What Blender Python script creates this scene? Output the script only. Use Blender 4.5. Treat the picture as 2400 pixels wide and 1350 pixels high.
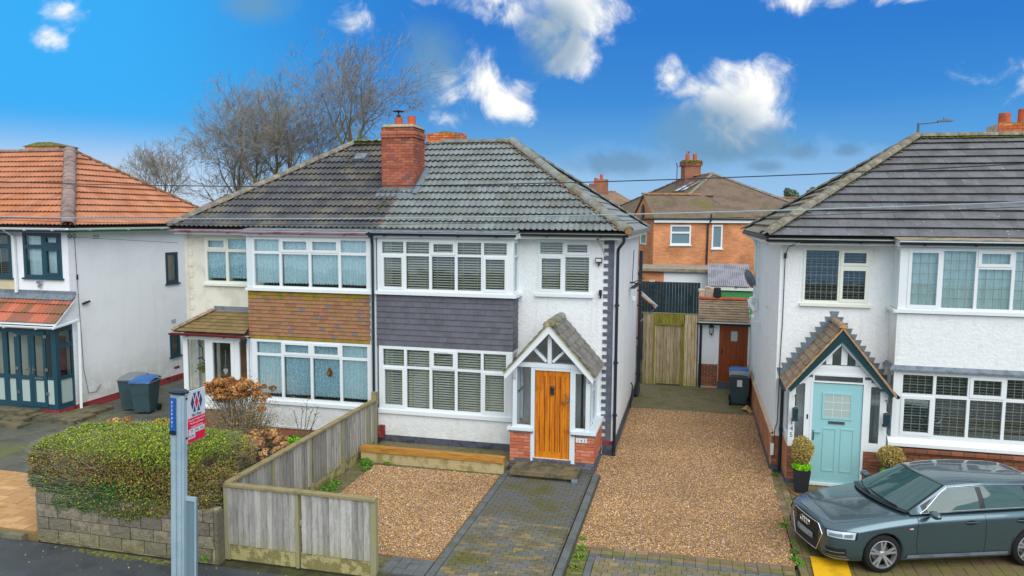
import bpy, bmesh, math, random
import numpy as np
from mathutils import Vector, Matrix
from mathutils.bvhtree import BVHTree

random.seed(7)
for o in list(bpy.data.objects):
    bpy.data.objects.remove(o)
scene = bpy.context.scene
COL = scene.collection
R = math.radians

# ------------------------------------------------------------------ camera
yaw, pitch, roll = R(-13.6734514), R(5.36446806), R(-0.39733425)
cy, sy, cp, sp = math.cos(yaw), math.sin(yaw), math.cos(pitch), math.sin(pitch)
rt = Vector((cy, -sy, 0)); fw = Vector((sy*cp, cy*cp, -sp)); dn = fw.cross(rt)
r2 = rt*math.cos(roll) + dn*math.sin(roll)
d2 = -rt*math.sin(roll) + dn*math.cos(roll)
cam = bpy.data.cameras.new('camera'); cam.lens = 26.2575; cam.sensor_width = 36
cam.clip_start = 0.1; cam.clip_end = 2000
cam_o = bpy.data.objects.new('camera', cam); COL.objects.link(cam_o)
mw = Matrix((r2, -d2, -fw)).transposed().to_4x4(); mw.translation = Vector((0, -18, 5.8))
cam_o.matrix_world = mw
scene.camera = cam_o

# ------------------------------------------------------------------ sky
SUN_EL, SUN_AZ = 44.0, 150.0       # compass-like: azimuth from +Y towards +X
world = bpy.data.worlds.new('World'); scene.world = world; world.use_nodes = True
nt = world.node_tree; nt.nodes.clear()
def N(t, **k):
    n = nt.nodes.new(t)
    for a, b in k.items():
        setattr(n, a, b)
    return n
def L(a, b): nt.links.new(a, b)
def val(op, a, b=None, c=None, clamp=False):
    n = N('ShaderNodeMath', operation=op, use_clamp=clamp)
    for i, x in enumerate((a, b, c)):
        if x is None: continue
        if isinstance(x, (int, float)): n.inputs[i].default_value = x
        else: L(x, n.inputs[i])
    return n.outputs[0]
def smooth(x, a, b, lo=0.0, hi=1.0):
    n = N('ShaderNodeMapRange', interpolation_type='SMOOTHSTEP')
    L(x, n.inputs[0])
    for i, v in zip((1, 2, 3, 4), (a, b, lo, hi)): n.inputs[i].default_value = v
    return n.outputs[0]
def mixc(f, a, b):
    n = N('ShaderNodeMix', data_type='RGBA', clamp_factor=True)
    if isinstance(f, (int, float)): n.inputs[0].default_value = f
    else: L(f, n.inputs[0])
    for s, x in ((n.inputs[6], a), (n.inputs[7], b)):
        if isinstance(x, tuple): s.default_value = (*x, 1)
        else: L(x, s)
    return n.outputs[2]
def srgb(r, g, b, k=1.0):
    f = lambda c: (c/255/12.92 if c/255 <= .04045 else ((c/255+.055)/1.055)**2.4)*k
    return (f(r), f(g), f(b))
tc = N('ShaderNodeTexCoord'); dirv = tc.outputs['Generated']
sep = N('ShaderNodeSeparateXYZ'); L(dirv, sep.inputs[0])
az = val('MULTIPLY', val('ARCTAN2', sep.outputs[0], sep.outputs[1]), 57.2958)
el = val('MULTIPLY', val('ARCSINE', sep.outputs[2]), 57.2958)
sky = N('ShaderNodeTexSky', sky_type='NISHITA', sun_disc=False, sun_elevation=R(SUN_EL), sun_rotation=R(SUN_AZ),
        air_density=1.0, dust_density=0.6, ozone_density=2.5)
skyc = N('ShaderNodeVectorMath', operation='SCALE'); L(sky.outputs[0], skyc.inputs[0]); skyc.inputs['Scale'].default_value = 0.10
skyc = skyc.outputs[0]
# polarised-looking deep blue above, pale towards the horizon
ramp = N('ShaderNodeValToRGB'); L(val('DIVIDE', el, 90.0, clamp=True), ramp.inputs[0])
er = ramp.color_ramp; er.elements[0].position = 0.0; er.elements[0].color = (*srgb(176, 200, 226), 1)
er.elements[1].position = 1.0; er.elements[1].color = (*srgb(40, 110, 200), 1)
for p, c in ((.028, srgb(142, 184, 222)), (.055, srgb(74, 146, 206)), (.095, srgb(18, 120, 198)), (.15, srgb(0, 108, 194))):
    e = er.elements.new(p); e.color = (*c, 1)
base = mixc(0.88, skyc, ramp.outputs[0])
# brighter, cyan-blue towards the left (west) side
leftness = smooth(az, -18.0, -44.0)
base = mixc(val('MULTIPLY', leftness, smooth(el, 3.0, 9.0, .55, .85)), base, srgb(56, 168, 236))
base = mixc(val('MULTIPLY', smooth(az, -26.0, -40.0), smooth(el, 7.0, 1.5, 0, .85)), base, srgb(196, 208, 222))
base = mixc(val('MULTIPLY', smooth(az, 8.0, 24.0), smooth(el, 13.0, 4.0, 0, .45)), base, srgb(70, 150, 215))
# cloud noise
cn = N('ShaderNodeTexNoise', noise_dimensions='3D'); L(dirv, cn.inputs['Vector'])
cn.inputs['Scale'].default_value = 14; cn.inputs['Detail'].default_value = 9; cn.inputs['Roughness'].default_value = .62
cn.inputs['Distortion'].default_value = 1.1
cn2 = N('ShaderNodeTexNoise', noise_dimensions='3D'); L(dirv, cn2.inputs['Vector'])
cn2.inputs['Scale'].default_value = 40; cn2.inputs['Detail'].default_value = 6; cn2.inputs['Roughness'].default_value = .6
nz = val('ADD', val('MULTIPLY', val('SUBTRACT', cn.outputs[0], .5), 2.0), val('MULTIPLY', val('SUBTRACT', cn2.outputs[0], .5), .7))
def blob(a0, e0, ra, re, amp=1.0):
    u = val('DIVIDE', val('SUBTRACT', az, a0), ra); v = val('DIVIDE', val('SUBTRACT', el, e0), re)
    d = val('SQRT', val('ADD', val('MULTIPLY', u, u), val('MULTIPLY', v, v)))
    return val('MULTIPLY', val('SUBTRACT', 1.0, d), amp), v, u
def field(lst):
    tot = None
    for b in lst:
        m, v, u = blob(*b)
        tot = m if tot is None else val('MAXIMUM', tot, m)
    return tot
white = field([(-9.40, 15.20, 4.86, 3.51, 1.60), (-9.20, 12.20, 2.56, 2.16, 1.60), (-15.00, 16.00, 6.75, 1.62), (-12.00, 15.60, 5.40, 2.16), (-16.30, 10.60, 2.03, 2.56, 1.25), (-14.20, 8.70, 2.43, 2.03, 1.25), (-18.40, 9.60, 2.43, 2.16), (-18.70, 7.20, 1.89, 1.08), (-2.00, 10.30, 1.89, 1.55), (2.60, 8.60, 4.59, 3.24, 1.70), (3.60, 6.90, 3.92, 2.43, 1.40), (-0.50, 9.40, 2.16, 1.35), (-25.6, 13.9, 2.0, 1.6, 1.1), (-43.9, 12.6, 1.5, 1.1, .85), (-45.0, 11.2, 1.3, 1.0, .8), (6.20, 15.00, 2.16, 1.08), (9.40, 14.80, 1.62, 0.68), (13.60, 14.40, 3.24, 0.68), (30.00, 9.00, 12.15, 3.38), (-70.00, 10.00, 16.20, 4.05), (22.00, 17.50, 8.10, 2.03)])
dw = smooth(val('ADD', white, val('MULTIPLY', nz, 1.3)), .06, 1.2)
# near-full cloud added out of view, overhead and behind the camera, whitening the light
fn = N('ShaderNodeTexNoise', noise_dimensions='3D'); L(dirv, fn.inputs['Vector'])
fn.inputs['Scale'].default_value = 3.2; fn.inputs['Detail'].default_value = 8; fn.inputs['Roughness'].default_value = .6
far = val('MULTIPLY', smooth(fn.outputs[0], .30, .46), smooth(sep.outputs[2], .30, .50))
far2 = val('MULTIPLY', smooth(fn.outputs[0], .32, .46), smooth(sep.outputs[1], .1, -.3))
dw = val('MAXIMUM', dw, val('MAXIMUM', far, val('MULTIPLY', far2, smooth(el, .5, 3.0))))
# shading inside the clouds: bright crests, grey lower left bodies
g_low = field([(0.2, 6.0, 5.2, 3.4), (-10.9, 13.0, 3.2, 3.6), (-19, 12.5, 3.0, 3.0, .8), (4.8, 5.4, 3.2, 1.8)])
cs = smooth(val('ADD', val('ADD', g_low, val('MULTIPLY', nz, .30)), 0.0), -.12, .55)
cw = mixc(smooth(nz, -.35, .4), srgb(196, 207, 220), srgb(252, 250, 243))
cw = mixc(val('MULTIPLY', cs, .8), cw, srgb(116, 148, 174))
gs = field([(.4, 6.2, 5.0, 3.2, 1.0), (4.2, 5.4, 3.6, 1.5, .9), (-19.6, 11.0, 3.0, 4.2, .8), (-32.0, 14.6, 3.0, 1.8, .7),
            (-10.5, 13.0, 3.0, 3.0, .7), (-30, 7.5, 3.5, 1.6, .4)])
dg = val('MULTIPLY', smooth(val('ADD', gs, val('MULTIPLY', nz, .35)), -.02, .6), .72)
lowg = field([(-5.5, 4.1, 6.5, 1.3), (7.2, 4.8, 1.9, 1.0), (4.9, 3.8, 2.2, .7), (10.2, 4.8, 1.6, .7), (20, 4.2, 5, 1.0), (2.0, 5.0, 4.5, 1.2)])
dl = val('MULTIPLY', smooth(val('ADD', lowg, val('MULTIPLY', nz, .5)), .1, .8), .6)
lowcol = srgb(96, 130, 160)
hz_ = val('MULTIPLY', smooth(val('ADD', el, val('MULTIPLY', nz, 2.2)), 5.6, 4.2), val('MULTIPLY', smooth(az, -12.0, -4.0), .55))
base = mixc(hz_, base, srgb(128, 172, 214))
c = mixc(dl, base, lowcol)
c = mixc(dg, c, srgb(104, 146, 178))
c = mixc(val('MULTIPLY', dw, .97), c, cw)
bg = N('ShaderNodeBackground'); L(c, bg.inputs[0]); bg.inputs[1].default_value = 1.0
wo = N('ShaderNodeOutputWorld'); L(bg.outputs[0], wo.inputs[0])

# ------------------------------------------------------------------ sun, exposure
sun = bpy.data.lights.new('sun', 'SUN'); sun.energy = 2.1; sun.angle = R(60); sun.color = (1.0, .975, .93)
so = bpy.data.objects.new('sun', sun); COL.objects.link(so)
sd = Vector((math.sin(R(SUN_AZ))*math.cos(R(SUN_EL)), math.cos(R(SUN_AZ))*math.cos(R(SUN_EL)), math.sin(R(SUN_EL))))
so.rotation_mode = 'QUATERNION'; so.rotation_quaternion = sd.to_track_quat('Z', 'Y')
scene.view_settings.view_transform = 'Standard'; scene.view_settings.look = 'None'
scene.view_settings.exposure = 0.25; scene.view_settings.gamma = 1.0
scene.view_settings.use_curve_mapping = False
scene.render.engine = 'CYCLES'
scene.cycles.max_bounces = 8; scene.cycles.transparent_max_bounces = 16

# ------------------------------------------------------------------ materials
def mat(name, col, col2=None, ns=3.0, lo=.45, hi=.62, rough=.8, fine=.12, fs=40, bump=0.0, bs=60, rand=0.0,
        metal=0.0, spec=.3, streak=None, col3=None, ns3=.7, lo3=.55, hi3=.7, coat=0.0, attr=False, dots=None, stretch=None, zfade=None, rcols=None):
    m = bpy.data.materials.new(name); m.use_nodes = True
    t = m.node_tree; b = t.nodes['Principled BSDF']
    def nn(ty, **k):
        n = t.nodes.new(ty)
        for a, v in k.items(): setattr(n, a, v)
        return n
    lk = t.links.new
    def mth(op, a, b_):
        n = nn('ShaderNodeMath', operation=op)
        for i, x in enumerate((a, b_)):
            if isinstance(x, (int, float)): n.inputs[i].default_value = x
            else: lk(x, n.inputs[i])
        return n.outputs[0]
    def mx(f, a, c_, blend='MIX'):
        n = nn('ShaderNodeMix', data_type='RGBA', blend_type=blend)
        if isinstance(f, (int, float)): n.inputs[0].default_value = f
        else: lk(f, n.inputs[0])
        for s, x in ((n.inputs[6], a), (n.inputs[7], c_)):
            if isinstance(x, tuple): s.default_value = (*x, 1)
            else: lk(x, s)
        return n.outputs[2]
    geo = nn('ShaderNodeNewGeometry'); pos = geo.outputs['Position']
    if stretch:
        mp = nn('ShaderNodeMapping'); lk(pos, mp.inputs[0]); mp.inputs['Scale'].default_value = stretch; spos = mp.outputs[0]
    else: spos = pos
    def noi(scale, detail=5, p=None):
        n = nn('ShaderNodeTexNoise'); lk(p or spos, n.inputs['Vector']); n.inputs['Scale'].default_value = scale
        n.inputs['Detail'].default_value = detail; n.inputs['Roughness'].default_value = .6; return n.outputs[0]
    def mr(x, a, b_, c_, d):
        n = nn('ShaderNodeMapRange', interpolation_type='SMOOTHSTEP'); lk(x, n.inputs[0])
        for i, v in zip((1, 2, 3, 4), (a, b_, c_, d)): n.inputs[i].default_value = v
        return n.outputs[0]
    c = col
    if rcols:   # discrete per-object colours
        oi = nn('ShaderNodeObjectInfo'); rr = nn('ShaderNodeValToRGB'); lk(oi.outputs['Random'], rr.inputs[0])
        rr.color_ramp.interpolation = 'CONSTANT'; els = rr.color_ramp.elements
        els[0].position = 0; els[0].color = (*rcols[0], 1); els[1].position = 1/len(rcols); els[1].color = (*rcols[1], 1)
        for i in range(2, len(rcols)):
            e = els.new(i/len(rcols)); e.color = (*rcols[i], 1)
        c = rr.outputs[0]
    if attr:
        at = nn('ShaderNodeAttribute', attribute_name='col'); c = at.outputs['Color']
    if col2: c = mx(mr(noi(ns), lo, hi, 0, 1), c, col2)
    if col3: c = mx(mr(noi(ns3, 6, pos), lo3, hi3, 0, 1), c, col3)
    if streak:  # rain streaks: (colour, amount)
        mp2 = nn('ShaderNodeMapping'); lk(pos, mp2.inputs[0]); mp2.inputs['Scale'].default_value = (7, 7, .45)
        c = mx(mr(noi(1.0, 4, mp2.outputs[0]), .54, .74, 0, streak[1]), c, streak[0])
    if zfade:   # wear or algae with its own band of height: (z0, z1, colour, amount)
        sx = nn('ShaderNodeSeparateXYZ'); lk(pos, sx.inputs[0])
        f = mth('MULTIPLY', mr(sx.outputs[2], zfade[0], zfade[1], zfade[3], 0), mr(noi(4), .3, .6, .2, 1.0))
        c = mx(f, c, zfade[2])
    if dots:    # small lichen spots: (scale, threshold, colour)
        v = nn('ShaderNodeTexVoronoi'); lk(pos, v.inputs['Vector']); v.inputs['Scale'].default_value = dots[0]
        c = mx(mr(v.outputs['Distance'], dots[1]*.6, dots[1], 1, 0), c, dots[2])
    if fine or rand:
        f = mr(noi(fs, 4), .25, .75, 1-fine, 1+fine)
        if rand:
            oi = nn('ShaderNodeObjectInfo'); f = mth('MULTIPLY', f, mr(oi.outputs['Random'], 0, 1, 1-rand, 1+rand))
        n = nn('ShaderNodeVectorMath', operation='SCALE')
        if isinstance(c, tuple): n.inputs[0].default_value = c
        else: lk(c, n.inputs[0])
        lk(f, n.inputs['Scale']); c = n.outputs[0]
    if isinstance(c, tuple): b.inputs['Base Color'].default_value = (*c, 1)
    else: lk(c, b.inputs['Base Color'])
    b.inputs['Roughness'].default_value = rough; b.inputs['Metallic'].default_value = metal
    b.inputs['Specular IOR Level'].default_value = spec; b.inputs['Coat Weight'].default_value = coat
    b.inputs['Coat Roughness'].default_value = .03
    if bump:
        bn = nn('ShaderNodeBump'); bn.inputs['Strength'].default_value = 1.0; bn.inputs['Distance'].default_value = bump
        lk(noi(bs, 4), bn.inputs['Height']); lk(bn.outputs[0], b.inputs['Normal'])
    return m

def glass(name, tint, refl=.16, tr=.8):
    m = bpy.data.materials.new(name); m.use_nodes = True; t = m.node_tree; t.nodes.clear()
    o = t.nodes.new('ShaderNodeOutputMaterial'); mx = t.nodes.new('ShaderNodeMixShader')
    tb = t.nodes.new('ShaderNodeBsdfTransparent'); tb.inputs[0].default_value = (*[c*tr for c in tint], 1)
    gl = t.nodes.new('ShaderNodeBsdfGlossy'); gl.inputs['Roughness'].default_value = .015; gl.inputs[0].default_value = (.95, 1, 1, 1)
    lw = t.nodes.new('ShaderNodeLayerWeight'); lw.inputs[0].default_value = .35
    mr = t.nodes.new('ShaderNodeMapRange'); mr.inputs[3].default_value = refl; mr.inputs[4].default_value = .9
    bp = t.nodes.new('ShaderNodeBump'); bp.inputs['Distance'].default_value = .004
    ns = t.nodes.new('ShaderNodeTexNoise'); ns.inputs['Scale'].default_value = 1.3; ge = t.nodes.new('ShaderNodeNewGeometry')
    k = t.links.new
    k(ge.outputs['Position'], ns.inputs['Vector']); k(ns.outputs[0], bp.inputs['Height']); k(bp.outputs[0], gl.inputs['Normal'])
    k(lw.outputs['Fresnel'], mr.inputs[0]); k(mr.outputs[0], mx.inputs[0]); k(tb.outputs[0], mx.inputs[1]); k(gl.outputs[0], mx.inputs[2]); k(mx.outputs[0], o.inputs[0])
    return m

def brickmat(name, cols, mortar, axis='y', sc=1.0, patch=None):
    m = bpy.data.materials.new(name); m.use_nodes = True; t = m.node_tree; b = t.nodes['Principled BSDF']; k = t.links.new
    ge = t.nodes.new('ShaderNodeNewGeometry'); sx = t.nodes.new('ShaderNodeSeparateXYZ'); cb = t.nodes.new('ShaderNodeCombineXYZ')
    k(ge.outputs['Position'], sx.inputs[0]); k(sx.outputs[0 if axis == 'y' else 1], cb.inputs[0]); k(sx.outputs[2], cb.inputs[1])
    br = t.nodes.new('ShaderNodeTexBrick'); k(cb.outputs[0], br.inputs['Vector'])
    br.inputs['Color1'].default_value = (*cols[0], 1); br.inputs['Color2'].default_value = (*cols[1], 1); br.inputs['Mortar'].default_value = (*mortar, 1)
    br.inputs['Scale'].default_value = 1/sc; br.inputs['Brick Width'].default_value = .225; br.inputs['Row Height'].default_value = .075
    br.inputs['Mortar Size'].default_value = .008; br.inputs['Bias'].default_value = -.1
    n = t.nodes.new('ShaderNodeTexNoise'); n.inputs['Scale'].default_value = 1.1; n.inputs['Detail'].default_value = 6; k(ge.outputs['Position'], n.inputs['Vector'])
    mr = t.nodes.new('ShaderNodeMapRange'); mr.inputs[1].default_value = .35; mr.inputs[2].default_value = .7; mr.inputs[3].default_value = .75; mr.inputs[4].default_value = 1.2
    k(n.outputs[0], mr.inputs[0]); sc_ = t.nodes.new('ShaderNodeVectorMath'); sc_.operation = 'SCALE'
    k(br.outputs['Color'], sc_.inputs[0]); k(mr.outputs[0], sc_.inputs['Scale']); k(sc_.outputs[0], b.inputs['Base Color'])
    b.inputs['Roughness'].default_value = .9; b.inputs['Specular IOR Level'].default_value = .2
    bp = t.nodes.new('ShaderNodeBump'); bp.inputs['Distance'].default_value = .008; bp.invert = True
    k(br.outputs['Fac'], bp.inputs['Height']); k(bp.outputs[0], b.inputs['Normal'])
    return m

S = srgb
MT = {}
def MM(key, *a, **k): MT[key] = mat(key, *a, **k)
MM('white_render', S(234,239,242), S(220,226,229), ns=9, lo=.5, hi=.72, bump=.014, bs=15, fine=.05, fs=18, rough=.9, col3=S(216,218,212), ns3=.8, lo3=.58, hi3=.8, zfade=(.25,.9,S(188,186,172),.4), streak=(S(198,203,200),.4))
MM('white_smooth', S(240,245,250), S(236,241,246), ns=1.2, bump=.004, bs=12, fine=.04, rough=.9, zfade=(.2,1.6,S(176,176,160),.5), streak=(S(222,228,230),.3))
MM('cream_render', S(222,221,208), S(206,204,190), ns=2, bump=.003, bs=20, fine=.04, rough=.9)
MM('cream_dirty', S(214,204,172), S(196,184,150), ns=1.0, fine=.05)
MM('plinth_grey', S(86,90,104), S(66,72,84), ns=5, bump=.01, bs=25, rough=.85, col3=S(84,88,80), ns3=3, lo3=.5, hi3=.7)
MM('quoin_grey', S(100,105,120), S(88,94,110), ns=8, bump=.012, bs=18)
MM('red_plinth', S(150,62,66), S(110,48,50), ns=4, bump=.004, bs=30, fine=.1)
MM('upvc', S(228,236,240), fine=.02, rough=.35, spec=.5)
MM('upvc_white_painted', S(214,226,234), fine=.02, rough=.4, spec=.4)
MM('upvc_cream', S(228,232,222), fine=.02, rough=.4, spec=.4)
MM('teal_frame', S(32,72,88), fine=.03, rough=.35, spec=.5)
MM('black_gutter', S(30,42,52), fine=.05, rough=.35, spec=.5)
MM('maroon_gutter', S(176,142,158), S(150,90,104), ns=1.5, fine=.05, rough=.5)
MM('dark_red_gutter', S(118,44,48), fine=.05, rough=.4)
MM('lead', S(118,130,142), S(100,110,118), ns=6, rough=.55, fine=.1)
MM('roof_deck', (.03,.03,.03))
MM('tile_grey_green', S(126,135,137), S(118,124,121), ns=2.2, rand=.13, rough=.75, fine=.12, fs=70, bump=.004, bs=80, col3=S(134,126,104), ns3=1.1, lo3=.6, hi3=.85)
MM('tile_dark', S(84,86,92), S(104,102,96), ns=1.4, rand=.13, rough=.7, fine=.14, fs=70, bump=.004, bs=80, col3=S(110,106,66), ns3=.9, lo3=.6, hi3=.8)
MM('tile_orange', S(184,128,100), S(172,114,86), ns=1.5, rand=.09, rough=.85, fine=.08, fs=70, bump=.003, bs=80, col3=S(196,128,76), ns3=.6, lo3=.55, hi3=.75)
MM('tile_slate', S(106,108,113), S(94,95,98), ns=2.5, rand=.12, rough=.6, fine=.12, fs=60, bump=.004, bs=50, dots=(5.0,.10,S(170,175,175)), col3=S(98,98,80), ns3=1.3, lo3=.6, hi3=.8)
MM('tile_slate_lichen', S(134,128,114), S(112,110,100), ns=2.5, fine=.2, fs=20, rough=.9, col3=S(120,118,76), ns3=1.5, lo3=.58, hi3=.75)
MM('ridge_grey', S(128,134,132), S(116,112,92), ns=3, rand=.08, fine=.12)
MM('ridge_lichen', S(122,118,110), S(150,142,122), ns=9, rand=.08, fine=.2, col3=S(116,112,74), ns3=3, lo3=.55, hi3=.7)
MM('ridge_mauve', S(150,132,126), S(124,108,108), ns=4, rand=.1, fine=.15)
MM('mortar_orange', S(160,118,78), S(130,104,80), ns=9, fine=.2)
MM('moss', S(140,150,40), S(104,112,44), ns=14, fine=.3, rough=1, bump=.01, bs=60)
MM('moss_dark', S(84,88,52), S(120,124,60), ns=12, fine=.3, rough=1)
MM('porch_tile_grey', S(124,122,118), S(104,102,98), ns=5, rand=.12, fine=.12, bump=.003, bs=60)
MM('porch_tile_brown', S(150,128,104), S(124,112,96), ns=5, rand=.12, fine=.12, bump=.003, bs=60)
MM('porch_tile_moss', S(130,108,74), S(118,106,66), ns=4, rand=.1, fine=.15)
MM('porch_tile_red', S(196,104,72), S(150,92,70), ns=3, rcols=[S(186,110,84),S(174,102,76),S(150,100,82),S(190,116,92),S(132,98,74)], lo=.6, hi=.8, fine=.12)
MM('hung_tile', S(164,120,86), S(140,108,76), ns=4, lo=.6, hi=.8, rcols=[S(152,114,84),S(160,118,86),S(144,108,84),S(154,120,80),S(164,110,90),S(144,102,80),S(154,116,92),S(138,110,82),S(158,116,80),S(148,116,90),S(116,108,110)], rand=.05, fine=.1, rough=.85)
MM('hung_tile_moss', S(150,122,50), S(128,120,52), ns=5, rand=.12, fine=.15, rough=.9)
MM('slate_hung', S(101,103,113), S(94,96,104), ns=3, rand=.07, fine=.08, fs=90, rough=.7)
MM('brick_red', S(186,104,76), rcols=[S(200,120,92),S(190,108,80),S(206,130,104),S(178,100,78),S(196,122,94)], col2=S(160,96,76), ns=9, lo=.6, hi=.8, fine=.15, bump=.003, bs=60, rand=.05, rough=.9)
MM('brick_blue', S(92,98,110), rcols=[S(92,98,110),S(82,88,100),S(104,108,116),S(88,92,98)], fine=.12, rand=.05, rough=.7)
MM('brick_chimney', S(170,92,70), rcols=[S(176,100,78),S(164,90,70),S(186,112,88),S(154,90,76),S(180,104,78),S(128,88,84),S(170,104,84)], col2=S(134,94,84), ns=5, lo=.55, hi=.8, fine=.18, bump=.004, bs=60, rand=.06, rough=.95)
MM('brick_orange', S(206,118,70), rcols=[S(206,118,70),S(192,102,60),S(214,132,84)], fine=.18, rand=.05, rough=.95, col3=S(130,124,60), ns3=3, lo3=.6, hi3=.75)
MM('brick_brown', S(146,98,74), rcols=[S(150,96,70),S(138,90,68),S(158,104,82),S(128,90,74)], fine=.15, rand=.05, rough=.9)
MM('mortar', S(206,184,160), S(180,160,140), ns=9, fine=.15)
MM('mortar_dark', S(96,96,96), fine=.15)
MM('terracotta', S(196,98,66), S(170,84,60), ns=6, fine=.12, rough=.85)
MM('oak_door', S(214,130,26), S(180,98,20), ns=2.4, lo=.4, hi=.62, stretch=(9,9,.6), fine=.18, fs=20, rough=.55, col3=S(112,66,28), ns3=3, lo3=.52, hi3=.78)
MM('door_groove_shade', S(104,62,20), fine=.1, rough=.7)  # dark oak stands in for shade in the grooves between the door boards
MM('red_door', S(146,74,38), S(128,62,32), ns=3, stretch=(6,6,.6), fine=.1, rough=.5)
MM('brown_wood', S(166,104,58), S(140,86,48), ns=3, stretch=(6,6,.6), fine=.1, rough=.6)
MM('mint_door', S(150,202,208), fine=.02, rough=.4, spec=.4, dots=(5,.05,S(160,205,205)))
MM('dark_teal_paint', S(14,58,66), fine=.1, rough=.4, spec=.5)
MM('chrome', S(200,205,210), metal=1, rough=.25, fine=0)
MM('dark_metal', S(40,42,44), rough=.5, fine=.05, spec=.5)
MM('fence_wood', S(166,166,162), S(148,146,140), ns=3, stretch=(6,6,.8), rand=.24, fine=.15, fs=20, rough=.9, bump=.003, bs=20, col3=S(176,178,180), ns3=5, lo3=.6, hi3=.75, zfade=(0,.5,S(150,148,96),.7))
MM('fence_cap', S(148,136,100), S(128,122,88), ns=4, fine=.2, rough=.95)
MM('fence_post_green', S(150,148,108), S(148,144,126), ns=4, fine=.2, rough=.95, stretch=(4,4,1))
MM('gravel_board', S(172,164,116), S(132,126,82), ns=6, lo=.45, hi=.55, fine=.2, bump=.01, bs=12)
MM('gate_wood', S(192,174,140), S(160,138,104), ns=3, stretch=(10,10,.8), rand=.28, fine=.15, fs=20, rough=.9, zfade=(0,.5,S(150,150,50),.7), col3=S(166,160,104), ns3=2, lo3=.58, hi3=.8)
MM('gate_wood_green', S(146,140,58), S(120,112,50), ns=4, stretch=(8,8,1), rand=.1, fine=.15, rough=.95)
MM('black_fence_paint', S(28,50,58), S(40,62,68), ns=3, fine=.2, rough=.7, rand=.1)
MM('sleeper', S(186,136,62), S(156,108,48), ns=3, stretch=(.8,8,8), fine=.12, fs=20, rough=.8, col3=S(120,92,50), ns3=6, lo3=.66, hi3=.78)
MM('sleeper_board', S(186,170,128), S(150,138,92), ns=4, fine=.12)
MM('stone_block', S(130,124,110), rcols=[S(134,128,114),S(120,116,104),S(140,132,116),S(112,108,98)], col2=S(112,108,92), ns=7, fine=.22, bump=.03, bs=12, rough=.95, zfade=(-.1,.4,S(126,124,80),.6), rand=.05)
MM('stone_mortar', S(196,186,150), S(146,138,108), ns=5, fine=.15)
MM('tarmac', S(72,78,82), S(60,66,70), ns=1.2, fine=.12, fs=90, bump=.004, bs=120, rough=.55, spec=.4, col3=S(84,86,66), ns3=.6, lo3=.62, hi3=.8)
MM('tarmac_old', S(92,94,84), S(78,80,74), ns=1.5, fine=.12, fs=90, rough=.8, col3=S(98,104,66), ns3=.7, lo3=.5, hi3=.68)
MM('mossy_concrete', S(112,104,80), S(98,98,62), ns=1.8, fine=.3, fs=14, rough=.9, col3=S(116,108,90), ns3=2.5, lo3=.55, hi3=.75)
MM('kerb_stone', S(120,116,96), S(100,100,74), ns=4, fine=.15)
MM('weedy_soil', S(62,60,48), S(74,78,44), ns=4, fine=.25, rough=1, bump=.01, bs=30)
MM('soil', S(70,56,42), S(86,70,50), ns=4, fine=.3, rough=1, bump=.02, bs=20)
MM('step_stone', S(116,106,80), S(80,80,66), ns=4, lo=.4, hi=.6, fine=.2, fs=30, rough=.85, bump=.006, bs=30)
MM('ochre_slab', S(196,154,104), rcols=[S(194,154,106),S(184,142,96),S(202,162,114),S(178,140,98)], col2=S(180,140,90), ns=3, fine=.12, rand=.04)
MM('ochre_joint', S(128,110,70), fine=.2)
MM('paver', S(96,100,100), rcols=[S(104,106,104),S(112,112,106),S(98,100,98),S(122,114,94),S(110,106,94),S(102,106,108),S(140,122,84),S(116,108,88)], col2=S(98,94,74), ns=1.6, lo=.45, hi=.65, fine=.15, fs=40, rand=.05, rough=.8, col3=S(92,90,48), ns3=.9, lo3=.5, hi3=.7)
MM('paver_dark', S(98,104,106), S(90,94,88), ns=3, fine=.15, rand=.08, rough=.75)
MM('paver_tan', S(132,122,96), rcols=[S(132,122,96),S(118,112,100),S(142,128,98),S(106,106,104),S(124,112,84)], col2=S(108,106,70), ns=2, fine=.15, rand=.05, rough=.85)
MM('paver_edge', S(130,112,88), rcols=[S(130,112,88),S(118,104,86),S(112,98,72),S(138,118,96)], col2=S(110,108,60), ns=3, fine=.15, rand=.05)
MM('paver_joint', S(66,66,50), S(80,84,44), ns=4, fine=.2)
MM('gravel_base', S(140,108,76), S(172,136,92), ns=40, fine=.35, fs=55, rough=.95, bump=.02, bs=45, col3=S(128,100,76), ns3=.8, lo3=.55, hi3=.8)
MM('pebble', S(180,140,100), attr=True, fine=.05, rough=.75, spec=.35)
MM('leaf', S(100,120,40), attr=True, fine=.1, rough=.65, spec=.3)
MM('bark', S(118,110,90), S(108,108,72), ns=1.2, fine=.2, rough=.95)
MM('twig', S(142,136,126), fine=.2, rough=.95)
MM('bin_grey', S(56,80,88), S(50,72,80), ns=3, fine=.06, rough=.5, spec=.4)
MM('bin_lid_blue', S(34,96,166), fine=.05, rough=.4, spec=.5)
MM('bin_lid_grey', S(112,122,130), fine=.06, rough=.45, spec=.5)
MM('rubber', S(26,28,30), fine=.1, rough=.8)
MM('sticker', S(220,224,226), fine=.03)
MM('post_grey', S(158,182,196), S(148,172,186), ns=2, fine=.04, rough=.45, spec=.4)
MM('panel_grey', S(108,134,146), fine=.03, rough=.5)
MM('sign_white', S(206,218,226), fine=.01, rough=.4)
MM('sign_red', S(222,26,74), fine=.01, rough=.4)
MM('sign_navy', S(50,66,122), fine=.01, rough=.4)
MM('sign_blue', S(28,94,176), fine=.02, rough=.4)
MM('text_grey', S(96,106,124), fine=0, rough=.5)
MM('text_white', S(244,206,214), fine=0, rough=.5)
MM('text_black', S(34,40,56), fine=0, rough=.5)
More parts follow.
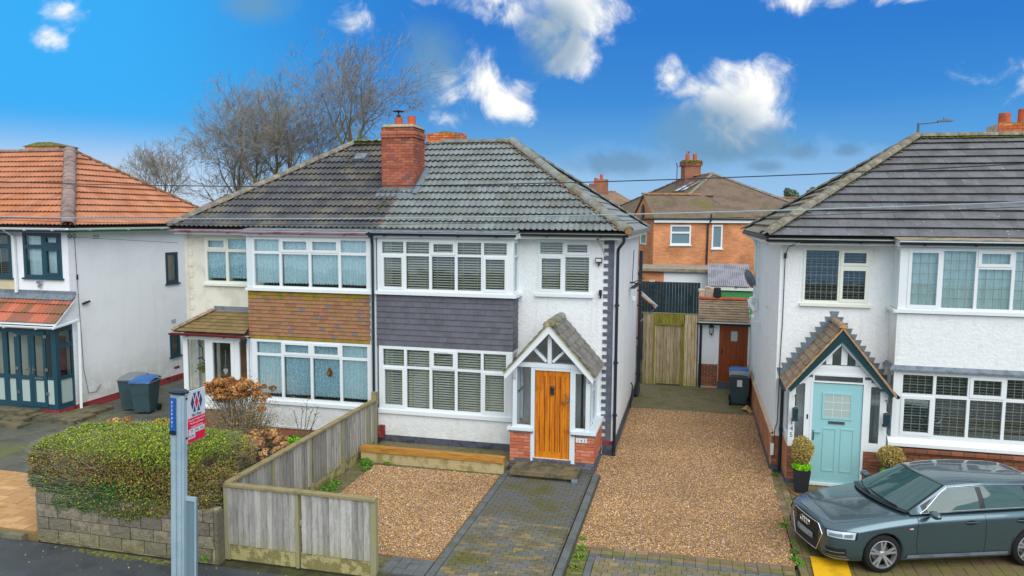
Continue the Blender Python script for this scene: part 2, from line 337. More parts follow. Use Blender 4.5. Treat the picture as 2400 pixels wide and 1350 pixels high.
MM('net', S(236,250,255), S(206,236,248), ns=22, lo=.42, hi=.6, fine=.08, rough=.9)  # blue tint on the white nets stands in for sky reflected in glass
MM('net_dark', S(222,244,252), S(160,206,226), ns=26, lo=.42, hi=.58, fine=.1, rough=.9)
MM('drape', S(240,252,252), S(218,238,242), ns=3, stretch=(8,8,.6), fine=.03, rough=.9)
MM('blind_slat', S(240,240,232), fine=.05, rough=.6)
MM('blind_tape', S(206,202,150), fine=.05)
MM('blind_dark', S(170,178,174), fine=.05)
MM('room', S(110,110,106), S(132,128,118), ns=1.3, fine=.1)
MM('room_light', S(176,168,146), S(146,136,116), ns=1.3, fine=.1)
MM('lead_came', S(120,128,126), fine=.1, rough=.5)
MM('frosted', S(170,190,186), fine=.03, rough=.35)
MM('frosted_green', S(90,160,140), fine=.1, rough=.4)
MM('corrugated', S(164,164,172), S(142,142,150), ns=2, fine=.12, rough=.8)
MM('felt', S(156,142,124), S(120,120,104), ns=3, fine=.15)
MM('green_paint', S(78,150,92), fine=.06)
MM('fallen_leaf', S(150,120,70), attr=True, fine=.1)
MM('planter', S(44,46,54), fine=.08, rough=.5)
MM('yellow_board', S(226,176,24), S(206,158,30), ns=6, fine=.08, rough=.6)
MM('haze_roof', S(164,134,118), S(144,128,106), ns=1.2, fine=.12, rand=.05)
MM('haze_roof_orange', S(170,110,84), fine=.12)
MM('tile_back', S(140,122,108), S(122,110,94), ns=1.2, fine=.18, fs=12, rand=.05, rough=.9, col3=S(122,122,60), ns3=.5, lo3=.5, hi3=.7)
MM('cable', S(52,56,62), fine=0, rough=.6)
MM('cable_light', S(150,168,178), fine=0, rough=.5)
MM('lamp_grey', S(92,104,112), fine=.02, rough=.5)
MM('car_paint', S(80,106,118), fine=0, metal=.7, rough=.27, coat=1.0, spec=.5)
MM('car_black', S(24,30,34), fine=0, rough=.4, spec=.5)
MM('car_glass', S(44,80,82), fine=0, rough=.04, spec=.8)
MM('car_rim', S(188,190,194), fine=0, metal=.7, rough=.35)
MM('car_chrome', S(190,198,204), fine=0, metal=1, rough=.2)
MM('car_lamp', S(190,205,212), fine=0, rough=.1, coat=1, spec=.8)
MM('plate_white', S(150,156,160), S(120,126,130), ns=6, fine=.05)
MM('blossom_brown', S(176,112,52), attr=True, fine=.15, rough=.95)
MT['glass'] = glass('glass', (.90, .98, .98), .07, .98)
MT['glass_clear'] = glass('glass_clear', (.96, .99, .99), .05, 1.0)
MT['glass_leaded'] = glass('glass_leaded', (.86, .96, .96), .09, .95)
MT['brick_far'] = brickmat('brick_far', (S(222,146,94), S(196,118,78)), S(216,180,146), 'y')
MT['brick_far_x'] = brickmat('brick_far_x', (S(214,126,70), S(190,104,62)), S(206,160,120), 'x')
MT['brick_side'] = brickmat('brick_side', (S(190,126,90), S(172,110,78)), S(168,140,116), 'x')
MT['brick_chim_y'] = brickmat('brick_chim_y', (S(160,98,76), S(132,84,70)), S(180,150,126), 'y')
MT['brick_chim_x'] = brickmat('brick_chim_x', (S(172,92,68), S(150,80,62)), S(176,140,116), 'x')
# ------------------------------------------------------------------ mesh helpers
class G:
    def __init__(s): s.v = []; s.f = []; s.cols = None
    def add(s, vs, fs):
        o = len(s.v); s.v += [tuple(x) for x in vs]; s.f += [tuple(i+o for i in f) for f in fs]; return s
    def box(s, x0, x1, y0, y1, z0, z1, M=None):
        vs = [Vector((x, y, z)) for x in (x0, x1) for y in (y0, y1) for z in (z0, z1)]
        if M: vs = [M @ v for v in vs]
        return s.add(vs, [(0,1,3,2),(4,6,7,5),(0,4,5,1),(2,3,7,6),(0,2,6,4),(1,5,7,3)])
    def beam(s, p, q, w, h, up=(0,0,1)):
        p = Vector(p); q = Vector(q); d = q-p; l = d.length; d.normalize()
        side = d.cross(Vector(up)); side.normalize(); u = side.cross(d)
        M = Matrix((d, side, u)).transposed().to_4x4(); M.translation = p
        return s.box(0, l, -w/2, w/2, -h/2, h/2, M)
    def tube(s, pts, r, n=6, caps=True):
        pts = [Vector(p) for p in pts]; k = len(pts); o = len(s.v)
        prev = None
        for i, p in enumerate(pts):
            d = (pts[min(i+1, k-1)]-pts[max(i-1, 0)]).normalized()
            a = prev if prev is not None else (Vector((0,0,1)) if abs(d.z) < .9 else Vector((1,0,0)))
            x = (a - d*a.dot(d)); x = x.normalized() if x.length > 1e-6 else d.orthogonal().normalized()
            y = d.cross(x); prev = x
            rr = r[i] if isinstance(r, (list, tuple)) else r
            for j in range(n):
                t = 2*math.pi*j/n; s.v.append(tuple(p + x*(rr*math.cos(t)) + y*(rr*math.sin(t))))
        for i in range(k-1):
            for j in range(n):
                a = o+i*n+j; b = o+i*n+(j+1) % n; s.f.append((a, b, b+n, a+n))
        if caps and n > 2: s.f.append(tuple(range(o+n-1, o-1, -1))); s.f.append(tuple(range(o+(k-1)*n, o+k*n)))
        return s
    def lathe(s, prof, n=16, M=None, cap=True):
        o = len(s.v); k = len(prof)
        for r, z in prof:
            for j in range(n):
                t = 2*math.pi*j/n; v = Vector((r*math.cos(t), r*math.sin(t), z)); v = M @ v if M else v; s.v.append(tuple(v))
        for i in range(k-1):
            for j in range(n):
                a = o+i*n+j; b = o+i*n+(j+1) % n; s.f.append((a, b, b+n, a+n))
        if cap: s.f.append(tuple(range(o+n-1, o-1, -1))); s.f.append(tuple(range(o+(k-1)*n, o+k*n)))
        return s
    def prism(s, poly, a, b, mp):
        n = len(poly); s.add([mp(u, w, a) for u, w in poly]+[mp(u, w, b) for u, w in poly],
            [tuple(range(n)), tuple(range(2*n-1, n-1, -1))]+[(i, i+n, (i+1) % n+n, (i+1) % n) for i in range(n)]); return s
    def holed(s, u0, u1, w0, w1, holes, d0, d1, mp):
        us = sorted({u0, u1, *[max(u0, min(u1, h[i])) for h in holes for i in (0, 1)]})
        ws = sorted({w0, w1, *[max(w0, min(w1, h[i])) for h in holes for i in (2, 3)]})
        nu, nw = len(us)-1, len(ws)-1
        def solid(i, j):
            if i < 0 or j < 0 or i >= nu or j >= nw: return False
            a, b = (us[i]+us[i+1])/2, (ws[j]+ws[j+1])/2
            return not any(h[0] < a < h[1] and h[2] < b < h[3] for h in holes)
        for i in range(nu):
            for j in range(nw):
                if not solid(i, j): continue
                a0, a1, b0, b1 = us[i], us[i+1], ws[j], ws[j+1]
                s.add([mp(a0,b0,d0),mp(a1,b0,d0),mp(a1,b1,d0),mp(a0,b1,d0)], [(0,1,2,3)])
                s.add([mp(a0,b0,d1),mp(a1,b0,d1),mp(a1,b1,d1),mp(a0,b1,d1)], [(3,2,1,0)])
                if not solid(i-1, j): s.add([mp(a0,b0,d0),mp(a0,b1,d0),mp(a0,b1,d1),mp(a0,b0,d1)], [(0,1,2,3)])
                if not solid(i+1, j): s.add([mp(a1,b0,d0),mp(a1,b0,d1),mp(a1,b1,d1),mp(a1,b1,d0)], [(0,1,2,3)])
                if not solid(i, j-1): s.add([mp(a0,b0,d0),mp(a0,b0,d1),mp(a1,b0,d1),mp(a1,b0,d0)], [(0,1,2,3)])
                if not solid(i, j+1): s.add([mp(a0,b1,d0),mp(a1,b1,d0),mp(a1,b1,d1),mp(a0,b1,d1)], [(0,1,2,3)])
        return s
    def mesh(s, name, m=None, smooth=False):
        me = bpy.data.meshes.new(name); me.from_pydata(s.v, [], s.f)
        if m: me.materials.append(MT[m] if isinstance(m, str) else m)
        if smooth: me.polygons.foreach_set('use_smooth', [True]*len(me.polygons))
        return me
MY = lambda u, w, d: (u, d, w)     # facing -Y: u = x, w = z, d = y
MX = lambda u, w, d: (d, u, w)     # facing +-X: u = y, w = z, d = x
WM = {}                            # world matrices
def link(o, parent, Mw):
    COL.objects.link(o); WM[o.name] = Mw
    if parent is None: o.matrix_basis = Mw
    else:
        o.parent = parent; o.matrix_basis = WM[parent.name].inverted() @ Mw
    return o
def thing(name, label, cat, loc=(0,0,0), group=None, rotz=0):
    o = bpy.data.objects.new(name, None); o.empty_display_size = .3
    M = Matrix.Translation(loc) @ Matrix.Rotation(rotz, 4, 'Z')
    link(o, None, M); o['label'] = label; o['category'] = cat
    if group: o['group'] = group
    return o
def part(name, g, m, parent=None, stuff=False, label=None, smooth=False, kind=None, local=None):
    """g in world space (or in `local` space when a matrix is given)"""
    vs = np.array(g.v, dtype=float); c = (vs.min(0)+vs.max(0))/2; c[2] = vs[:, 2].min()
    g.v = [tuple(r) for r in (vs-c)]
    me = g.mesh(name, m, smooth)
    if g.cols is not None:
        at = me.color_attributes.new('col', 'FLOAT_COLOR', 'POINT'); a = np.ones((len(g.v), 4)); a[:, :3] = g.cols
        at.data.foreach_set('color', a.ravel())
    o = bpy.data.objects.new(name, me)
    link(o, parent, (local or Matrix()) @ Matrix.Translation(Vector(c)))
    if stuff: o['kind'] = 'stuff'
    if kind: o['kind'] = kind
    if label: o['label'] = label
    return o
def tag(o, label, cat, group=None):
    o['label'] = label; o['category'] = cat
    if group: o['group'] = group
    return o
def piece(name, me, parent, Mw):
    o = bpy.data.objects.new(name, me); return link(o, parent, Mw)
def struct(name, g, m, parent=None):
    return part(name, g, m, parent, kind='structure')
def BX(*a): return G().box(*a)

unit = {}
def ubox(m, bev=False):
    if m not in unit: unit[m] = G().box(-.5,.5,-.5,.5,-.5,.5).mesh('brick', m)
    return unit[m]
def frame_m(o, U, V, Nn):
    M = Matrix((U, V, Nn)).transposed().to_4x4(); M.translation = o; return M
def bricks(parent, name, o, U, out, width, z0, z1, m, bl=.225, bh=.075, j=.013, depth=.03, stag=.5, mfun=None, joined=False):
    """stretcher bond of separate bricks on a wall face: o = left bottom corner, U along, out = outward normal"""
    o = Vector(o); U = Vector(U); out = Vector(out); Z = Vector((0,0,1)); n = int(round((z1-z0)/bh)); bh = (z1-z0)/n
    g = G() if joined else None
    for r in range(n):
        u = -(bl*stag if r % 2 else 0)
        while u < width-.02:
            a = max(u, 0); b = min(u+bl, width); u += bl
            if b-a < .05: continue
            jx = random.uniform(-.003, .004)
            c = o + U*((a+b)/2) + Z*(z0+(r+.5)*bh) + out*(depth/2-.006+jx) - Z*o.z
            M = frame_m(c, U*(b-a-j), out*depth, Z*(bh-j))
            mm = mfun(a, r, n) if mfun else m
            if joined: g.box(-.5,.5,-.5,.5,-.5,.5, M)
            else: piece(name, ubox(mm), parent, M)
    if joined: part(name, g, m, parent, stuff=True)

# ------------------------------------------------------------------ roof coverings
def wave_tile(w, g, rolls, m, amp=.04, t=.062, nseg=6):
    s = G(); n = rolls*nseg; top = []
    for v, h in ((0, t), (g+.05, .004)):
        for i in range(n+1):
            x = w*i/n; ph = (x/w*rolls) % 1.0; b = max(0, 1-abs(ph-.5)/.30); b = b*b*(3-2*b)
            s.v.append((x, v, h+amp*b))
    k = n+1
    for i in range(n): s.f.append((i, i+1, i+1+k, i+k))
    for i in range(n+1): x, v, h = s.v[i]; s.v.append((x, v+.002, h-.012))
    for i in range(n): s.f.append((2*k+i, 2*k+i+1, i+1, i))
    return s.mesh('roof_tile', m)
def flat_tile(w, g, m, t=.03, th=.012, j=.004):
    s = G(); s.add([(j/2,0,t),(w-j/2,0,t),(w-j/2,g+.04,.003),(j/2,g+.04,.003),(j/2,.001,t-th),(w-j/2,.001,t-th),(w-j/2,g,-.004),(j/2,g,-.004)],
                   [(0,1,2,3),(4,5,1,0),(4,0,3,7),(1,5,6,2)])
    return s.mesh('roof_tile', m)
def inside(poly, p):
    for i in range(len(poly)):
        a = poly[i]; b = poly[(i+1) % len(poly)]
        if (b[0]-a[0])*(p[1]-a[1])-(b[1]-a[1])*(p[0]-a[0]) < -1e-6: return False
    return True
def cover(parent, name, O, U, V, poly, w, g, me, stag=0.0, mfun=None, jit=.004, n0=0):
    """lay separate tiles over a convex counter-clockwise polygon given in (u, v)"""
    O = Vector(O); U = Vector(U).normalized(); V = Vector(V).normalized(); Nn = U.cross(V)
    umin = min(p[0] for p in poly); umax = max(p[0] for p in poly); vmax = max(p[1] for p in poly)
    j = 0
    while j*g < vmax-.03:
        u = umin - (w*stag if j % 2 else 0)
        while u < umax:
            cs = [(u, j*g), (u+w, j*g), (u+w, (j+1)*g), (u, (j+1)*g)]
            ins = [inside(poly, c) for c in cs]
            M = frame_m(O+U*u+V*(j*g)+Nn*random.uniform(0, jit), U, V, Nn)
            mesh = mfun(u, j) if mfun else me
            if all(ins): piece(name, mesh, parent, M)
            else:
                bm = bmesh.new(); bm.from_mesh(mesh)
                for i in range(len(poly)):
                    a = poly[i]; b = poly[(i+1) % len(poly)]
                    nx, ny = (b[1]-a[1]), -(b[0]-a[0]); l = math.hypot(nx, ny)
                    if l < 1e-6 or not bm.verts: continue
                    if abs(b[1]-a[1]) < 1e-6 and a[1] < .01: continue
                    bmesh.ops.bisect_plane(bm, geom=bm.verts[:]+bm.edges[:]+bm.faces[:], plane_co=(a[0]-u, a[1]-j*g, 0), plane_no=(nx/l, ny/l, 0), clear_outer=True)
                if bm.faces and sum(f.calc_area() for f in bm.faces) > .008:
                    m2 = bpy.data.meshes.new(name); bm.to_mesh(m2)
                    for mt in mesh.materials: m2.materials.append(mt)
                    piece(name, m2, parent, M)
                bm.free()
            u += w
        j += 1
def strips(parent, name, O, U, V, poly, g, m, t=.035):
    """the courses of a slope whose tiles cannot be told apart: one object"""
    O = Vector(O); U = Vector(U).normalized(); V = Vector(V).normalized(); Nn = U.cross(V); s = G()
    def span(v):
        xs = []
        for i in range(len(poly)):
            a = poly[i]; b = poly[(i+1) % len(poly)]
            if abs(a[1]-b[1]) < 1e-9: 
                if abs(a[1]-v) < 1e-6: xs += [a[0], b[0]]
            elif min(a[1], b[1])-1e-9 <= v <= max(a[1], b[1])+1e-9: xs.append(a[0]+(b[0]-a[0])*(v-a[1])/(b[1]-a[1]))
        return min(xs), max(xs)
    vmax = max(p[1] for p in poly); n = max(1, int(round(vmax/g))); g = vmax/n
    for j in range(n):
        a0, a1 = span(j*g); b0, b1 = span(min(vmax, (j+1)*g))
        q = [O+U*a0+V*(j*g)+Nn*t, O+U*a1+V*(j*g)+Nn*t, O+U*b1+V*((j+1)*g)+Nn*.004, O+U*b0+V*((j+1)*g)+Nn*.004, O+U*a0+V*(j*g), O+U*a1+V*(j*g)]
        s.add(q, [(0,1,2,3), (4,5,1,0)])
    return part(name, s, m, parent, stuff=True)
capmesh = {}
def caps(parent, name, A, B, m, r=.13, l=.42, up=(0,0,1), flat=.75):
    A = Vector(A); B = Vector(B); d = B-A; n = max(1, int(round(d.length/l))); l = d.length/n; d.normalize()
    key = (m, r, round(l, 3), flat)
    if key not in capmesh:
        s = G(); K = 8
        for y, rr in ((-.02, r*1.08), (l*.97, r*.96)):
            for i in range(K+1):
                t = math.pi*i/K; s.v.append((math.cos(t)*rr, y, math.sin(t)*rr*flat))
        for i in range(K): s.f.append((i, i+1, i+2+K, i+1+K))
        for i in range(K+1): x, y, z = s.v[i]; s.v.append((x*.86, y, z*.86))
        for i in range(K): s.f.append((2*K+2+i, 2*K+3+i, i+1, i))
        capmesh[key] = s.mesh(name, m, True)
    side = d.cross(Vector(up)).normalized(); u2 = side.cross(d)
    for i in range(n): piece(name, capmesh[key], parent, frame_m(A+d*(l*i)+u2*random.uniform(0, .006), side, d, u2))
def hip_roof(parent, x0, x1, y0, y1, z, zr, rx0, rx1, faces):
    """deck of a hipped roof; faces = dict side -> callable(parent, O, U, V, poly)"""
    ry = (y0+y1)/2; g = G(); e = -.03
    vs = [(x0,y0,z+e),(x1,y0,z+e),(x1,y1,z+e),(x0,y1,z+e),(rx0,ry,zr+e),(rx1,ry,zr+e)]
    fs = [(0,1,5,4),(1,2,5),(2,3,4,5),(3,0,4),(3,2,1,0)]
    if abs(rx0-x0) < 1e-3: fs[3] = (3,0,4)
    g.add(vs, fs); deck = part('roof', g, 'roof_deck', parent)
    run = ry-y0; sl = math.hypot(run, zr-z)
    if 'front' in faces: faces['front'](deck, (x0,y0,z), (1,0,0), (0,run,zr-z), [(0,0),(x1-x0,0),(rx1-x0,sl),(rx0-x0,sl)])
    if 'back' in faces: faces['back'](deck, (x1,y1,z), (-1,0,0), (0,-run,zr-z), [(0,0),(x1-x0,0),(x1-rx0,sl),(x1-rx1,sl)])
    if 'right' in faces:
        d = x1-rx1; s2 = math.hypot(d, zr-z); faces['right'](deck, (x1,y0,z), (0,1,0), (-d,0,zr-z), [(0,0),(y1-y0,0),(run,s2)])
    if 'left' in faces:
        d = rx0-x0; s2 = math.hypot(d, zr-z); faces['left'](deck, (x0,y1,z), (0,-1,0), (d,0,zr-z), [(0,0),(y1-y0,0),(run,s2)])
    return deck

# ------------------------------------------------------------------ windows
def curtain(x0, x1, z0, z1, y, mp, amp=.02, per=.09, scal=.03, seed=0):
    s = G(); n = max(6, int((x1-x0)/.018)); rnd = random.Random(seed); ph = rnd.random()*6
    for k in range(2):
        for i in range(n+1):
            x = x0+(x1-x0)*i/n; d = y+amp*math.sin(x*2*math.pi/per+ph)+amp*.5*math.sin(x*2*math.pi/per*.37+ph)
            w = z1 if k == 0 else z0+scal*abs(math.sin(x*math.pi/.085))
            s.v.append(mp(x, w, d))
    for i in range(n): s.f.append((i, i+1, i+n+2, i+n+1))
    return s
def slats(x0, x1, z0, z1, y, mp, pitch=.062, dirn=1, op=1.0):
    s = G(); z = z0+random.uniform(.005,.03); tl_ = random.uniform(.7, 1.15)
    while z < z1:
        a, b = .018, .0165*tl_*op
        s.add([mp(x0, z-b, y-a*dirn), mp(x1, z-b, y-a*dirn), mp(x1, z+b, y+a*dirn), mp(x0, z+b, y+a*dirn)], [(0,1,2,3)])
        z += pitch
    return s
def window(parent, u0, u1, w0, w1, d, rects, fm='upvc', gm='glass', content=None, mp=MY, sgn=1, depth=.07, sill=None, label=None,
           lead=None, sash_m=None, cm=None, cz=None, tapes=True, name='window', vent=False):
    """sgn=+1: interior lies towards larger d"""
    D = lambda x: d+sgn*x
    holes = [r[:4] for r in rects]
    fr = part(name, G().holed(u0, u1, w0, w1, holes, D(0), D(depth), mp), fm, parent, label=label)
    for k, r in enumerate(rects):
        a, b, c, e = r[:4]; op = len(r) > 4 and r[4]
        if op:
            q = .045
            part('sash', G().holed(a-.02, b+.02, c-.02, e+.02, [(a+q, b-q, c+q, e-q)], D(-.014), D(.03), mp), sash_m or fm, fr)
            if vent and e-c < .6: part('vent', G().holed((a+b)/2-.14, (a+b)/2+.14, e-.018, e+.004, [], D(-.024), D(-.0145), mp), 'upvc_cream', fr)
            a, b, c, e = a+q, b-q, c+q, e-q
        part('pane', G().add([mp(a, c, D(.034)), mp(b, c, D(.034)), mp(b, e, D(.034)), mp(a, e, D(.034))], [(0,1,2,3)]), gm, fr)
        if lead:
            s = G(); nu = max(1, round((b-a)/lead[0])); nw = max(1, round((e-c)/lead[1]))
            for i in range(1, nu): x = a+(b-a)*i/nu; s.holed(x-.005, x+.005, c, e, [], D(.028), D(.0335), mp)
            for i in range(1, nw): z = c+(e-c)*i/nw; s.holed(a, b, z-.005, z+.005, [], D(.0285), D(.0332), mp)
            if s.v: part('lead_came', s, 'lead_came', fr, stuff=True)
    if sill: part('sill', G().holed(u0-.05, u1+.05, w0-sill[0], w0-.002, [], D(-sill[1]), D(.05), mp), sill[2] if len(sill) > 2 else fm, fr)
    us = sorted({r[0] for r in rects}); cols = [(u, max(r[1] for r in rects if abs(r[0]-u) < .01)) for u in us]
    if content == 'blind':
        s = G(); t = G()
        for a, b in cols:
            zs = [r for r in rects if abs(r[0]-a) < .01]; zb = min(r[2] for r in zs); zt = max(r[3] for r in zs)
            q = slats(a-.01, b+.01, zb, zt, D(.14), mp, dirn=sgn, op=.45 if cm == 'blind_dark' else 1.0); s.add(q.v, q.f)
            for f in (.2, .8) if b-a > .4 else (.5,):
                x = a+(b-a)*f; t.holed(x-.008, x+.008, zb, zt, [], D(.108), D(.112), mp)
        part('blind', s, cm or 'blind_slat', fr, stuff=True)
        if tapes: part('blind_tape', t, 'blind_tape', fr, stuff=True)
    if content == 'net':
        for k, (a, b) in enumerate(cols):
            zs = [r for r in rects if abs(r[0]-a) < .01]; zb = min(r[2] for r in zs); zt = max(r[3] for r in zs)
            part('net_curtain', curtain(a-.03, b+.03, zb+(cz or .05), zt+.02, D(.13), mp, seed=k+int(a*10)), (cm[k % len(cm)] if isinstance(cm, list) else cm) or 'net', fr)
    if content == 'solid':
        part('curtain', curtain(u0+.03, u1-.03, w0+.03, w1-.03, D(.13), mp, amp=.012, per=.2, scal=0), cm or 'drape', fr)
    if content == 'panel':
        part('frosted_backing', G().holed(u0+.04, u1-.04, w0+.04, w1-.04, [], D(.06), D(.065), mp), cm or 'frosted', fr)
    return fr
def gutter(parent, A, B, m, name='gutter', r=.055, brackets=.9, bm='dark_metal', lift=0):
    A = Vector(A); B = Vector(B); d = (B-A); l = d.length; d.normalize(); s = G(); K = 6; o = 0
    side = d.cross(Vector((0,0,1)))
    for P_ in (A, B):
        for i in range(K+1):
            t = math.pi+math.pi*i/K; s.v.append(tuple(P_+side*math.cos(t)*r+Vector((0,0,math.sin(t)*r*1.15))))
    for i in range(K): s.f.append((i, i+1, i+K+2, i+K+1))
    for P_ in (A, B):
        for i in range(K+1):
            t = math.pi+math.pi*i/K; s.v.append(tuple(P_+side*math.cos(t)*r*.88+Vector((0,0,math.sin(t)*r*.95))))
    o = 2*(K+1)
    for i in range(K): s.f.append((o+i+1, o+i, o+i+K+1, o+i+K+2))
    s.add([A-side*r, B-side*r, B-side*r*.88, A-side*r*.88], [(0,1,2,3)]); s.add([A+side*r, B+side*r, B+side*r*.88, A+side*r*.88], [(0,1,2,3)])
    gt = part(name, s, m, parent)
    if brackets:
        n = int(l/brackets)
        for i in range(n):
            p = A+d*((i+.5)*l/n); part('bracket', G().beam(p-Vector((0,0,r*1.25))-side*r, p-Vector((0,0,r*1.25))+side*r, .035, .02), bm, gt)
    return gt
def text_obj(name, txt, size, m, parent, Mw, align='CENTER', depth=.002):
    cu = bpy.data.curves.new('text', 'FONT'); cu.body = txt; cu.size = size; cu.align_x = align; cu.extrude = depth; cu.resolution_u = 2
    tmp = bpy.data.objects.new('text', cu); COL.objects.link(tmp)
    dg = bpy.context.evaluated_depsgraph_get(); me = bpy.data.meshes.new_from_object(tmp.evaluated_get(dg))
    bpy.data.objects.remove(tmp); me.name = name; me.materials.clear(); me.materials.append(MT[m])
    return piece(name, me, parent, Mw)
def lumps(n, bounds, size, seed=1, flat=.5):
    rnd = random.Random(seed); s = G()
    for i in range(n):
        x, y, z = bounds(rnd); r = size*rnd.uniform(.5, 1.4)
        M = Matrix.Translation((x, y, z)) @ Matrix.Rotation(rnd.random()*6, 4, 'Z') @ Matrix.Diagonal((r*rnd.uniform(.8, 1.8), r, r*flat, 1))
        o = len(s.v)
        for v in ((1,0,0),(0,1,0),(-1,0,0),(0,-1,0),(0,0,1),(0,0,-.5)): s.v.append(tuple(M @ Vector(v)))
        for f in ((0,1,4),(1,2,4),(2,3,4),(3,0,4)): s.f.append(tuple(o+k for k in f))
    return s
# ------------------------------------------------------------------ ground and hard surfaces
struct('ground', BX(-400, 400, -60, 900, -.45, -.16), 'weedy_soil')
struct('pavement', BX(-60, 40, -10.6, -7.38, -.30, -.10), 'tarmac')
g = G()
for i in range(70): g.box(-40+i*.92, -40+i*.92+.91, -10.75, -10.605, -.35, -.098)
struct('kerb', g, 'kerb_stone')
struct('road', BX(-60, 40, -18, -10.755, -.40, -.22), 'tarmac')
struct('far_kerb', BX(-60, 40, -18.15, -18.005, -.35, -.10), 'kerb_stone')
struct('far_pavement', BX(-60, 40, -21, -18.155, -.30, -.10), 'tarmac')
# driveway of the orange roofed house
struct('driveway', BX(-30, -15.95, -4.7, 9, -.2, -.004), 'tarmac_old')
dg2 = struct('path', BX(-15.945, -13.2, -4.7, 9, -.2, -.006), 'tarmac_old')
part('seam', G().beam((-17.9,-4.7,.0), (-15.3,3,.0), .05, .012), 'kerb_stone', dg2)
sl = struct('paved_forecourt', BX(-30, -11.49, -7.25, -4.705, -.2, -.014), 'ochre_joint')
sm = G().box(-.5,.5,-.5,.5,-.5,.5).mesh('paving_slab', 'ochre_slab')
y = -7.18; r = 0
while y < -4.75:
    x = -17.2 - (.3 if r % 2 else 0)
    hgt = .29 if r % 3 else .19
    while x < -11.6:
        wd = random.choice((.29, .44, .6)); b = min(x+wd, -11.5)
        if b-x > .1: piece('paving_slab', sm, sl, frame_m(Vector(((x+b)/2, y+hgt/2, -.01+random.uniform(0,.004))), Vector((b-x-.014,0,0)), Vector((0,hgt-.014,0)), Vector((0,0,.03))))
        x += wd
    y += hgt; r += 1
ke = struct('entrance_kerb', G(), 'kerb_stone') if False else None
g = G()
for i in range(9): g.box(-20+i*.92, -20+i*.92+.91, -7.378, -7.255, -.2, -.02)
struct('edging_kerb', g, 'kerb_stone')
# garden bed of the cream house
struct('garden_bed', BX(-11.3, -7.76, -7.05, -.05, -.2, .02), 'soil')
struct('garden_path', BX(-13.195, -11.305, -4.7, -.05, -.2, -.008), 'tarmac_old')
# front plot of the white house in the middle
struct('border_strip', BX(-7.62, -4.1, -7.0, 0, -.2, -.03), 'mossy_concrete')
gv = struct('gravel_garden', BX(-7.1, -4.12, -6.45, -2.12, -.1, -.012), 'gravel_base')
pv = struct('paved_path', BX(-4.1, -2.075, -7.36, -.02, -.2, -.03), 'paver_joint')
pv2 = struct('paved_strip', BX(-4.88, -4.105, -7.36, -6.46, -.2, -.032), 'paver_joint')
pm = {k: G().box(-.5,.5,-.5,.5,-.5,.5).mesh('paving_block', k) for k in ('paver','paver_dark','paver_tan','paver_edge')}
def block(par, x0, x1, y0, y1, z, m, gap=.008, joined=None):
    M = frame_m(Vector(((x0+x1)/2, (y0+y1)/2, z-.022+random.uniform(-.003,.003))), Vector((x1-x0-gap,0,0)), Vector((0,y1-y0-gap,0)), Vector((random.uniform(-.004,.004),random.uniform(-.004,.004),.05)))
    if joined is not None: joined.box(-.5,.5,-.5,.5,-.5,.5, M)
    else: piece('paving_block', pm[m], par, M)
def paving(par, x0, x1, y0, y1, z, m, bw=.2, bh=.1, ylim=None, swap=False, maxn=285):
    n = 0; J = G(); r = 0; v = (x0 if swap else y0); vmax = (x1 if swap else y1)
    while v < vmax-.02:
        v2 = min(v+bh, vmax); u = (y0 if swap else x0)-(bw/2 if r % 2 else 0); umax = (y1 if swap else x1)
        while u < umax-.01:
            a = max(u, y0 if swap else x0); b = min(u+bw, umax)
            if b-a > .03:
                q = (v, v2, a, b) if swap else (a, b, v, v2)
                n += 1; block(par, *q, z, m, joined=J if n > maxn else None)
            u += bw
        v = v2; r += 1
    if J.v: part('paving', J, m, par, stuff=True)
for yy in range(28):  # borders of larger dark blocks
    y0 = -7.34+yy*.2
    if y0 > -1.7: break
    block(pv, -4.09, -3.95, y0, y0+.2, .004, 'paver_dark')
paving(pv, -3.945, -2.10, -7.34, -.75, .0, 'paver')
for i in range(3):
    for k in range(4): block(pv2, -4.87+.19*k, -4.87+.19*(k+1), -7.35+.19*i+.3, -7.35+.19*(i+1)+.3, .0, 'paver_dark')
g = struct('raised_edging', BX(-2.07, -1.90, -7.36, -1.62, -.2, .0), 'paver_joint')
for i in range(29): 
    M = frame_m(Vector((-1.985, -7.26+i*.197, .035)), Vector((.13,0,0)), Vector((0,.19,0)), Vector((0,0,.09)))
    piece('edging_block', pm['paver_dark'], g, M)
# gravel drive between the houses
gv2 = struct('gravel_drive', G().prism([(-1.90,-5.36),(1.80,-5.16),(1.90,-.8),(1.98,5.3),(-1.80,5.3),(-1.80,-.04),(-2.07,-.04),(-2.07,-1.6),(-1.90,-1.62)], -.1, -.008, lambda u, w, d: (u, w, d)), 'gravel_base')
struct('concrete_apron', BX(-1.80, 2.1, 4.85, 8.25, -.1, .012), 'mossy_concrete')
st = struct('block_strip', BX(-1.86, 1.83, -7.36, -5.19, -.2, -.034), 'paver_joint')
for i in range(17):
    x0 = -1.62+.2*i; yy = -5.42+.07*(x0+1.6)/3.4*0
    block(st, x0, x0+.2, -5.50, -5.36, .0, 'paver_edge'); block(st, x0, x0+.2, -5.36, -5.22+.01*i/3, .004, 'paver_edge')
    block(st, x0, x0+.2, -5.615, -5.505, .0, 'paver_dark')
for i in range(9): block(st, -1.62, -1.50, -7.34+i*.19, -7.15+i*.19, .0, 'paver_dark')
paving(st, -1.495, 1.80, -7.34, -5.62, .0, 'paver_tan', bw=.17, bh=.13)
st2 = struct('block_drive', BX(1.84, 12, -7.36, -.02, -.2, -.03), 'paver_joint')
for i in range(36): 
    y0 = -7.34+i*.2
    if y0 > -.4: break
    block(st2, 1.85, 1.99, y0, y0+.2, .004, 'paver_edge'); block(st2, 1.99, 2.13, y0, y0+.2, .0, 'paver_edge')
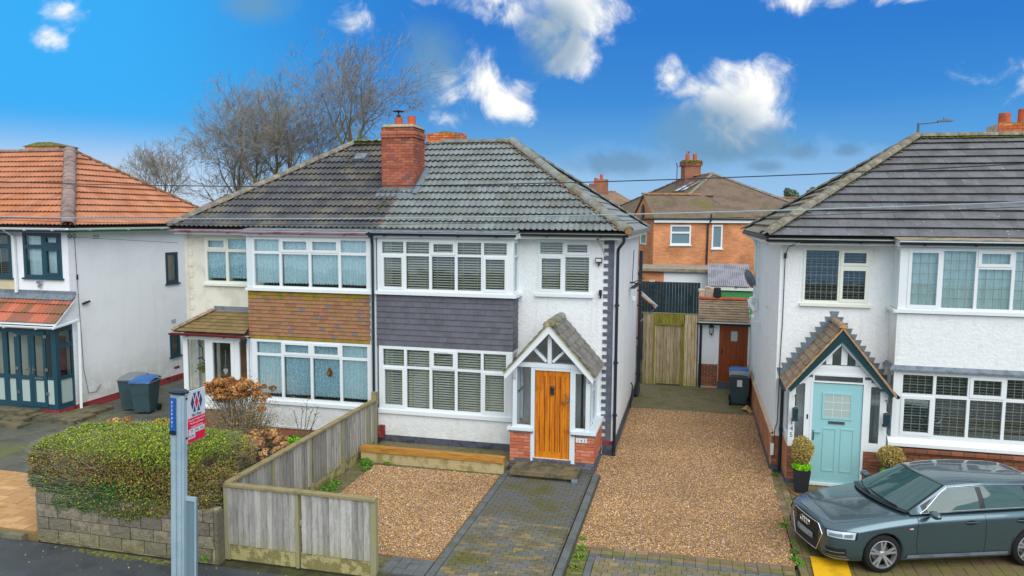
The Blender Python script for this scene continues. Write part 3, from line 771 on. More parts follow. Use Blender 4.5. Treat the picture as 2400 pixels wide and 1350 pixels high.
paving(st2, 2.135, 11.9, -7.3, -.7, .0, 'paver_edge', swap=True, bw=.2, bh=.2, maxn=10)
struct('verge', BX(-1.895, -1.63, -7.36, -5.2, -.1, -.004), 'moss_dark', st)

# pebbles lying on the gravel
def pebbles(name, n, fn, par, seed, size=(.010,.021)):
    rnd = np.random.RandomState(seed); base = np.array([(1,0,0),(0,1,0),(-1,0,0),(0,-1,0),(0,0,1)], float)
    P = fn(rnd, n); n = len(P); sz = rnd.uniform(size[0], size[1], n); an = rnd.uniform(0, 6.28, n); asp = rnd.uniform(.6, 1, n); h = rnd.uniform(.5, .8, n)
    V = np.zeros((n, 5, 3)); tilt = rnd.uniform(-.35, .35, (n, 2))
    for k in range(5):
        x, y, z = base[k]; X = x*sz; Y = y*sz*asp; Zz = z*sz*h
        V[:, k, 0] = P[:, 0]+X*np.cos(an)-Y*np.sin(an); V[:, k, 1] = P[:, 1]+X*np.sin(an)+Y*np.cos(an); V[:, k, 2] = P[:, 2]+Zz+X*tilt[:, 0]+Y*tilt[:, 1]
    F = np.array([(0,1,4),(1,2,4),(2,3,4),(3,0,4)]); F = (F[None]+np.arange(n)[:, None, None]*5).reshape(-1, 3)
    pal = np.array([S(182,148,104),S(164,128,90),S(198,166,118),S(140,108,80),S(216,202,174),S(150,134,122),S(200,160,84),S(112,92,76),S(174,138,106),S(222,184,96),S(176,160,144)])
    ci = rnd.choice(len(pal), n, p=[.18,.16,.13,.12,.08,.07,.08,.07,.06,.02,.03]); cc = pal[ci]*rnd.uniform(.75, 1.12, (n, 1)); wv = sum(np.sin(P[:, 0]*a_+P[:, 1]*b_+c_) for a_, b_, c_ in ((1.3,.7,0),(-.8,1.9,1),(2.9,-1.2,2),(.6,-3.4,4)))/4; cc *= (1+.16*wv)[:, None]*np.array([1.02, .98, 1.0])
    g = G(); g.v = V.reshape(-1, 3).tolist(); g.f = F.tolist(); g.cols = np.repeat(cc, 5, 0)
    return part(name, g, 'pebble', par, stuff=True)
def inpoly(P, poly):
    c = np.zeros(len(P), bool); n = len(poly)
    for i in range(n):
        x0, y0 = poly[i]; x1, y1 = poly[(i+1) % n]
        m = ((y0 > P[:, 1]) != (y1 > P[:, 1])) & (P[:, 0] < (x1-x0)*(P[:, 1]-y0)/(y1-y0+1e-12)+x0); c ^= m
    return c
def region(poly, z):
    xs = [p[0] for p in poly]; ys = [p[1] for p in poly]
    def fn(rnd, n):
        P = np.stack([rnd.uniform(min(xs), max(xs), n), rnd.uniform(min(ys), max(ys), n), rnd.uniform(z-.004, z+.006, n)], 1)
        return P[inpoly(P, poly)]
    return fn
pebbles('pebbles', 34000, region([(-7.05,-6.42),(-4.14,-6.42),(-4.14,-2.1),(-7.15,-2.15)], -.008), gv, 1)
pebbles('pebbles', 78000, region([(-1.88,-5.3),(-1.2,-5.24),(.4,-5.22),(1.82,-5.12),(1.84,-3),(1.92,-.8),(1.92,5.0),(.9,4.85),(-.6,4.95),(-1.74,5.15),(-1.74,-.05),(-2.05,-.05),(-2.05,-1.58),(-1.88,-1.6)], -.004), gv2, 2)
pebbles('scattered_pebbles', 500, region([(-4.1,-7.2),(1.9,-7.3),(1.9,-5.3),(-1.9,-5.4),(-4.1,-3)], .004), st, 3, (.008,.014))

# ------------------------------------------------------------------ house in the middle (143)
H = thing('semi_detached_house', 'white rendered semi with grey painted quoins, oak front door and grey-green tiled roof', 'house', (-4.9, 0, 0), 'houses facing the street')
XL, XR, D0 = -8.0, -1.80, 7.2
g = G().holed(XL+.004, XR, 0, 5.36, [(-3.71,-2.42,3.97,5.25), (-7.66,-4.34,3.9,5.2), (-7.66,-4.34,.9,2.55), (-3.55,-2.55,.1,2.3)], 0, .22, MY)
g.holed(.22, D0, 0, 5.36, [], XR, XR-.22, MX); g.holed(XL+.004, XR-.22, 0, 5.36, [], D0-.22, D0, MY)
part('wall', g, 'white_render', H)
part('inner_wall', BX(XL+.01, XR-.23, 1.5, 1.55, 0, 5.2), 'room', H)
part('upper_floor', BX(XL+.01, XR-.23, .23, 1.49, 2.65, 2.85), 'room', H)
part('plinth', G().box(XR-.215, XR+.02, -.02, .2, -.05, .34).box(XR-.2, XR+.02, .2, D0, -.05, .30).box(-2.06, XR-.215, -.02, -.002, -.05, .33), 'plinth_grey', H)
part('plinth_brick_band', G().box(-2.07, XR+.025, -.026, -.021, .27, .36), 'red_plinth', H)
# quoins
for i in range(27):
    zt = 5.27-i*.185
    if zt < .45: break
    q = G().box(-2.10, -1.99, -.024, -.001, zt-.09, zt); part('quoin', q, 'quoin_grey', H)
g = G()
for i in range(17): g.box(-1.99, -1.855, -.026, -.001, .37+i*.289, .37+i*.289+.284)
part('quoin_column', g, 'quoin_grey', H)
part('corner_bead', BX(-1.853, -1.795, -.012, .03, .36, 5.2), 'upvc', H)
# bay
BY = -.6; bx0, bx1 = -7.76, -4.20
part('bay_wall', G().box(bx0, bx1, BY, BY+.2, .26, .84).box(bx1-.2, bx1, BY+.2, -.002, .26, .84).box(bx0, bx0+.2, BY+.2, -.002, .26, .84)
     .box(bx0, bx1-.032, BY+.03, BY+.2, 2.56, 3.86).box(bx1-.23, bx1-.032, BY+.2, -.002, 2.56, 3.86).box(bx0, bx0+.2, BY+.2, -.002, 2.56, 3.86), 'white_render', H)
part('bay_plinth', G().box(bx0-.01, bx1+.01, BY-.03, -.003, -.05, .26), 'plinth_grey', H)
for x in (-6.95, -4.95):
    gv_ = G()
    for i in range(9):
        for k in range(3): gv_.box(x+i*.024, x+i*.024+.014, BY-.034, BY-.031, .10+k*.03, .12+k*.03)
    part('air_brick', gv_, 'black_fence_paint', H, stuff=True)
part('bay_floor', BX(bx0+.02, bx1-.02, BY+.21, -.003, .85, .86), 'room_light', H)
# hung slates on the bay: separate pieces, nine courses
sh = (3.855-2.565)/9; sme = G()
sme.add([(0,0,.022),(1,0,.022),(1,1.06,.002),(0,1.06,.002),(0,0,0),(1,0,0),(0,1.06,-.004),(1,1.06,-.004)], [(0,1,2,3),(4,5,1,0),(4,0,3,6),(1,5,7,2)])
slate_me = sme.mesh('hung_slate', 'slate_hung')
def hung(parent, name, O, U, width, nrow, rh, tw, mefun, out, stag=.5):
    O = Vector(O); U = Vector(U); out = Vector(out)
    for r in range(nrow):
        u = -(tw*stag if r % 2 else 0)
        while u < width-.01:
            a = max(0, u); b = min(width, u+tw)
            if b-a > .02: piece(name, mefun(r, nrow), parent, frame_m(O+U*a+Vector((0,0,r*rh))+out*random.uniform(0,.003), U*(b-a-.003), Vector((0,0,rh)), out))
            u += tw
hung(H, 'hung_slate', (bx0, BY+.028, 2.565), (1,0,0), bx1-bx0, 9, sh, .222, lambda r, n: slate_me, (0,-1,0))
hung(H, 'hung_slate', (bx1-.028, BY+.028, 2.565), (0,1,0), .6, 9, sh, .222, lambda r, n: slate_me, (1,0,0))
# bay windows: five lights with an opener in the middle top and in both outer lower lights
def bay5(zb, zm, zt, xs):
    r = []
    for i in range(5):
        a = xs[i]+.035; b = xs[i+1]-.035
        r.append((a, b, zb, zm-.03, i in (0, 4))); r.append((a, b, zm+.03, zt, i == 2))
    return r
xs5 = [-7.625, -6.985, -6.31, -5.645, -4.975, -4.335]
window(H, -7.72, bx1-.005, 3.955, 5.28, BY, bay5(4.02, 4.87, 5.19, xs5), content='blind', sill=(.085, .07), vent=True)
window(H, -7.70, bx1-.012, .93, 2.555, BY, bay5(1.0, 2.03, 2.48, xs5), content='blind', sill=(.095, .07), vent=True, cm='blind_slat')
window(H, BY+.075, -.003, 3.955, 5.28, bx1-.008, [(BY+.14, -.07, 4.02, 4.84), (BY+.14, -.07, 4.90, 5.19)], mp=MX, sgn=-1, content='panel', cm='drape')
window(H, BY+.075, -.003, .93, 2.555, bx1-.014, [(BY+.14, -.07, 1.0, 2.0), (BY+.14, -.07, 2.06, 2.48)], mp=MX, sgn=-1, content='panel', cm='room_light')
part('corner_post', G().box(bx1-.08, bx1-.003, BY-.004, BY+.07, 3.95, 5.27).box(bx1-.08, bx1-.010, BY-.004, BY+.07, .93, 2.55), 'upvc', H)
part('party_trim', G().box(-7.90, -7.765, BY+.3, -.002, .3, 5.3).box(-7.9, -7.765, BY+.02, BY+.3, .9, 5.3), 'upvc_white_painted', H)
part('corner_sill', G().box(bx1-.01, bx1+.087, BY-.067, -.002, 3.874, 3.949), 'upvc', H)
part('corner_sill', G().box(bx1-.01, bx1+.077, BY-.067, -.002, .839, .925), 'upvc', H)
window(H, -3.73, -2.40, 3.955, 5.27, -.02, [(-3.67, -3.11, 4.02, 4.86, 1), (-3.04, -2.46, 4.02, 4.86), (-3.67, -3.11, 4.93, 5.21), (-3.04, -2.46, 4.93, 5.21, 1)], content='blind', sill=(.075, .06), vent=True, depth=.24)
# fascias, gutters
part('fascia', G().box(bx0-.1, bx1+.05, -.70, -.66, 5.29, 5.43).box(bx0-.1, bx1+.05, -.66, .0, 5.29, 5.31).box(bx1+.01, bx1+.05, -.66, 0, 5.31, 5.43), 'upvc', H)
part('fascia', G().box(bx1+.055, -1.55, -.33, -.30, 5.30, 5.44).box(bx1+.055, -1.55, -.30, 0, 5.30, 5.32).box(-1.58, -1.55, -.30, 7.3, 5.30, 5.44).box(XR+.002, -1.58, 0, 7.3, 5.30, 5.32), 'upvc_cream', H)
part('lead_apron', G().add([(-7.95,-.33,5.50),(bx1+.08,-.33,5.50),(bx1+.08,-.72,5.435),(-7.95,-.72,5.435),(-7.95,-.33,5.44),(bx1+.08,-.33,5.44),(bx1+.08,-.72,5.425),(-7.95,-.72,5.425)], [(0,1,2,3),(4,5,1,0),(7,6,2,3),(1,5,6,2),(0,4,7,3)]), 'lead', H)
part('moss', lumps(150, lambda r: (r.uniform(-7.9,-4.15), -.36-abs(r.gauss(0,.09)), 5.50), .03, 5), 'moss_dark', H, stuff=True)
gutter(H, (-7.93,-.77,5.405), (bx1+.09,-.77,5.40), 'black_gutter')
gutter(H, (bx1+.12,-.40,5.425), (-1.50,-.40,5.42), 'black_gutter')
part('downpipe', G().tube([(-7.80,-.77,5.33),(-7.80,-.74,5.2)], .04), 'black_gutter', H)
part('downpipe', G().tube([(-7.80,-.74,5.30),(-7.81,-.70,5.18),(-7.81,-.68,5.1),(-7.81,-.68,1.3),(-7.76,-.70,1.12),(-7.72,-.72,1.04),(-7.72,-.72,.0)], .036, 8), 'black_gutter', H)
part('downpipe', G().tube([(-1.60,-.40,5.38),(-1.60,-.36,5.26),(-1.75,-.08,5.08),(-1.765,-.05,5.0),(-1.765,-.05,.1),(-1.76,-.1,.03)], .038, 8), 'black_gutter', H)
for z in (1.0, 2.3, 3.7): part('pipe_clip', BX(-1.82, -1.71, -.10, .0, z, z+.04), 'black_gutter', H)
part('soil_pipe', G().tube([(-1.70,7.05,-.02),(-1.70,7.05,4.75)], .058, 10), 'black_gutter', H)
part('soil_pipe_bend', G().tube([(-1.70,7.0,.3),(-1.66,6.6,.15),(-1.72,6.2,.05)], .06, 8), 'black_gutter', H)
for z in (.6, 1.8, 2.9, 3.4): part('pipe_clip', BX(-1.80, -1.62, 6.98, 7.12, z, z+.05), 'black_gutter', H)
part('hose', G().tube([(-1.76,4.6,.05),(-1.70,4.55,.75),(-1.74,4.5,.85)], .02, 6), 'black_gutter', H)
part('meter_box', BX(-7.66,-7.53,-.76,-.64,.22,.52), 'red_plinth', H)
part('alarm_light', G().box(-2.30,-2.14,-.09,-.03,4.74,4.86), 'dark_metal', H); part('lamp_panel', BX(-2.285,-2.155,-.095,-.091,4.765,4.835), 'sticker', H)
part('lamp_stem', G().box(-2.235,-2.205,-.08,-.002,4.66,4.735), 'dark_metal', H)
part('security_camera', G().box(-2.20,-2.13,-.11,-.03,3.95,4.08).box(-2.18,-2.15,-.08,-.002,3.88,3.947), 'text_black', H)
part('cable', G().tube([(-2.25,-.3,5.3),(-2.17,-.03,5.15),(-2.1,-.03,4.95),(-2.0,-.03,4.9)], .006, 4), 'cable', H)
part('alarm_sensor', G().prism([(-2.26,5.30),(-2.18,5.30),(-2.22,5.335)], -.335, -.345, MY), 'red_plinth', H)
# aerial bracket and folded clear awning on the side wall
part('television_aerial', G().tube([(-1.74,4.0,3.75),(-1.70,4.0,4.9)], .012, 5).beam((-1.76,3.6,3.95),(-1.4,4.3,4.05),.02,.02).beam((-1.7,3.6,3.8),(-1.5,4.2,3.95),.16,.01).beam((-1.8,4,3.95),(-1.5,4,3.9),.03,.03), 'dark_metal', H)
part('side_canopy', G().add([(-1.62,7.0,3.35),(-1.15,7.0,2.95),(-1.62,7.0,2.45),(-1.62,6.2,3.35),(-1.15,6.2,2.95),(-1.62,6.2,2.45)], [(0,1,4,3),(1,2,5,4)]), 'glass_clear', H)
part('canopy_rail', G().tube([(-1.66,6.95,3.4),(-1.12,6.95,2.94),(-1.66,6.95,2.4)], .02, 5), 'post_grey', H)
part('vent_pipe', BX(-1.795,-1.70,5.0,5.12,3.3,3.42), 'white_smooth', H)
# roof
EZ = 5.47; ZR = 8.00; RX = -5.28
EX1 = -1.50
wt = wave_tile(.30, .345, 2, 'tile_grey_green')
def grey_front(dk, O, U, V, poly):
    cover(dk, 'roof_tile', O, U, V, poly, .30, .345, wt)
def strp(m): return lambda dk, O, U, V, poly: strips(dk, 'tile_courses', O, U, V, poly, .345, m)
dk = hip_roof(H, -7.80, EX1, -.35, 7.35, EZ, ZR, -7.80, RX, {'front': grey_front, 'right': strp('tile_grey_green'), 'back': strp('tile_grey_green')})
caps(dk, 'hip_tile', (EX1-.02,-.33,EZ+.04), (RX,3.5,ZR+.05), 'ridge_grey', r=.15, l=.40)
caps(dk, 'hip_tile', (EX1-.02,7.33,EZ+.04), (RX,3.5,ZR+.05), 'ridge_grey', r=.12, l=.40)
caps(dk, 'ridge_tile', (-7.4,3.5,ZR+.01), (RX,3.5,ZR+.01), 'ridge_grey', r=.13, l=.45)
g = G(); u0 = Vector((EX1,-.35,EZ)); u1 = Vector((RX,3.5,ZR))
part('mortar_bed', lumps(240, lambda r: tuple(u0.lerp(u1, (q := r.random())) + Vector((-.16+r.gauss(0,.012), -.06, .035))), .035, 9), 'mortar_orange', dk, stuff=True)
part('mortar_bed', lumps(60, lambda r: (r.uniform(-7.3,-5.3), 3.36, 7.95), .03, 10), 'mortar_orange', dk, stuff=True)
part('hip_end', G().lathe([(.05,0),(.09,.04)], 10, Matrix.Translation((EX1+.0,-.36,EZ+.05)) @ Matrix.Rotation(R(90),4,'X')), 'mortar_orange', dk)
g = G()
for i in range(40): g.box(EX1-.05, EX1+.06, -.3+i*.19, -.3+i*.19+.12, EZ-.07, EZ+.015)
part('eave_tile_ends', g, 'tile_grey_green', dk, stuff=True)
part('lichen', lumps(26, lambda r: (x := r.uniform(-5.2,-3.6), y := r.uniform(.2,2.9), EZ+.657*(y+.35)+.045), .03, 12, .3), 'mortar_orange', dk, stuff=True)
# chimney on the party wall
ch = part('chimney', BX(-8.33+.03, -7.42-.03, 1.2, 2.0, 5.9, 8.3), 'mortar', H)
def chm(a, r, n): return 'brick_chimney'
O = (-8.33, 1.19, 5.9)
bricks(ch, 'brick', (-8.33, 1.2, 0), (1,0,0), (0,-1,0), .91, 6.3, 8.22, 'brick_chimney')
bricks(ch, 'brick', (-7.45, 1.17, 0), (0,1,0), (1,0,0), .86, 6.3, 8.22, 'brick_chimney')
part('brickwork', G().box(-8.36,-8.30,1.2,2.0,6.3,8.22).box(-8.33,-7.42,2.0,2.03,6.3,8.22), 'brick_chim_x', ch)
for k, (z, e) in enumerate(((8.02,.045),(7.945,.03))):
    g = G().box(-8.33-e, -7.42+e, 1.17-e, 1.19, z, z+.066).box(-7.44, -7.42+e, 1.19, 2.03+e, z, z+.066); 
    for i in range(4): piece('brick', ubox('brick_chimney'), ch, frame_m(Vector((-8.33-e+.115+i*.245, 1.165-e+.03, z+.033)), Vector((.235,0,0)), Vector((0,.06,0)), Vector((0,0,.066))))
    for i in range(4): piece('brick', ubox('brick_chimney'), ch, frame_m(Vector((-7.42+e-.03, 1.28-e+.225*i, z+.033)), Vector((0,.215,0)), Vector((-.06,0,0)), Vector((0,0,.066))))
part('mortar_fillet', BX(-8.38,-7.37,1.12,2.08,8.088,8.102), 'sleeper_board', ch)
part('chimney_cap', G().add([(-8.36,1.14,8.22),(-7.39,1.14,8.22),(-7.39,2.05,8.22),(-8.36,2.05,8.22),(-8.25,1.25,8.29),(-7.5,1.25,8.27),(-7.5,1.95,8.27),(-8.25,1.95,8.29)], [(0,1,5,4),(1,2,6,5),(2,3,7,6),(3,0,4,7),(4,5,6,7)]), 'fence_cap', ch)
for x, m, h in ((-7.98,'brick_chimney',.24), (-7.60,'terracotta',.27)):
    part('chimney_pot', G().lathe([(.125,0),(.125,.02),(.11,.03),(.112,h),(.10,h),(.09,.05)], 16, Matrix.Translation((x,1.5,8.27)), cap=False), m, ch)
part('flue_cowl', G().lathe([(.06,0),(.06,.10),(.02,.11),(.02,.19),(.15,.195),(.16,.21),(.02,.24)], 14, Matrix.Translation((-7.98,1.5,8.48))), 'dark_metal', ch)
part('lead_flashing', G().add([(-8.46,.93,6.36),(-7.36,.93,6.36),(-7.30,1.165,6.52),(-8.50,1.165,6.52),(-8.36,1.163,6.60),(-7.39,1.163,6.60)], [(0,1,2,3),(3,2,5,4)])
     .add([(-7.41,1.13,6.46),(-7.41,2.05,7.08),(-7.405,2.05,7.24),(-7.405,1.13,6.60)], [(0,1,2,3)]).beam((-7.33,1.0,6.44),(-7.33,2.1,7.16),.16,.03), 'lead', ch)
part('party_seam', G().beam((-7.80,-.3,EZ+.05), (-7.80,1.0,EZ+.90), .035, .03), 'brown_wood', dk)
# ---- porch of 143
PY = -1.5
pw = part('porch_wall', G().box(-4.03,-3.50,PY+.03,PY+.26,-.05,.86).box(-2.59,-2.10,PY+.03,PY+.26,-.05,.86).box(-2.31,-2.10,PY+.26,-.003,-.05,.86).box(-4.03,-3.82,PY+.26,-.61,-.05,.86).box(-3.5,-2.59,PY+.06,-.3,-.05,.2), 'mortar', H)
bricks(pw, 'brick', (-4.05,PY+.03,0), (1,0,0), (0,-1,0), .56, .24, .855, 'brick_red')
bricks(pw, 'brick', (-4.05,PY+.03,0), (1,0,0), (0,-1,0), .56, -.06, .24, 'brick_blue', mfun=lambda a, r, n: 'brick_red' if a < .05 and r > 2 else 'brick_blue')
bricks(pw, 'brick', (-2.60,PY+.03,0), (1,0,0), (0,-1,0), .53, .24, .855, 'brick_red')
bricks(pw, 'brick', (-2.60,PY+.03,0), (1,0,0), (0,-1,0), .53, -.06, .24, 'brick_blue')
bricks(pw, 'brick', (-2.10,PY+.01,0), (0,1,0), (1,0,0), 1.49, .24, .855, 'brick_red')
bricks(pw, 'brick', (-2.10,PY+.01,0), (0,1,0), (1,0,0), 1.49, -.06, .24, 'brick_blue')
for i in range(8): piece('brick', ubox('brick_blue'), pw, frame_m(Vector((-3.44+i*.112, PY+.03, .235)), Vector((.104,0,0)), Vector((0,.08,0)), Vector((0,0,.09))))
part('coping', G().box(-4.07,-3.49,PY-.03,PY+.25,.86,.905).box(-2.61,-2.05,PY-.03,PY+.25,.86,.905).box(-2.33,-2.05,PY+.25,-.003,.86,.905), 'lead', pw)
pf = part('porch_frame', G().box(-4.10,-3.505,PY-.06,PY+.15,.906,.975).box(-2.60,-2.03,PY-.06,PY+.15,.906,.975).box(-2.32,-2.03,PY+.15,-.004,.906,.975)
     .box(-3.98,-3.88,PY-.01,PY+.09,.976,2.40).box(-3.55,-3.46,PY+.0,PY+.09,.2,2.40).box(-2.64,-2.52,PY,PY+.09,.2,2.40).box(-2.28,-2.18,PY-.01,PY+.09,.976,2.27)
     .box(-3.455,-2.645,PY+.0,PY+.09,2.335,2.40)
     .box(-3.93,-2.31,PY-.012,PY+.095,2.401,2.50).box(-2.52,-2.28,PY+.0,PY+.09,2.30,2.40)
     .box(-3.88,-3.55,PY+.02,PY+.09,.976,1.03).box(-2.52,-2.28,PY+.02,PY+.09,.976,1.03)
     .box(-2.28,-2.21,PY+.09,-.003,2.24,2.33).box(-2.28,-2.21,-.12,-.004,.976,2.239).box(-2.28,-2.21,-.82,-.76,.976,2.239).box(-2.28,-2.21,PY+.091,-.121,1.72,1.77).box(-2.28,-2.21,PY+.091,-.121,.976,1.02)
     .box(-3.98,-3.91,PY+.09,-.603,2.36,2.46).box(-3.98,-3.91,-.70,-.605,.976,2.359).box(-3.98,-3.91,-1.08,-1.03,.976,2.359).box(-3.98,-3.91,PY+.091,-.701,1.72,1.77), 'upvc_white_painted', H)
for q in ([(-3.88,PY+.05,1.03),(-3.55,PY+.05,1.03),(-3.55,PY+.05,2.40),(-3.88,PY+.05,2.40)], [(-2.52,PY+.05,1.03),(-2.28,PY+.05,1.03),(-2.28,PY+.05,2.40),(-2.52,PY+.05,2.40)],
          [(-2.245,PY+.09,1.0),(-2.245,-.12,1.0),(-2.245,-.12,2.25),(-2.245,PY+.09,2.25)], [(-3.945,PY+.09,1.0),(-3.945,-.7,1.0),(-3.945,-.7,2.36),(-3.945,PY+.09,2.36)]):
    part('pane', G().add(q, [(0,1,2,3)]), 'glass_clear', pf)
ax, az_ = -3.12, 3.44
for sx_ in (-1, 1):   # curved brackets
    x = -3.93 if sx_ < 0 else -2.23
    part('bracket', G().prism([(0,2.40),(-.14,2.40),(-.14,2.36),(-.02,2.12),(0,2.10)], x-.035, x+.035, lambda u, w, d: (d, PY-.015+u, w)), 'upvc_white_painted', pf)
# gable boards
sl_ = (az_-2.24)/1.04
def gboard(x0, z0, x1, z1, w, y0, y1):
    d = Vector((x1-x0, 0, z1-z0)).normalized(); n = Vector((-d.z, 0, d.x)); n = n if n.z < 0 else -n
    a = Vector((x0, 0, z0)); b = Vector((x1, 0, z1)); c = b+n*w; e = a+n*w
    return [(p.x, p.z) for p in (a, b, c, e)]
w_ = .15/math.cos(math.atan(sl_))
g = G().prism([(-4.16,2.24),(ax,az_),(ax,az_-w_),(-4.13,2.12)], PY-.16, PY-.11, MY).prism([(ax,az_),(-2.08,2.24),(-2.11,2.12),(ax,az_-w_)], PY-.16, PY-.11, MY)
part('bargeboard', g, 'upvc', H)
zt_ = az_-w_
tw = [(-3.88,2.50),(ax,zt_-.02),(-2.36,2.50)]
g = G().prism([(ax-.045,2.501),(ax+.045,2.501),(ax+.045,zt_-.06),(ax-.045,zt_-.06)], PY-.02, PY+.06, MY)
for s_ in (-1, 1): g.beam((ax+s_*.07,PY+.02,2.54), (ax+s_*.42,PY+.02,2.88), .06, .075, up=(0,1,0))
part('gable_struts', g, 'upvc_white_painted', H)
part('gable_pane', G().add([(-4.0,PY+.07,2.46),(-2.24,PY+.07,2.46),(ax,PY+.07,3.40)], [(0,1,2)]), 'glass_clear', H)
# porch roof
def gable_roof(parent, ax, zr, xl, zl, xr, zr2, y0, y1, tw, th, me, cap, crad=.10):
    for (x, z, sg) in ((xl, zl, -1), (xr, zr2, 1)):
        run = abs(x-ax); L_ = math.hypot(run, zr-z)
        g = G().add([(x,y0,z-.012),(ax,y0,zr-.012),(ax,y1,zr-.012),(x,y1,z-.012),(x,y0,z-.05),(ax,y0,zr-.05),(ax,y1,zr-.05),(x,y1,z-.05)], [(0,1,2,3),(7,6,5,4),(0,4,5,1),(0,3,7,4)])
        dk = part('porch_roof', g, 'upvc', parent)
        n = max(1, round(L_/th)); gg = L_/n
        if sg > 0: O, U, V = (x,y0,z), (0,1,0), (ax-x,0,zr-z)
        else: O, U, V = (x,y1,z), (0,-1,0), (ax-x,0,zr-z)
        cover(dk, 'roof_tile', O, U, V, [(0,0),(y1-y0,0),(y1-y0,L_),(0,L_)], tw, gg, me(tw, gg), stag=.5)
    return dk
pt = gable_roof(H, ax, 3.46, -4.17, 2.27, -2.05, 2.26, PY-.17, -.003, .19, .185, lambda a, b: flat_tile(a, b, 'porch_tile_grey', t=.028), None)
caps(pt, 'ridge_tile', (ax,PY-.18,3.395), (ax,-.01,3.395), 'ridge_grey', r=.12, l=.42, flat=.9)
part('ridge_end', G().prism([(.118*math.cos(math.pi*i/10)+ax, 3.39+.105*math.sin(math.pi*i/10)) for i in range(11)], PY-.195, PY-.175, MY), 'gravel_board', pt)
part('moss', lumps(40, lambda r: (ax+.12+r.gauss(0,.04), PY-.05+r.gauss(0,.07), 3.43), .022, 4), 'moss', pt, stuff=True)
g = G()
for s_, xe in ((-1,-4.17),(1,-2.05)):
    for i in range(60):
        f = i/60; g.box(ax+(xe-ax)*f-.012, ax+(xe-ax)*f+.012, PY-.19, PY-.165, 3.44+(2.25-3.44)*f-.02, 3.44+(2.25-3.44)*f+.012)
part('verge_mortar', g, 'gravel_board', pt, stuff=True)
part('ledger', BX(-3.9,-2.3,-.03,-.004,2.40,2.50), 'upvc', H)
# front door
dr = part('front_door', G().box(-3.45,-2.655,PY+.045,PY+.085,.285,2.33), 'door_groove_shade', H)
g = G().box(-3.45,-3.35,PY+.028,PY+.044,.285,2.33).box(-2.755,-2.655,PY+.028,PY+.044,.285,2.33).box(-3.35,-2.755,PY+.028,PY+.044,2.20,2.33).box(-3.35,-2.755,PY+.028,PY+.044,.285,.44)
part('door_rail', g, 'oak_door', dr)
for i in range(5):
    x = -3.348+i*.1188; part('board', BX(x+.008, x+.1108, PY+.030, PY+.0445, .442, 2.198), 'oak_door', dr)
part('door_knocker', G().lathe([(.02,0),(.05,.01),(.05,.03),(.02,.05)], 10, Matrix.Translation((-3.05,PY+.02,1.93)) @ Matrix.Rotation(R(90),4,'X')).box(-3.085,-3.015,PY+.0,PY+.03,1.78,1.98).tube([(-3.075,PY+.0,1.9),(-3.09,PY-.02,1.82),(-3.05,PY-.03,1.78),(-3.01,PY-.02,1.82),(-3.025,PY+.0,1.9)], .01, 6), 'dark_metal', dr)
part('door_lock', G().box(-2.715,-2.675,PY+.01,PY+.03,1.60,1.71).box(-2.71,-2.68,PY-.01,PY+.01,1.62,1.68), 'chrome', dr)
part('threshold', BX(-3.46,-2.645,PY-.01,PY+.09,.262,.283), 'upvc_cream', H)
part('door_bell', BX(-2.60,-2.57,PY-.008,PY-.001,1.68,1.74), 'upvc', H)
num = part('house_number', BX(-2.49,-2.235,PY-.025,PY-.006,.72,.825), 'sticker', H)
MF = lambda x, y, z: Matrix.Translation((x, y, z)) @ Matrix.Rotation(R(90), 4, 'X')
text_obj('lettering', '1 4 3', .095, 'text_black', num, MF(-2.3625, PY-.0255, .738))
st_ = part('doorstep', G().box(-3.83,-2.42,-2.06,PY-.005,-.02,.06), 'step_stone', H)
part('tread', G().box(-3.88,-2.36,-2.18,PY-.005,.075,.16), 'step_stone', H)
part('step_scroll', G().lathe([(.045,0),(.075,.005),(.075,.14),(.045,.145)], 12, Matrix.Translation((-2.40,-2.20,.03)) @ Matrix.Rotation(R(90),4,'Y') @ Matrix.Translation((0,0,-.07))), 'lead', H)
# interior items glimpsed in the porch
part('porch_floor', BX(-3.9,-2.32,PY+.27,-.002,.20,.24), 'brown_wood', H)
part('inner_door', G().box(-3.4,-2.6,-.06,-.02,.25,2.3), 'upvc', H)

# raised bed of sleepers below the bay
rb = thing('sleeper_border', 'low border of orange timber sleepers running under the grey slate bay', 'sleeper wall', (-5.7,-1.9,0))
part('sleeper', G().box(-7.58,-5.72,-2.0,-1.80,.24,.36), 'sleeper', rb); part('sleeper', G().box(-5.715,-4.07,-2.0,-1.80,.24,.36), 'sleeper', rb)
part('board', BX(-7.58,-5.5,-1.97,-1.90,-.02,.237), 'sleeper_board', rb); part('board', BX(-5.495,-4.07,-1.97,-1.90,-.02,.237), 'sleeper_board', rb)
part('soil_fill', BX(-7.6,-4.05,-1.79,-.64,-.02,.10), 'mossy_concrete', rb)
# ------------------------------------------------------------------ cream house (left half of the pair)
C1 = thing('semi_detached_house', 'cream semi with net curtains, brown hung tiles on its bay and a dark tiled roof', 'house', (-11, 0, 0), 'houses facing the street')
A0, A1 = -13.72, -8.0
g = G().holed(A0, A1-.004, 0, 5.36, [(-13.07,-11.8,3.95,5.22), (-11.3,-8.0,3.9,5.2), (-11.3,-8.0,.9,2.55), (-13.2,-11.5,.2,2.5)], 0, .22, MY)
g.holed(.22, D0, 0, 5.36, [], A0, A0+.22, MX); g.holed(A0+.22, A1-.004, 0, 5.36, [], D0-.22, D0, MY)
part('wall', g, 'cream_render', C1)
part('inner_wall', BX(A0+.23, A1-.01, 1.5, 1.55, 0, 5.2), 'room_light', C1)
part('party_wall', BX(A1-.10, A1-.006, .23, D0-.23, 0, 5.3), 'room', C1)
part('upper_floor', BX(A0+.23, A1-.11, .23, 1.49, 2.65, 2.85), 'room', C1)
for i in range(17): part('quoin', BX(A0+.10, A0+.24, -.014, -.001, .5+i*.3, .5+i*.3+.14), 'cream_render', C1)
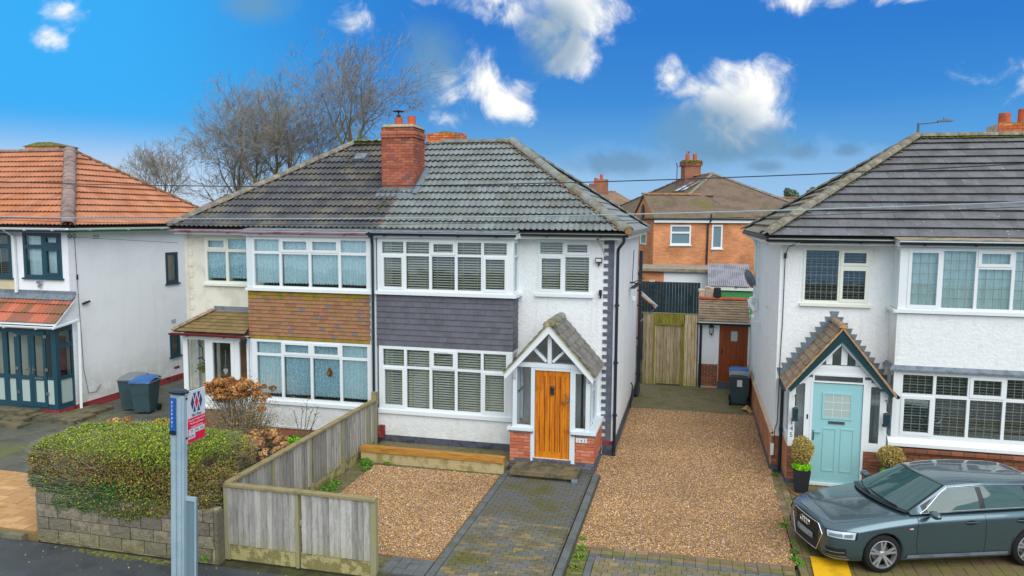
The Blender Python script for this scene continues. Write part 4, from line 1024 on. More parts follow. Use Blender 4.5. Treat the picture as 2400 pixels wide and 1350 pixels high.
part('quoin_column', BX(A0-.008, A0+.095, -.016, -.001, .3, 5.28), 'cream_render', C1)
c0, c1 = -11.41, -7.93
part('bay_wall', G().box(c0, c1, BY, BY+.2, .27, .86).box(c0, c0+.2, BY+.2, -.002, .27, .86)
     .box(c0+.03, c1, BY+.03, BY+.2, 2.57, 3.84).box(c0+.03, c0+.2, BY+.2, -.002, 2.57, 3.84), 'white_smooth', C1)
part('bay_skirt', BX(c0-.01, c1, BY-.02, -.003, .22, .268), 'white_smooth', C1)
part('bay_plinth', BX(c0+.02, c1-.02, BY+.02, -.004, -.1, .218), 'brick_brown', C1)
HT = {k: None for k in ('hung_tile','hung_tile_moss')}
for k in HT:
    s = G(); s.add([(0,0,.024),(1,0,.024),(1,1.06,.002),(0,1.06,.002),(0,0,0),(1,0,0),(0,1.06,-.004),(1,1.06,-.004)], [(0,1,2,3),(4,5,1,0),(4,0,3,6),(1,5,7,2)])
    HT[k] = s.mesh('hung_tile', k)
hung(C1, 'hung_tile', (c0, BY+.028, 2.575), (1,0,0), c1-c0, 13, 1.265/13, .165, lambda r, n: HT['hung_tile_moss'] if (r >= n-1 or r == 0 or (r == n-2 and random.random() < .4)) else HT['hung_tile'], (0,-1,0))
xs4 = [-11.225, -10.43, -9.59, -8.755, -7.985]
def bay4(zb, zm, zt):
    r = []
    for i in range(4):
        a = xs4[i]+.035; b = xs4[i+1]-.035; r += [(a, b, zb, zm-.035), (a, b, zm+.035, zt, i in (1, 2))]
    return r
window(C1, c0+.012, -7.905, 3.93, 5.28, BY, bay4(3.99, 4.86, 5.20), content='net', sill=(.075, .06), cm='net')
window(C1, c0+.012, -7.905, .95, 2.565, BY, bay4(1.03, 2.165, 2.50), content='net', sill=(.09, .06), cm=['net','net_dark','net_dark','net'], cz=.05)
part('corner_post', G().box(c0, c0+.16, BY-.012, BY+.15, 3.935, 5.28).box(c0+.02, c0+.10, BY-.012, BY+.15, .955, 2.56), 'upvc_white_painted', C1)
part('bay_window_board', BX(c0+.02, c1-.1, BY+.09, BY+.3, .93, .95), 'red_door', C1)
part('ornament', G().lathe([(.0,0),(.06,.01),(.07,.05),(.04,.10),(0,.12)], 10, Matrix.Translation((-9.75,BY+.12,.955))), 'terracotta', C1)
part('hanging_ornament', G().lathe([(.035,0),(.07,.04),(.07,.12),(.03,.20),(.0,.22)], 10, Matrix.Translation((-9.13,BY+.1,1.66))), 'brown_wood', C1)
window(C1, -13.09, -11.72, 3.945, 5.24, -.02, [(-13.02,-12.44,4.02,4.82), (-12.36,-11.8,4.02,4.82), (-13.02,-12.44,4.90,5.17,1), (-12.36,-11.8,4.90,5.17)], content='net', sill=(.06, .05), fm='upvc_cream', cm=['net_dark','net_dark'], depth=.24)
# porch
P1 = BY-.03
part('porch_base', BX(-13.42, c0-.004, P1+.02, -.002, -.1, .60), 'brick_brown', C1)
pf = part('porch_frame', G().holed(-13.42, c0-.006, .60, 2.63, [(-13.28,-12.74,1.02,2.47), (-12.50,-11.93,.75,2.43), (-11.69,-11.47,1.02,2.47)], P1, P1+.07, MY)
     .holed(P1+.07, -.003, .60, 2.63, [(P1+.12, -.08, 1.02, 2.47)], -13.42, -13.35, MX), 'upvc', C1)
part('door_frame', G().holed(-12.62,-11.84,.63,2.50, [(-12.49,-11.94,.76,2.42)], P1-.02, P1-.002, MY), 'upvc', pf)
for a, b, zb, zt in ((-13.28,-12.74,1.02,2.47), (-12.49,-11.94,.76,2.42), (-11.69,-11.47,1.02,2.47)):
    part('pane', G().add([(a,P1+.035,zb),(b,P1+.035,zb),(b,P1+.035,zt),(a,P1+.035,zt)], [(0,1,2,3)]), 'glass_clear', pf)
part('pane', G().add([(-13.385,P1+.12,1.02),(-13.385,-.08,1.02),(-13.385,-.08,2.47),(-13.385,P1+.12,2.47)], [(0,1,2,3)]), 'glass_clear', pf)
part('porch_sill', BX(-13.45, c0-.008, P1-.05, P1-.003, .60, .67), 'upvc', C1)
part('inner_front_door', G().box(-12.25,-11.45,.03,.08,.2,2.3), 'brown_wood', C1)
part('inner_screen', G().holed(-13.3,-12.3,.2,2.45, [(-13.2,-12.85,.4,2.3),(-12.75,-12.4,.4,2.3)], .04, .09, MY), 'upvc_cream', C1)
part('heart_ornament', G().prism([(0,-.09),(.05,-.03),(.075,.03),(.055,.075),(.02,.08),(0,.05),(-.02,.08),(-.055,.075),(-.075,.03),(-.05,-.03)], -.01, .01, lambda u, w, d: (-12.18+u, P1+.10+d, 1.62+w)).tube([(-12.18,P1+.10,1.67),(-12.18,P1+.10,2.2)], .006, 4), 'sticker', C1)
part('dried_flowers', lumps(40, lambda r: (-12.95+r.gauss(0,.08), P1+.25+r.gauss(0,.04), 1.62+r.gauss(0,.08)), .05, 8, 1), 'moss', C1, stuff=True)
part('metal_ornament', G().tube([(-13.1,P1+.2,1.9),(-13.0,P1+.2,1.95),(-12.9,P1+.2,1.85),(-12.78,P1+.2,1.9)], .02, 5).tube([(-12.95,P1+.2,1.9),(-12.95,P1+.2,2.2),(-13.05,P1+.2,2.3)], .015, 5), 'dark_metal', C1)
# porch roof: hipped lean-to
zb, zt = 2.70, 3.22; y0 = P1-.16; xl = -13.60
pr = part('porch_roof', G().add([(xl,y0,zb-.02),(c0-.003,y0,zb-.02),(c0-.003,-.003,zt-.02),(-12.80,-.003,zt-.02),(xl,-.003,zb-.02)], [(0,1,2,3),(0,3,4)]), 'roof_deck', C1)
run = -y0; Ls = math.hypot(run, zt-zb)
cover(pr, 'roof_tile', (xl,y0,zb), (1,0,0), (0,run,zt-zb), [(0,0),(c0-xl-.004,0),(c0-xl-.004,Ls),(-12.80-xl,Ls)], .165, Ls/7, flat_tile(.165, Ls/7, 'porch_tile_moss', t=.024), stag=.5)
dl_ = -12.80-xl
strips(pr, 'tile_courses', (xl,-.004,zb), (0,-1,0), (dl_,0,zt-zb), [(0,0),(run,0),(0.001,math.hypot(dl_, zt-zb))], Ls/7, 'porch_tile_moss')
for i in range(6):
    f = i/6; p = Vector((xl,y0,zb)).lerp(Vector((-12.80,-.02,zt)), f+.05)
    part('hip_tile', G().add([p+Vector((-.10,-.06,.035)), p+Vector((.07,-.10,.02)), p+Vector((.13,.06,.09)), p+Vector((-.02,.07,.10)), p+Vector((-.10,-.06,.02)), p+Vector((.07,-.10,.005))], [(0,1,2,3),(4,5,1,0)]), 'porch_tile_brown', pr)
part('lead_flashing', G().add([(-12.85,-.012,zt+.10),(c0-.005,-.012,zt+.10),(c0-.005,-.012,zt+.0),(-12.85,-.012,zt+.0),(c0-.005,-.10,zt-.03),(-12.85,-.10,zt-.03)], [(0,1,2,3),(3,2,4,5)]), 'lead', C1)
gutter(C1, (xl-.06,y0-.05,2.66), (c0-.02,y0-.05,2.66), 'dark_red_gutter', bm='dark_red_gutter')
lm = part('wall_lantern', G().beam((-11.36,BY-.02,2.60),(-11.40,BY-.25,2.62),.03,.03).lathe([(.02,.24),(.10,.2),(.09,.17),(.05,.0),(.0,-.02)], 8, Matrix.Translation((-11.40,BY-.25,2.38))), 'dark_metal', C1)
part('wasp_trap', G().lathe([(.06,0),(.09,.02),(.05,.06)], 8, Matrix.Translation((-8.25,-2.0,.9))), 'frosted_green', C1) if False else None
# eaves
part('fascia', G().box(c0-.02, c1+.0, -.70, -.66, 5.29, 5.44).box(c0-.02, c1, -.66, -.05, 5.29, 5.31).box(c0-.02, c0+.02, -.66, -.05, 5.31, 5.44), 'upvc', C1)
part('fascia', G().box(-13.80, c0-.03, -.33, -.30, 5.30, 5.44).box(-13.80, c0-.03, -.30, -.001, 5.30, 5.32), 'upvc', C1)
part('window_head', BX(-13.45, c0-.03, -.035, -.0005, 5.245, 5.295), 'upvc_cream', C1)
part('lead_apron', G().add([(c0-.08,-.33,5.50),(-7.96,-.33,5.50),(-7.96,-.72,5.445),(c0-.08,-.72,5.445),(c0-.08,-.33,5.45),(-7.96,-.33,5.45),(-7.96,-.72,5.43),(c0-.08,-.72,5.43)], [(0,1,2,3),(4,5,1,0),(7,6,2,3),(1,5,6,2),(0,4,7,3)]), 'lead', C1)
part('moss', lumps(80, lambda r: (r.uniform(c0,-8), -.36-abs(r.gauss(0,.05)), 5.50), .028, 15), 'moss_dark', C1, stuff=True)
gutter(C1, (-13.90,-.40,5.42), (c0-.08,-.40,5.42), 'maroon_gutter', bm='dark_red_gutter')
gutter(C1, (c0-.06,-.77,5.41), (-7.94,-.77,5.405), 'maroon_gutter', bm='dark_red_gutter')
wtd = wave_tile(.30, .345, 2, 'tile_dark', amp=.045)
LX = -10.25; EX0 = -13.95
dk = hip_roof(C1, EX0, -7.805, -.35, 7.35, EZ, ZR, LX, -7.805, {'front': lambda d, O, U, V, p: cover(d, 'roof_tile', O, U, V, p, .30, .345, wtd), 'left': strp('tile_dark'), 'back': strp('tile_dark')})
caps(dk, 'hip_tile', (EX0-.02,-.34,EZ+.04), (LX,3.5,ZR+.04), 'ridge_lichen', r=.15, l=.42)
caps(dk, 'hip_tile', (EX0-.02,7.34,EZ+.04), (LX,3.5,ZR+.04), 'ridge_lichen', r=.12, l=.42)
caps(dk, 'ridge_tile', (LX,3.5,ZR+.01), (-8.2,3.5,ZR+.01), 'ridge_lichen', r=.13, l=.45)
part('moss', lumps(330, lambda r: (r.uniform(-10.2,-8.4), 3.42+r.gauss(0,.07), ZR+.12-abs(r.gauss(0,.03))), .05, 6), 'moss', dk, stuff=True)
part('moss', lumps(60, lambda r: (x := r.gauss(-9.9,.15)+0*1, y := 2.6+r.uniform(-.5,.8), EZ+.657*(y+.35)+.05), .035, 7, .3), 'moss', dk, stuff=True)
part('moss', lumps(22, lambda r: (-8.12+r.gauss(0,.03), (y := r.uniform(-.1,.9)), EZ+.657*(y+.35)+.06), .035, 17, .3), 'moss', dk, stuff=True)
vz = EZ+.657*(2.69+.35)
Mv = frame_m(Vector((-9.66,2.69,vz+.07)), Vector((1,0,0)), Vector((0,.836,.549)), Vector((0,-.549,.836)))
part('roof_vent', G().box(-.17,.17,-.16,.16,-.02,.07,Mv).box(-.20,.20,-.20,.18,-.04,-.021,Mv), 'lead', dk)
# far chimney stack behind the ridge
ch2 = part('chimney', BX(-8.80, -7.62, 6.03, 6.7, 5.5, 8.60), 'brick_chim_y', C1)
bricks(ch2, 'brick', (-8.82,6.03,0), (1,0,0), (0,-1,0), .98, 7.8, 8.6, 'brick_orange')
bricks(ch2, 'brick', (-7.64,6.01,0), (0,1,0), (1,0,0), .7, 7.8, 8.6, 'brick_orange')
part('mortar_flaunching', G().add([(-8.7,6.1,8.60),(-7.7,6.1,8.60),(-7.7,6.6,8.60),(-8.7,6.6,8.60),(-8.3,6.3,8.70),(-8.1,6.4,8.69)], [(0,1,4),(1,2,5,4),(2,3,5),(3,0,4,5)]), 'moss_dark', ch2)

# ------------------------------------------------------------------ house with the orange roof
B = thing('detached_house', 'white painted house with a bright orange tiled roof and teal glazed porch', 'house', (-20, 0, 0), 'houses facing the street')
X1 = -17.65; X0 = -27
g = G().holed(X0, X1, 0, 5.36, [(-19.2,-17.87,3.95,5.26), (-21.1,-19.68,3.95,5.25), (-20.6,-17.7,.2,2.6)], .0, .22, MY)
g.holed(.22, D0, 0, 5.36, [(4.12,4.70,3.48,4.52), (4.2,4.68,.9,1.66)], X1, X1-.22, MX).holed(X0, X1-.22, 0, 5.36, [], D0-.22, D0, MY)
part('wall', g, 'white_smooth', B)
part('stained_render', BX(-21.4,-19.62,-.012,-.002,2.4,3.9), 'cream_dirty', B)
part('inner_wall', BX(X0+.1, X1-.23, 1.2, 1.25, 0, 5.2), 'room_light', B)
part('red_plinth', G().box(X1-.2, X1+.03, -.03, D0, -.1, .20).box(X1-.2, X1+.05, .05, D0, -.1, .06), 'red_plinth', B)
for i in range(32):
    z = .3+i*.15
    part('quoin', BX(X1+.001, X1+.010, .0, .34 if i % 2 else .24, z, z+.135), 'white_smooth', B)
window(B, -19.22, -17.86, 3.95, 5.27, -.02, [(-19.13,-18.56,4.03,4.80), (-18.43,-17.97,4.06,4.78,1), (-19.13,-18.56,4.92,5.19), (-18.43,-17.97,4.95,5.18,1)], fm='teal_frame', sill=(.05,.05), content='solid', cm='net', depth=.24)
window(B, -21.1, -19.66, 3.93, 5.25, -.02, [(-21.0,-20.4,4.03,4.80), (-20.25,-19.76,4.03,4.80), (-21.0,-20.4,4.92,5.17), (-20.25,-19.76,4.92,5.17)], fm='teal_frame', sill=(.05,.05), content='blind', cm='blind_dark', depth=.24)
window(B, 4.10, 4.72, 3.46, 4.53, X1+.02, [(4.20,4.62,3.56,4.44)], mp=MX, sgn=-1, fm='teal_frame', sill=(.05,.05), content='panel', cm='frosted', depth=.24)
window(B, 4.18, 4.70, .88, 1.68, X1+.02, [(4.28,4.60,.97,1.58)], mp=MX, sgn=-1, fm='teal_frame', sill=(.05,.05), content='panel', cm='room_light', depth=.24)
for (ya, yb, z) in ((4.35,4.62,.42),): part('air_brick', BX(X1+.002, X1+.012, ya, yb, z, z+.08), 'red_plinth', B)
for (ya, yb, z) in ((4.3,4.52,2.05), (.95,1.2,5.08)):
    q = G()
    for i in range(3): q.box(X1+.002, X1+.008, ya, yb, z+i*.05, z+i*.05+.02)
    part('air_brick', q, 'lead', B)
part('security_camera', G().tube([(X1+.01,.53,3.2),(X1+.10,.53,3.2)], .03, 6).tube([(X1+.06,.40,3.17),(X1+.06,.66,3.22)], .035, 8), 'dark_metal', B)
part('security_camera', G().box(X1+.01, X1+.09, 5.2, 5.3, 2.88, 2.98), 'dark_metal', B)
part('security_light', G().box(-18.72,-18.56,-.10,-.03,3.78,3.86).lathe([(.0,0),(.05,.02),(.05,.08),(.02,.1)], 8, Matrix.Translation((-18.64,-.07,3.66))), 'chrome', B)
part('cable', G().tube([(X1+.02,.25,5.1),(X1+.02,.27,4),(X1+.02,.33,2.2),(X1+.02,.36,1.2),(X1+.02,.5,.45),(X1+.02,.8,.42),(X1+.02,1.0,.62)], .009, 4).box(X1+.02,X1+.04,.25,.30,3.9,4.05), 'cable', B)
part('cable_rings', G().tube([(X1+.05,.05+.06*math.cos(t*.7),5.18+.05*math.sin(t*.7)) for t in range(10)], .01, 4).tube([(X1+.05,.22+.06*math.cos(t*.7),5.18+.05*math.sin(t*.7)) for t in range(10)], .01, 4), 'cable', B)
# teal glazed porch
T0, T1, TY = -20.6, -17.62, -.62
part('porch_base', BX(T0, T1, TY+.01, -.002, -.05, .20), 'red_plinth', B)
tp = part('porch_frame', G().holed(T0, T1, .20, 2.64, [(-19.33,-19.08,.38,1.05), (-19.33,-19.08,1.16,2.40), (-18.98,-17.95,.26,2.50), (-17.86,-17.80,0.4,1.05), (-20.4,-19.5,.38,1.05), (-20.4,-19.5,1.16,2.40)], TY, TY+.07, MY)
     .holed(TY+.07, -.003, .20, 2.64, [(TY+.13,-.06,.36,1.06), (TY+.13,-.06,1.16,1.98), (TY+.13,-.06,2.10,2.46)], T1, T1-.07, MX), 'teal_frame', B)
for a, b in ((-18.965,-18.475), (-18.465,-17.965)):
    ds = part('porch_door', G().holed(a, b, .27, 2.49, [(a+.10, b-.10, .40, 1.04), (a+.10, b-.10, 1.16, 2.34)], TY-.02, TY+.04, MY), 'teal_frame', B)
    part('door_panel', BX(a+.10, b-.10, TY, TY+.02, .40, 1.04), 'frosted', ds)
    part('pane', G().add([(a+.10,TY+.01,1.16),(b-.10,TY+.01,1.16),(b-.10,TY+.01,2.34),(a+.10,TY+.01,2.34)], [(0,1,2,3)]), 'glass', ds)
    hx = b-.05 if a < -18.7 else a+.05; sg = -1 if a < -18.7 else 1
    part('door_handle', G().box(hx-.015,hx+.015,TY-.035,TY-.021,1.22,1.42).tube([(hx,TY-.05,1.35),(hx+sg*.14,TY-.055,1.35)], .012, 6), 'chrome', ds)
    ex = a-.03 if a < -18.7 else b+.0
    for z in (.62, 1.32, 2.28): part('hinge', BX(ex-.03, ex+.07, TY-.04, TY-.022, z, z+.09), 'chrome', ds)
part('letter_plate', BX(-18.36,-18.08,TY-.035,TY-.021,1.08,1.12), 'chrome', B)
for (a, b, zb, zt, m) in ((-19.33,-19.08,.38,1.05,'frosted'), (-19.33,-19.08,1.16,2.40,'glass'), (-20.4,-19.5,.38,1.05,'frosted'), (-20.4,-19.5,1.16,2.40,'glass')):
    part('pane', G().add([(a,TY+.035,zb),(b,TY+.035,zb),(b,TY+.035,zt),(a,TY+.035,zt)], [(0,1,2,3)]), m, tp)
part('slim_light', G().box(-17.94,-17.74,TY-.012,TY-.002,.36,1.06), 'frosted', tp); part('slim_light', G().box(-17.92,-17.80,TY-.012,TY-.002,1.16,2.40), 'dark_metal', tp)
for zb, zt, m in ((.36,1.06,'frosted'), (1.16,1.98,'glass'), (2.10,2.46,'glass')):
    part('pane', G().add([(T1-.035,TY+.13,zb),(T1-.035,-.06,zb),(T1-.035,-.06,zt),(T1-.035,TY+.13,zt)], [(0,1,2,3)]), m, tp)
part('inner_front_wall', BX(-20.6,-17.75,.23,.27,.2,2.6), 'cream_render', B)
part('inner_front_door', BX(-18.9,-18.1,.19,.228,.2,2.2), 'red_plinth', B)
zb, zt = 2.72, 3.42
pr = part('porch_roof', G().add([(T0-.1,TY-.16,zb-.02),(-17.42,TY-.16,zb-.02),(-17.42,-.003,zt-.02),(T0-.1,-.003,zt-.02),(T0-.1,TY-.16,zb-.05),(-17.42,TY-.16,zb-.05),(-17.42,-.003,zt-.05),(T0-.1,-.003,zt-.05)], [(0,1,2,3),(4,7,6,5),(1,5,6,2),(0,4,5,1)]), 'white_smooth', B)
part('porch_cheek', G().prism([(TY,2.645),(-.003,2.645),(-.003,3.36),(TY-.05,2.68)], T1-.10, T1-.002, MX), 'white_smooth', B)
Ls = math.hypot(-TY+.16, zt-zb)
wto = wave_tile(.26, Ls/3, 2, 'porch_tile_red', amp=.025, t=.045)
cover(pr, 'roof_tile', (T0-.1,TY-.16,zb), (1,0,0), (0,-TY+.157,zt-zb), [(0,0),(-17.42-T0+.1,0),(-17.42-T0+.1,Ls),(0,Ls)], .26, Ls/3, wto)
part('lead_flashing', G().add([(T0-.1,-.014,zt+.16),(-17.40,-.014,zt+.16),(-17.40,-.014,zt+.06),(T0-.1,-.014,zt+.06),(-17.40,-.20,zt-.08),(T0-.1,-.20,zt-.08)], [(0,1,2,3),(3,2,4,5)]), 'lead', B)
gutter(B, (T0-.2,TY-.22,2.64), (-17.46,TY-.22,2.64), 'upvc', bm='upvc')
part('gutter_return', G().tube([(-17.46,TY-.22,2.62),(-17.50,-.35,2.66),(-17.52,.12,2.72)], .045, 6), 'upvc', B)
part('downpipe', G().tube([(-17.50,.12,2.66),(-17.52,.08,.0)], .05, 4), 'upvc', B)
part('downpipe', G().tube([(-19.52,-.36,5.38),(-19.50,-.10,5.2),(-19.48,-.07,5.05),(-19.48,-.07,3.5)], .05, 6), 'upvc', B)
part('fascia', G().box(-25,-17.33,-.33,-.30,5.30,5.44).box(-25,-17.33,-.30,-.001,5.30,5.32), 'teal_frame', B)
part('fascia', G().box(-17.36,-17.33,-.298,7.3,5.30,5.44).box(-17.64,-17.361,.0,7.3,5.30,5.32), 'green_paint', B)
gutter(B, (-25,-.40,5.42), (-17.25,-.40,5.42), 'upvc', bm='upvc'); gutter(B, (-17.26,-.34,5.42), (-17.26,7.3,5.42), 'upvc', bm='upvc', brackets=1.4)
wto2 = wave_tile(.30, .345, 2, 'tile_orange', amp=.034)
BXE = -17.25; BRX = -20.78; ZB = 7.96
def bfront(d, O, U, V, p):
    sl2 = p[2][1]; xa = -21.3-(-27.2)
    cover(d, 'roof_tile', O, U, V, [(5.9,0),p[1],p[2],(3.6,sl2)], .30, .345, wto2)
    strips(d, 'tile_courses', O, U, V, [(0,0),(5.9,0),(3.6,sl2),(0.0,sl2)], .345, 'tile_orange')
dk = hip_roof(B, -27.2, BXE, -.35, 7.35, EZ, ZB, -27.2, BRX, {'front': bfront, 'right': lambda d, O, U, V, p: cover(d, 'roof_tile', O, U, V, p, .30, .345, wto2), 'back': strp('tile_orange')})
caps(dk, 'hip_tile', (BXE,-.36,EZ+.04), (BRX,3.5,ZB+.05), 'ridge_mauve', r=.18, l=.33)
caps(dk, 'hip_tile', (BXE,7.36,EZ+.04), (BRX,3.5,ZB+.05), 'mortar_orange', r=.10, l=.33)
caps(dk, 'ridge_tile', (-26,3.5,ZB), (BRX,3.5,ZB), 'ridge_mauve', r=.12, l=.40)
part('mortar_bed', lumps(200, lambda r: tuple(Vector((BXE,-.35,EZ)).lerp(Vector((BRX,3.5,ZB)), r.random()) + Vector((random.choice((-.19,.19))+r.gauss(0,.012), .0, .03))), .035, 19), 'mortar_orange', dk, stuff=True)
part('party_roof', G().add([(-27.3,-.4,EZ+.06),(-24.6,-.4,EZ+.06),(-24.6,3.6,ZB+.10),(-27.3,3.6,ZB+.10)], [(0,1,2,3)]), 'tile_dark', dk) if False else None
chb = part('chimney', BX(-25.3,-23.7,6.0,6.9,6,8.42), 'brick_far', B)
part('chimney_cap', G().add([(-25.4,5.95,8.42),(-23.6,5.95,8.42),(-23.6,6.95,8.42),(-25.4,6.95,8.42),(-24.9,6.2,8.60),(-24.3,6.2,8.60),(-24.3,6.7,8.58),(-24.9,6.7,8.58)], [(0,1,5,4),(1,2,6,5),(2,3,7,6),(3,0,4,7),(4,5,6,7)]), 'moss_dark', chb)
# steps in front of the teal porch
ds = thing('stone_steps', 'two mossy stone steps below the teal glazed porch', 'steps', (-18.6,-1.1,0))
part('step', BX(-21,-18.0,-1.45,-.62,.0,.12), 'step_stone', ds); part('step', BX(-21,-18.25,-1.15,-.62,.122,.20), 'step_stone', ds); part('step', BX(-21,-17.7,-1.9,-1.455,-.01,.06), 'step_stone', ds)
pa = thing('garden_step', 'long mossy stone slab beside the white gable wall', 'step', (-17.2,-.3,0))
part('slab', BX(-17.95,-16.55,-1.2,-.40,.0,.11), 'step_stone', pa); part('slab', BX(-17.57,-16.8,-.395,.55,.0,.10), 'step_stone', pa)

# ------------------------------------------------------------------ white house on the right (145)
Wd = thing('semi_detached_house', 'white roughcast house with a slate-grey flat tiled roof and mint green front door', 'house', (5, 0, 0), 'houses facing the street')
W0, W1 = 1.93, 12.0
g = G().holed(W0, W1, 0, 5.34, [(2.45,3.79,3.92,5.15), (4.45,7.75,3.9,5.18), (4.45,7.75,1.1,2.55), (2.55,3.7,.1,2.4)], 0, .22, MY)
g.holed(.22, D0, .78, 5.34, [], W0, W0+.22, MX).holed(W0+.23, W1, 0, 5.34, [], D0-.22, D0, MY).holed(.22, 8.3, 0, 2.6, [], W0+.004, W0+.2, MX)
part('wall', g, 'white_render', Wd)
part('inner_wall', BX(W0+.23, W1-.01, 1.5, 1.55, 0, 5.2), 'room', Wd); part('upper_floor', BX(W0+.23, W1-.01, .23, 1.49, 2.65, 2.85), 'room', Wd)
part('side_plinth', BX(W0-.06, W0+.003, .10, 8.25, .10, .80), 'brick_side', Wd); part('dark_plinth', BX(W0-.08, W0+.22, -.05, 8.25, -.05, .095), 'plinth_grey', Wd)
part('plinth_cap', G().add([(W0-.07,.10,.80),(W0+.0,.10,.88),(W0+.0,8.25,.88),(W0-.07,8.25,.80)], [(0,1,2,3)]), 'mortar', Wd)
cb = part('corner_brickwork', BX(W0-.06, 2.13, -.035, .095, .10, .80), 'mortar', Wd)
bricks(cb, 'brick', (W0-.06,-.035,0), (1,0,0), (0,-1,0), .26, .10, .80, 'brick_brown')
part('corner_bead', BX(W0-.012, W0+.01, -.014, .02, .85, 5.2), 'upvc', Wd)
b0 = 4.27; b1 = 8.0
part('bay_wall', G().box(b0, b1, BY, BY+.2, 2.66, 3.82).box(b0, b0+.2, BY+.2, -.002, 2.66, 3.82).box(b0+.1, b1, BY+.12, BY+.2, .2, 1.08).box(b0+.1,b0+.2,BY+.2,-.002,.2,1.08), 'white_render', Wd)
part('lead_ledge', G().add([(b0-.03,BY-.0,2.70),(b1,BY-.0,2.70),(b1,BY-.10,2.625),(b0-.10,BY-.10,2.625),(b0-.10,BY-.10,2.59),(b1,BY-.10,2.59),(b0-.03,-.002,2.70),(b0-.10,-.002,2.625)], [(0,1,2,3),(3,2,5,4),(0,3,7,6)]), 'lead', Wd)
xsb = [4.43, 5.08, 5.745, 6.42, 7.09, 7.75]
ru, rl = [], []
for i in range(5):
    a, b = xsb[i]+.03, xsb[i+1]-.03
    if i in (0, 4): ru.append((a, b, 3.97, 5.17, 1))
    elif i == 2: ru += [(a, b, 3.97, 4.80), (a, b, 4.87, 5.17, 1)]
    else: ru.append((a, b, 3.97, 5.17))
    rl += [(a, b, 1.20, 2.02, i in (0, 4)), (a, b, 2.09, 2.50, i == 2)]
window(Wd, b0+.004, 7.85, 3.91, 5.24, BY, ru, content='solid', cm='drape', sill=(.07,.07), lead=(.165,.215), gm='glass_leaded')
window(Wd, b0+.01, 7.85, 1.12, 2.588, BY-.0, rl, content='blind', cm='blind_dark', tapes=False, lead=(.145,.2), gm='glass_leaded')
window(Wd, BY+.075, -.003, 3.91, 5.24, b0+.008, [(BY+.13,-.06,3.97,5.17)], mp=MX, sgn=1, content='panel', cm='drape')
window(Wd, BY+.075, -.003, 1.12, 2.588, b0+.014, [(BY+.13,-.06,1.2,2.02), (BY+.13,-.06,2.09,2.5)], mp=MX, sgn=1, content='panel', cm='room_light')
part('corner_post', G().box(b0+.002, b0+.10, BY-.006, BY+.07, 3.915, 5.24).box(b0+.002, b0+.10, BY-.008, BY+.07, 1.122, 2.585), 'upvc', Wd)
part('corner_sill', BX(b0-.09, b0+.0, BY-.067, -.002, 3.845, 3.905), 'upvc_cream', Wd)
part('lower_sill', G().prism([(BY-.12,.95),(BY-.12,1.02),(BY-.004,1.118),(BY+.10,1.118),(BY+.10,.93)], b0-.07, b1, lambda u, w, d: (d, u, w)).box(b0-.07, b0+.05, BY+.10, -.002, .95, 1.118), 'upvc', Wd)
bb = part('bay_base', BX(b0+.03, b1, BY-.01, -.003, -.1, .84), 'mortar_dark', Wd)
bricks(bb, 'brick', (b0+.02,BY-.01,0), (1,0,0), (0,-1,0), 2.9, .0, .83, 'brick_brown')
for i in range(14): piece('brick', ubox('brick_brown'), bb, frame_m(Vector((b0+.13+i*.232, BY-.03, .875)), Vector((.224,0,0)), Vector((0,.20,.03)), Vector((0,-.01,.07))))
# front window with leaded lights
window(Wd, 2.42, 3.82, 3.92, 5.17, -.02, [(2.47,3.16,3.99,5.12), (3.22,3.77,3.99,4.72,1), (3.22,3.77,4.80,5.12,1)], content='blind', cm='blind_dark', tapes=False, sill=(.06,.06,'upvc_cream'), lead=(.12,.175), gm='glass_leaded', fm='upvc_cream', depth=.24)
part('fascia', G().box(1.62, b0-.06, -.33, -.30, 5.25, 5.40).box(1.62, b0-.06, -.30, -.001, 5.25, 5.27).box(1.62, 1.65, -.30, 7.3, 5.25, 5.40).box(1.65, W0, 0, 7.3, 5.25, 5.27), 'upvc_cream', Wd)
part('fascia', G().box(b0-.05, b1+.1, -.70, -.66, 5.25, 5.40).box(b0-.05, b1+.1, -.66, -.001, 5.25, 5.27).box(b0-.05, b0-.01, -.66, -.001, 5.27, 5.40), 'upvc', Wd)
part('lead_apron', G().add([(b0-.08,-.33,5.45),(11,-.33,5.45),(11,-.72,5.40),(b0-.08,-.72,5.40),(b0-.08,-.33,5.40),(11,-.33,5.40),(11,-.72,5.39),(b0-.08,-.72,5.39)], [(0,1,2,3),(4,5,1,0),(7,6,2,3),(0,4,7,3)]), 'felt', Wd)
gutter(Wd, (1.56,-.40,5.37), (b0-.08,-.40,5.36), 'black_gutter'); gutter(Wd, (b0-.06,-.77,5.35), (9,-.77,5.35), 'black_gutter')
part('downpipe', G().tube([(1.66,5.9,5.35),(1.80,5.9,5.15),(1.84,5.9,5.0),(1.84,5.9,3.4),(1.78,5.6,3.2)], .045, 6), 'upvc', Wd)
part('waste_pipe', G().tube([(1.84,5.6,3.45),(1.72,5.55,3.42),(1.70,5.5,3.25),(1.84,5.4,3.05)], .07, 8).tube([(1.87,5.3,5.1),(1.87,5.3,3.2)], .02, 5).tube([(1.87,5.6,5.1),(1.87,5.6,3.2)], .02, 5), 'upvc', Wd)
part('overflow_hood', G().box(1.80,1.929,4.6,4.8,2.72,2.84).box(1.85,1.929,2.5,2.6,3.45,3.55), 'upvc_cream', Wd)
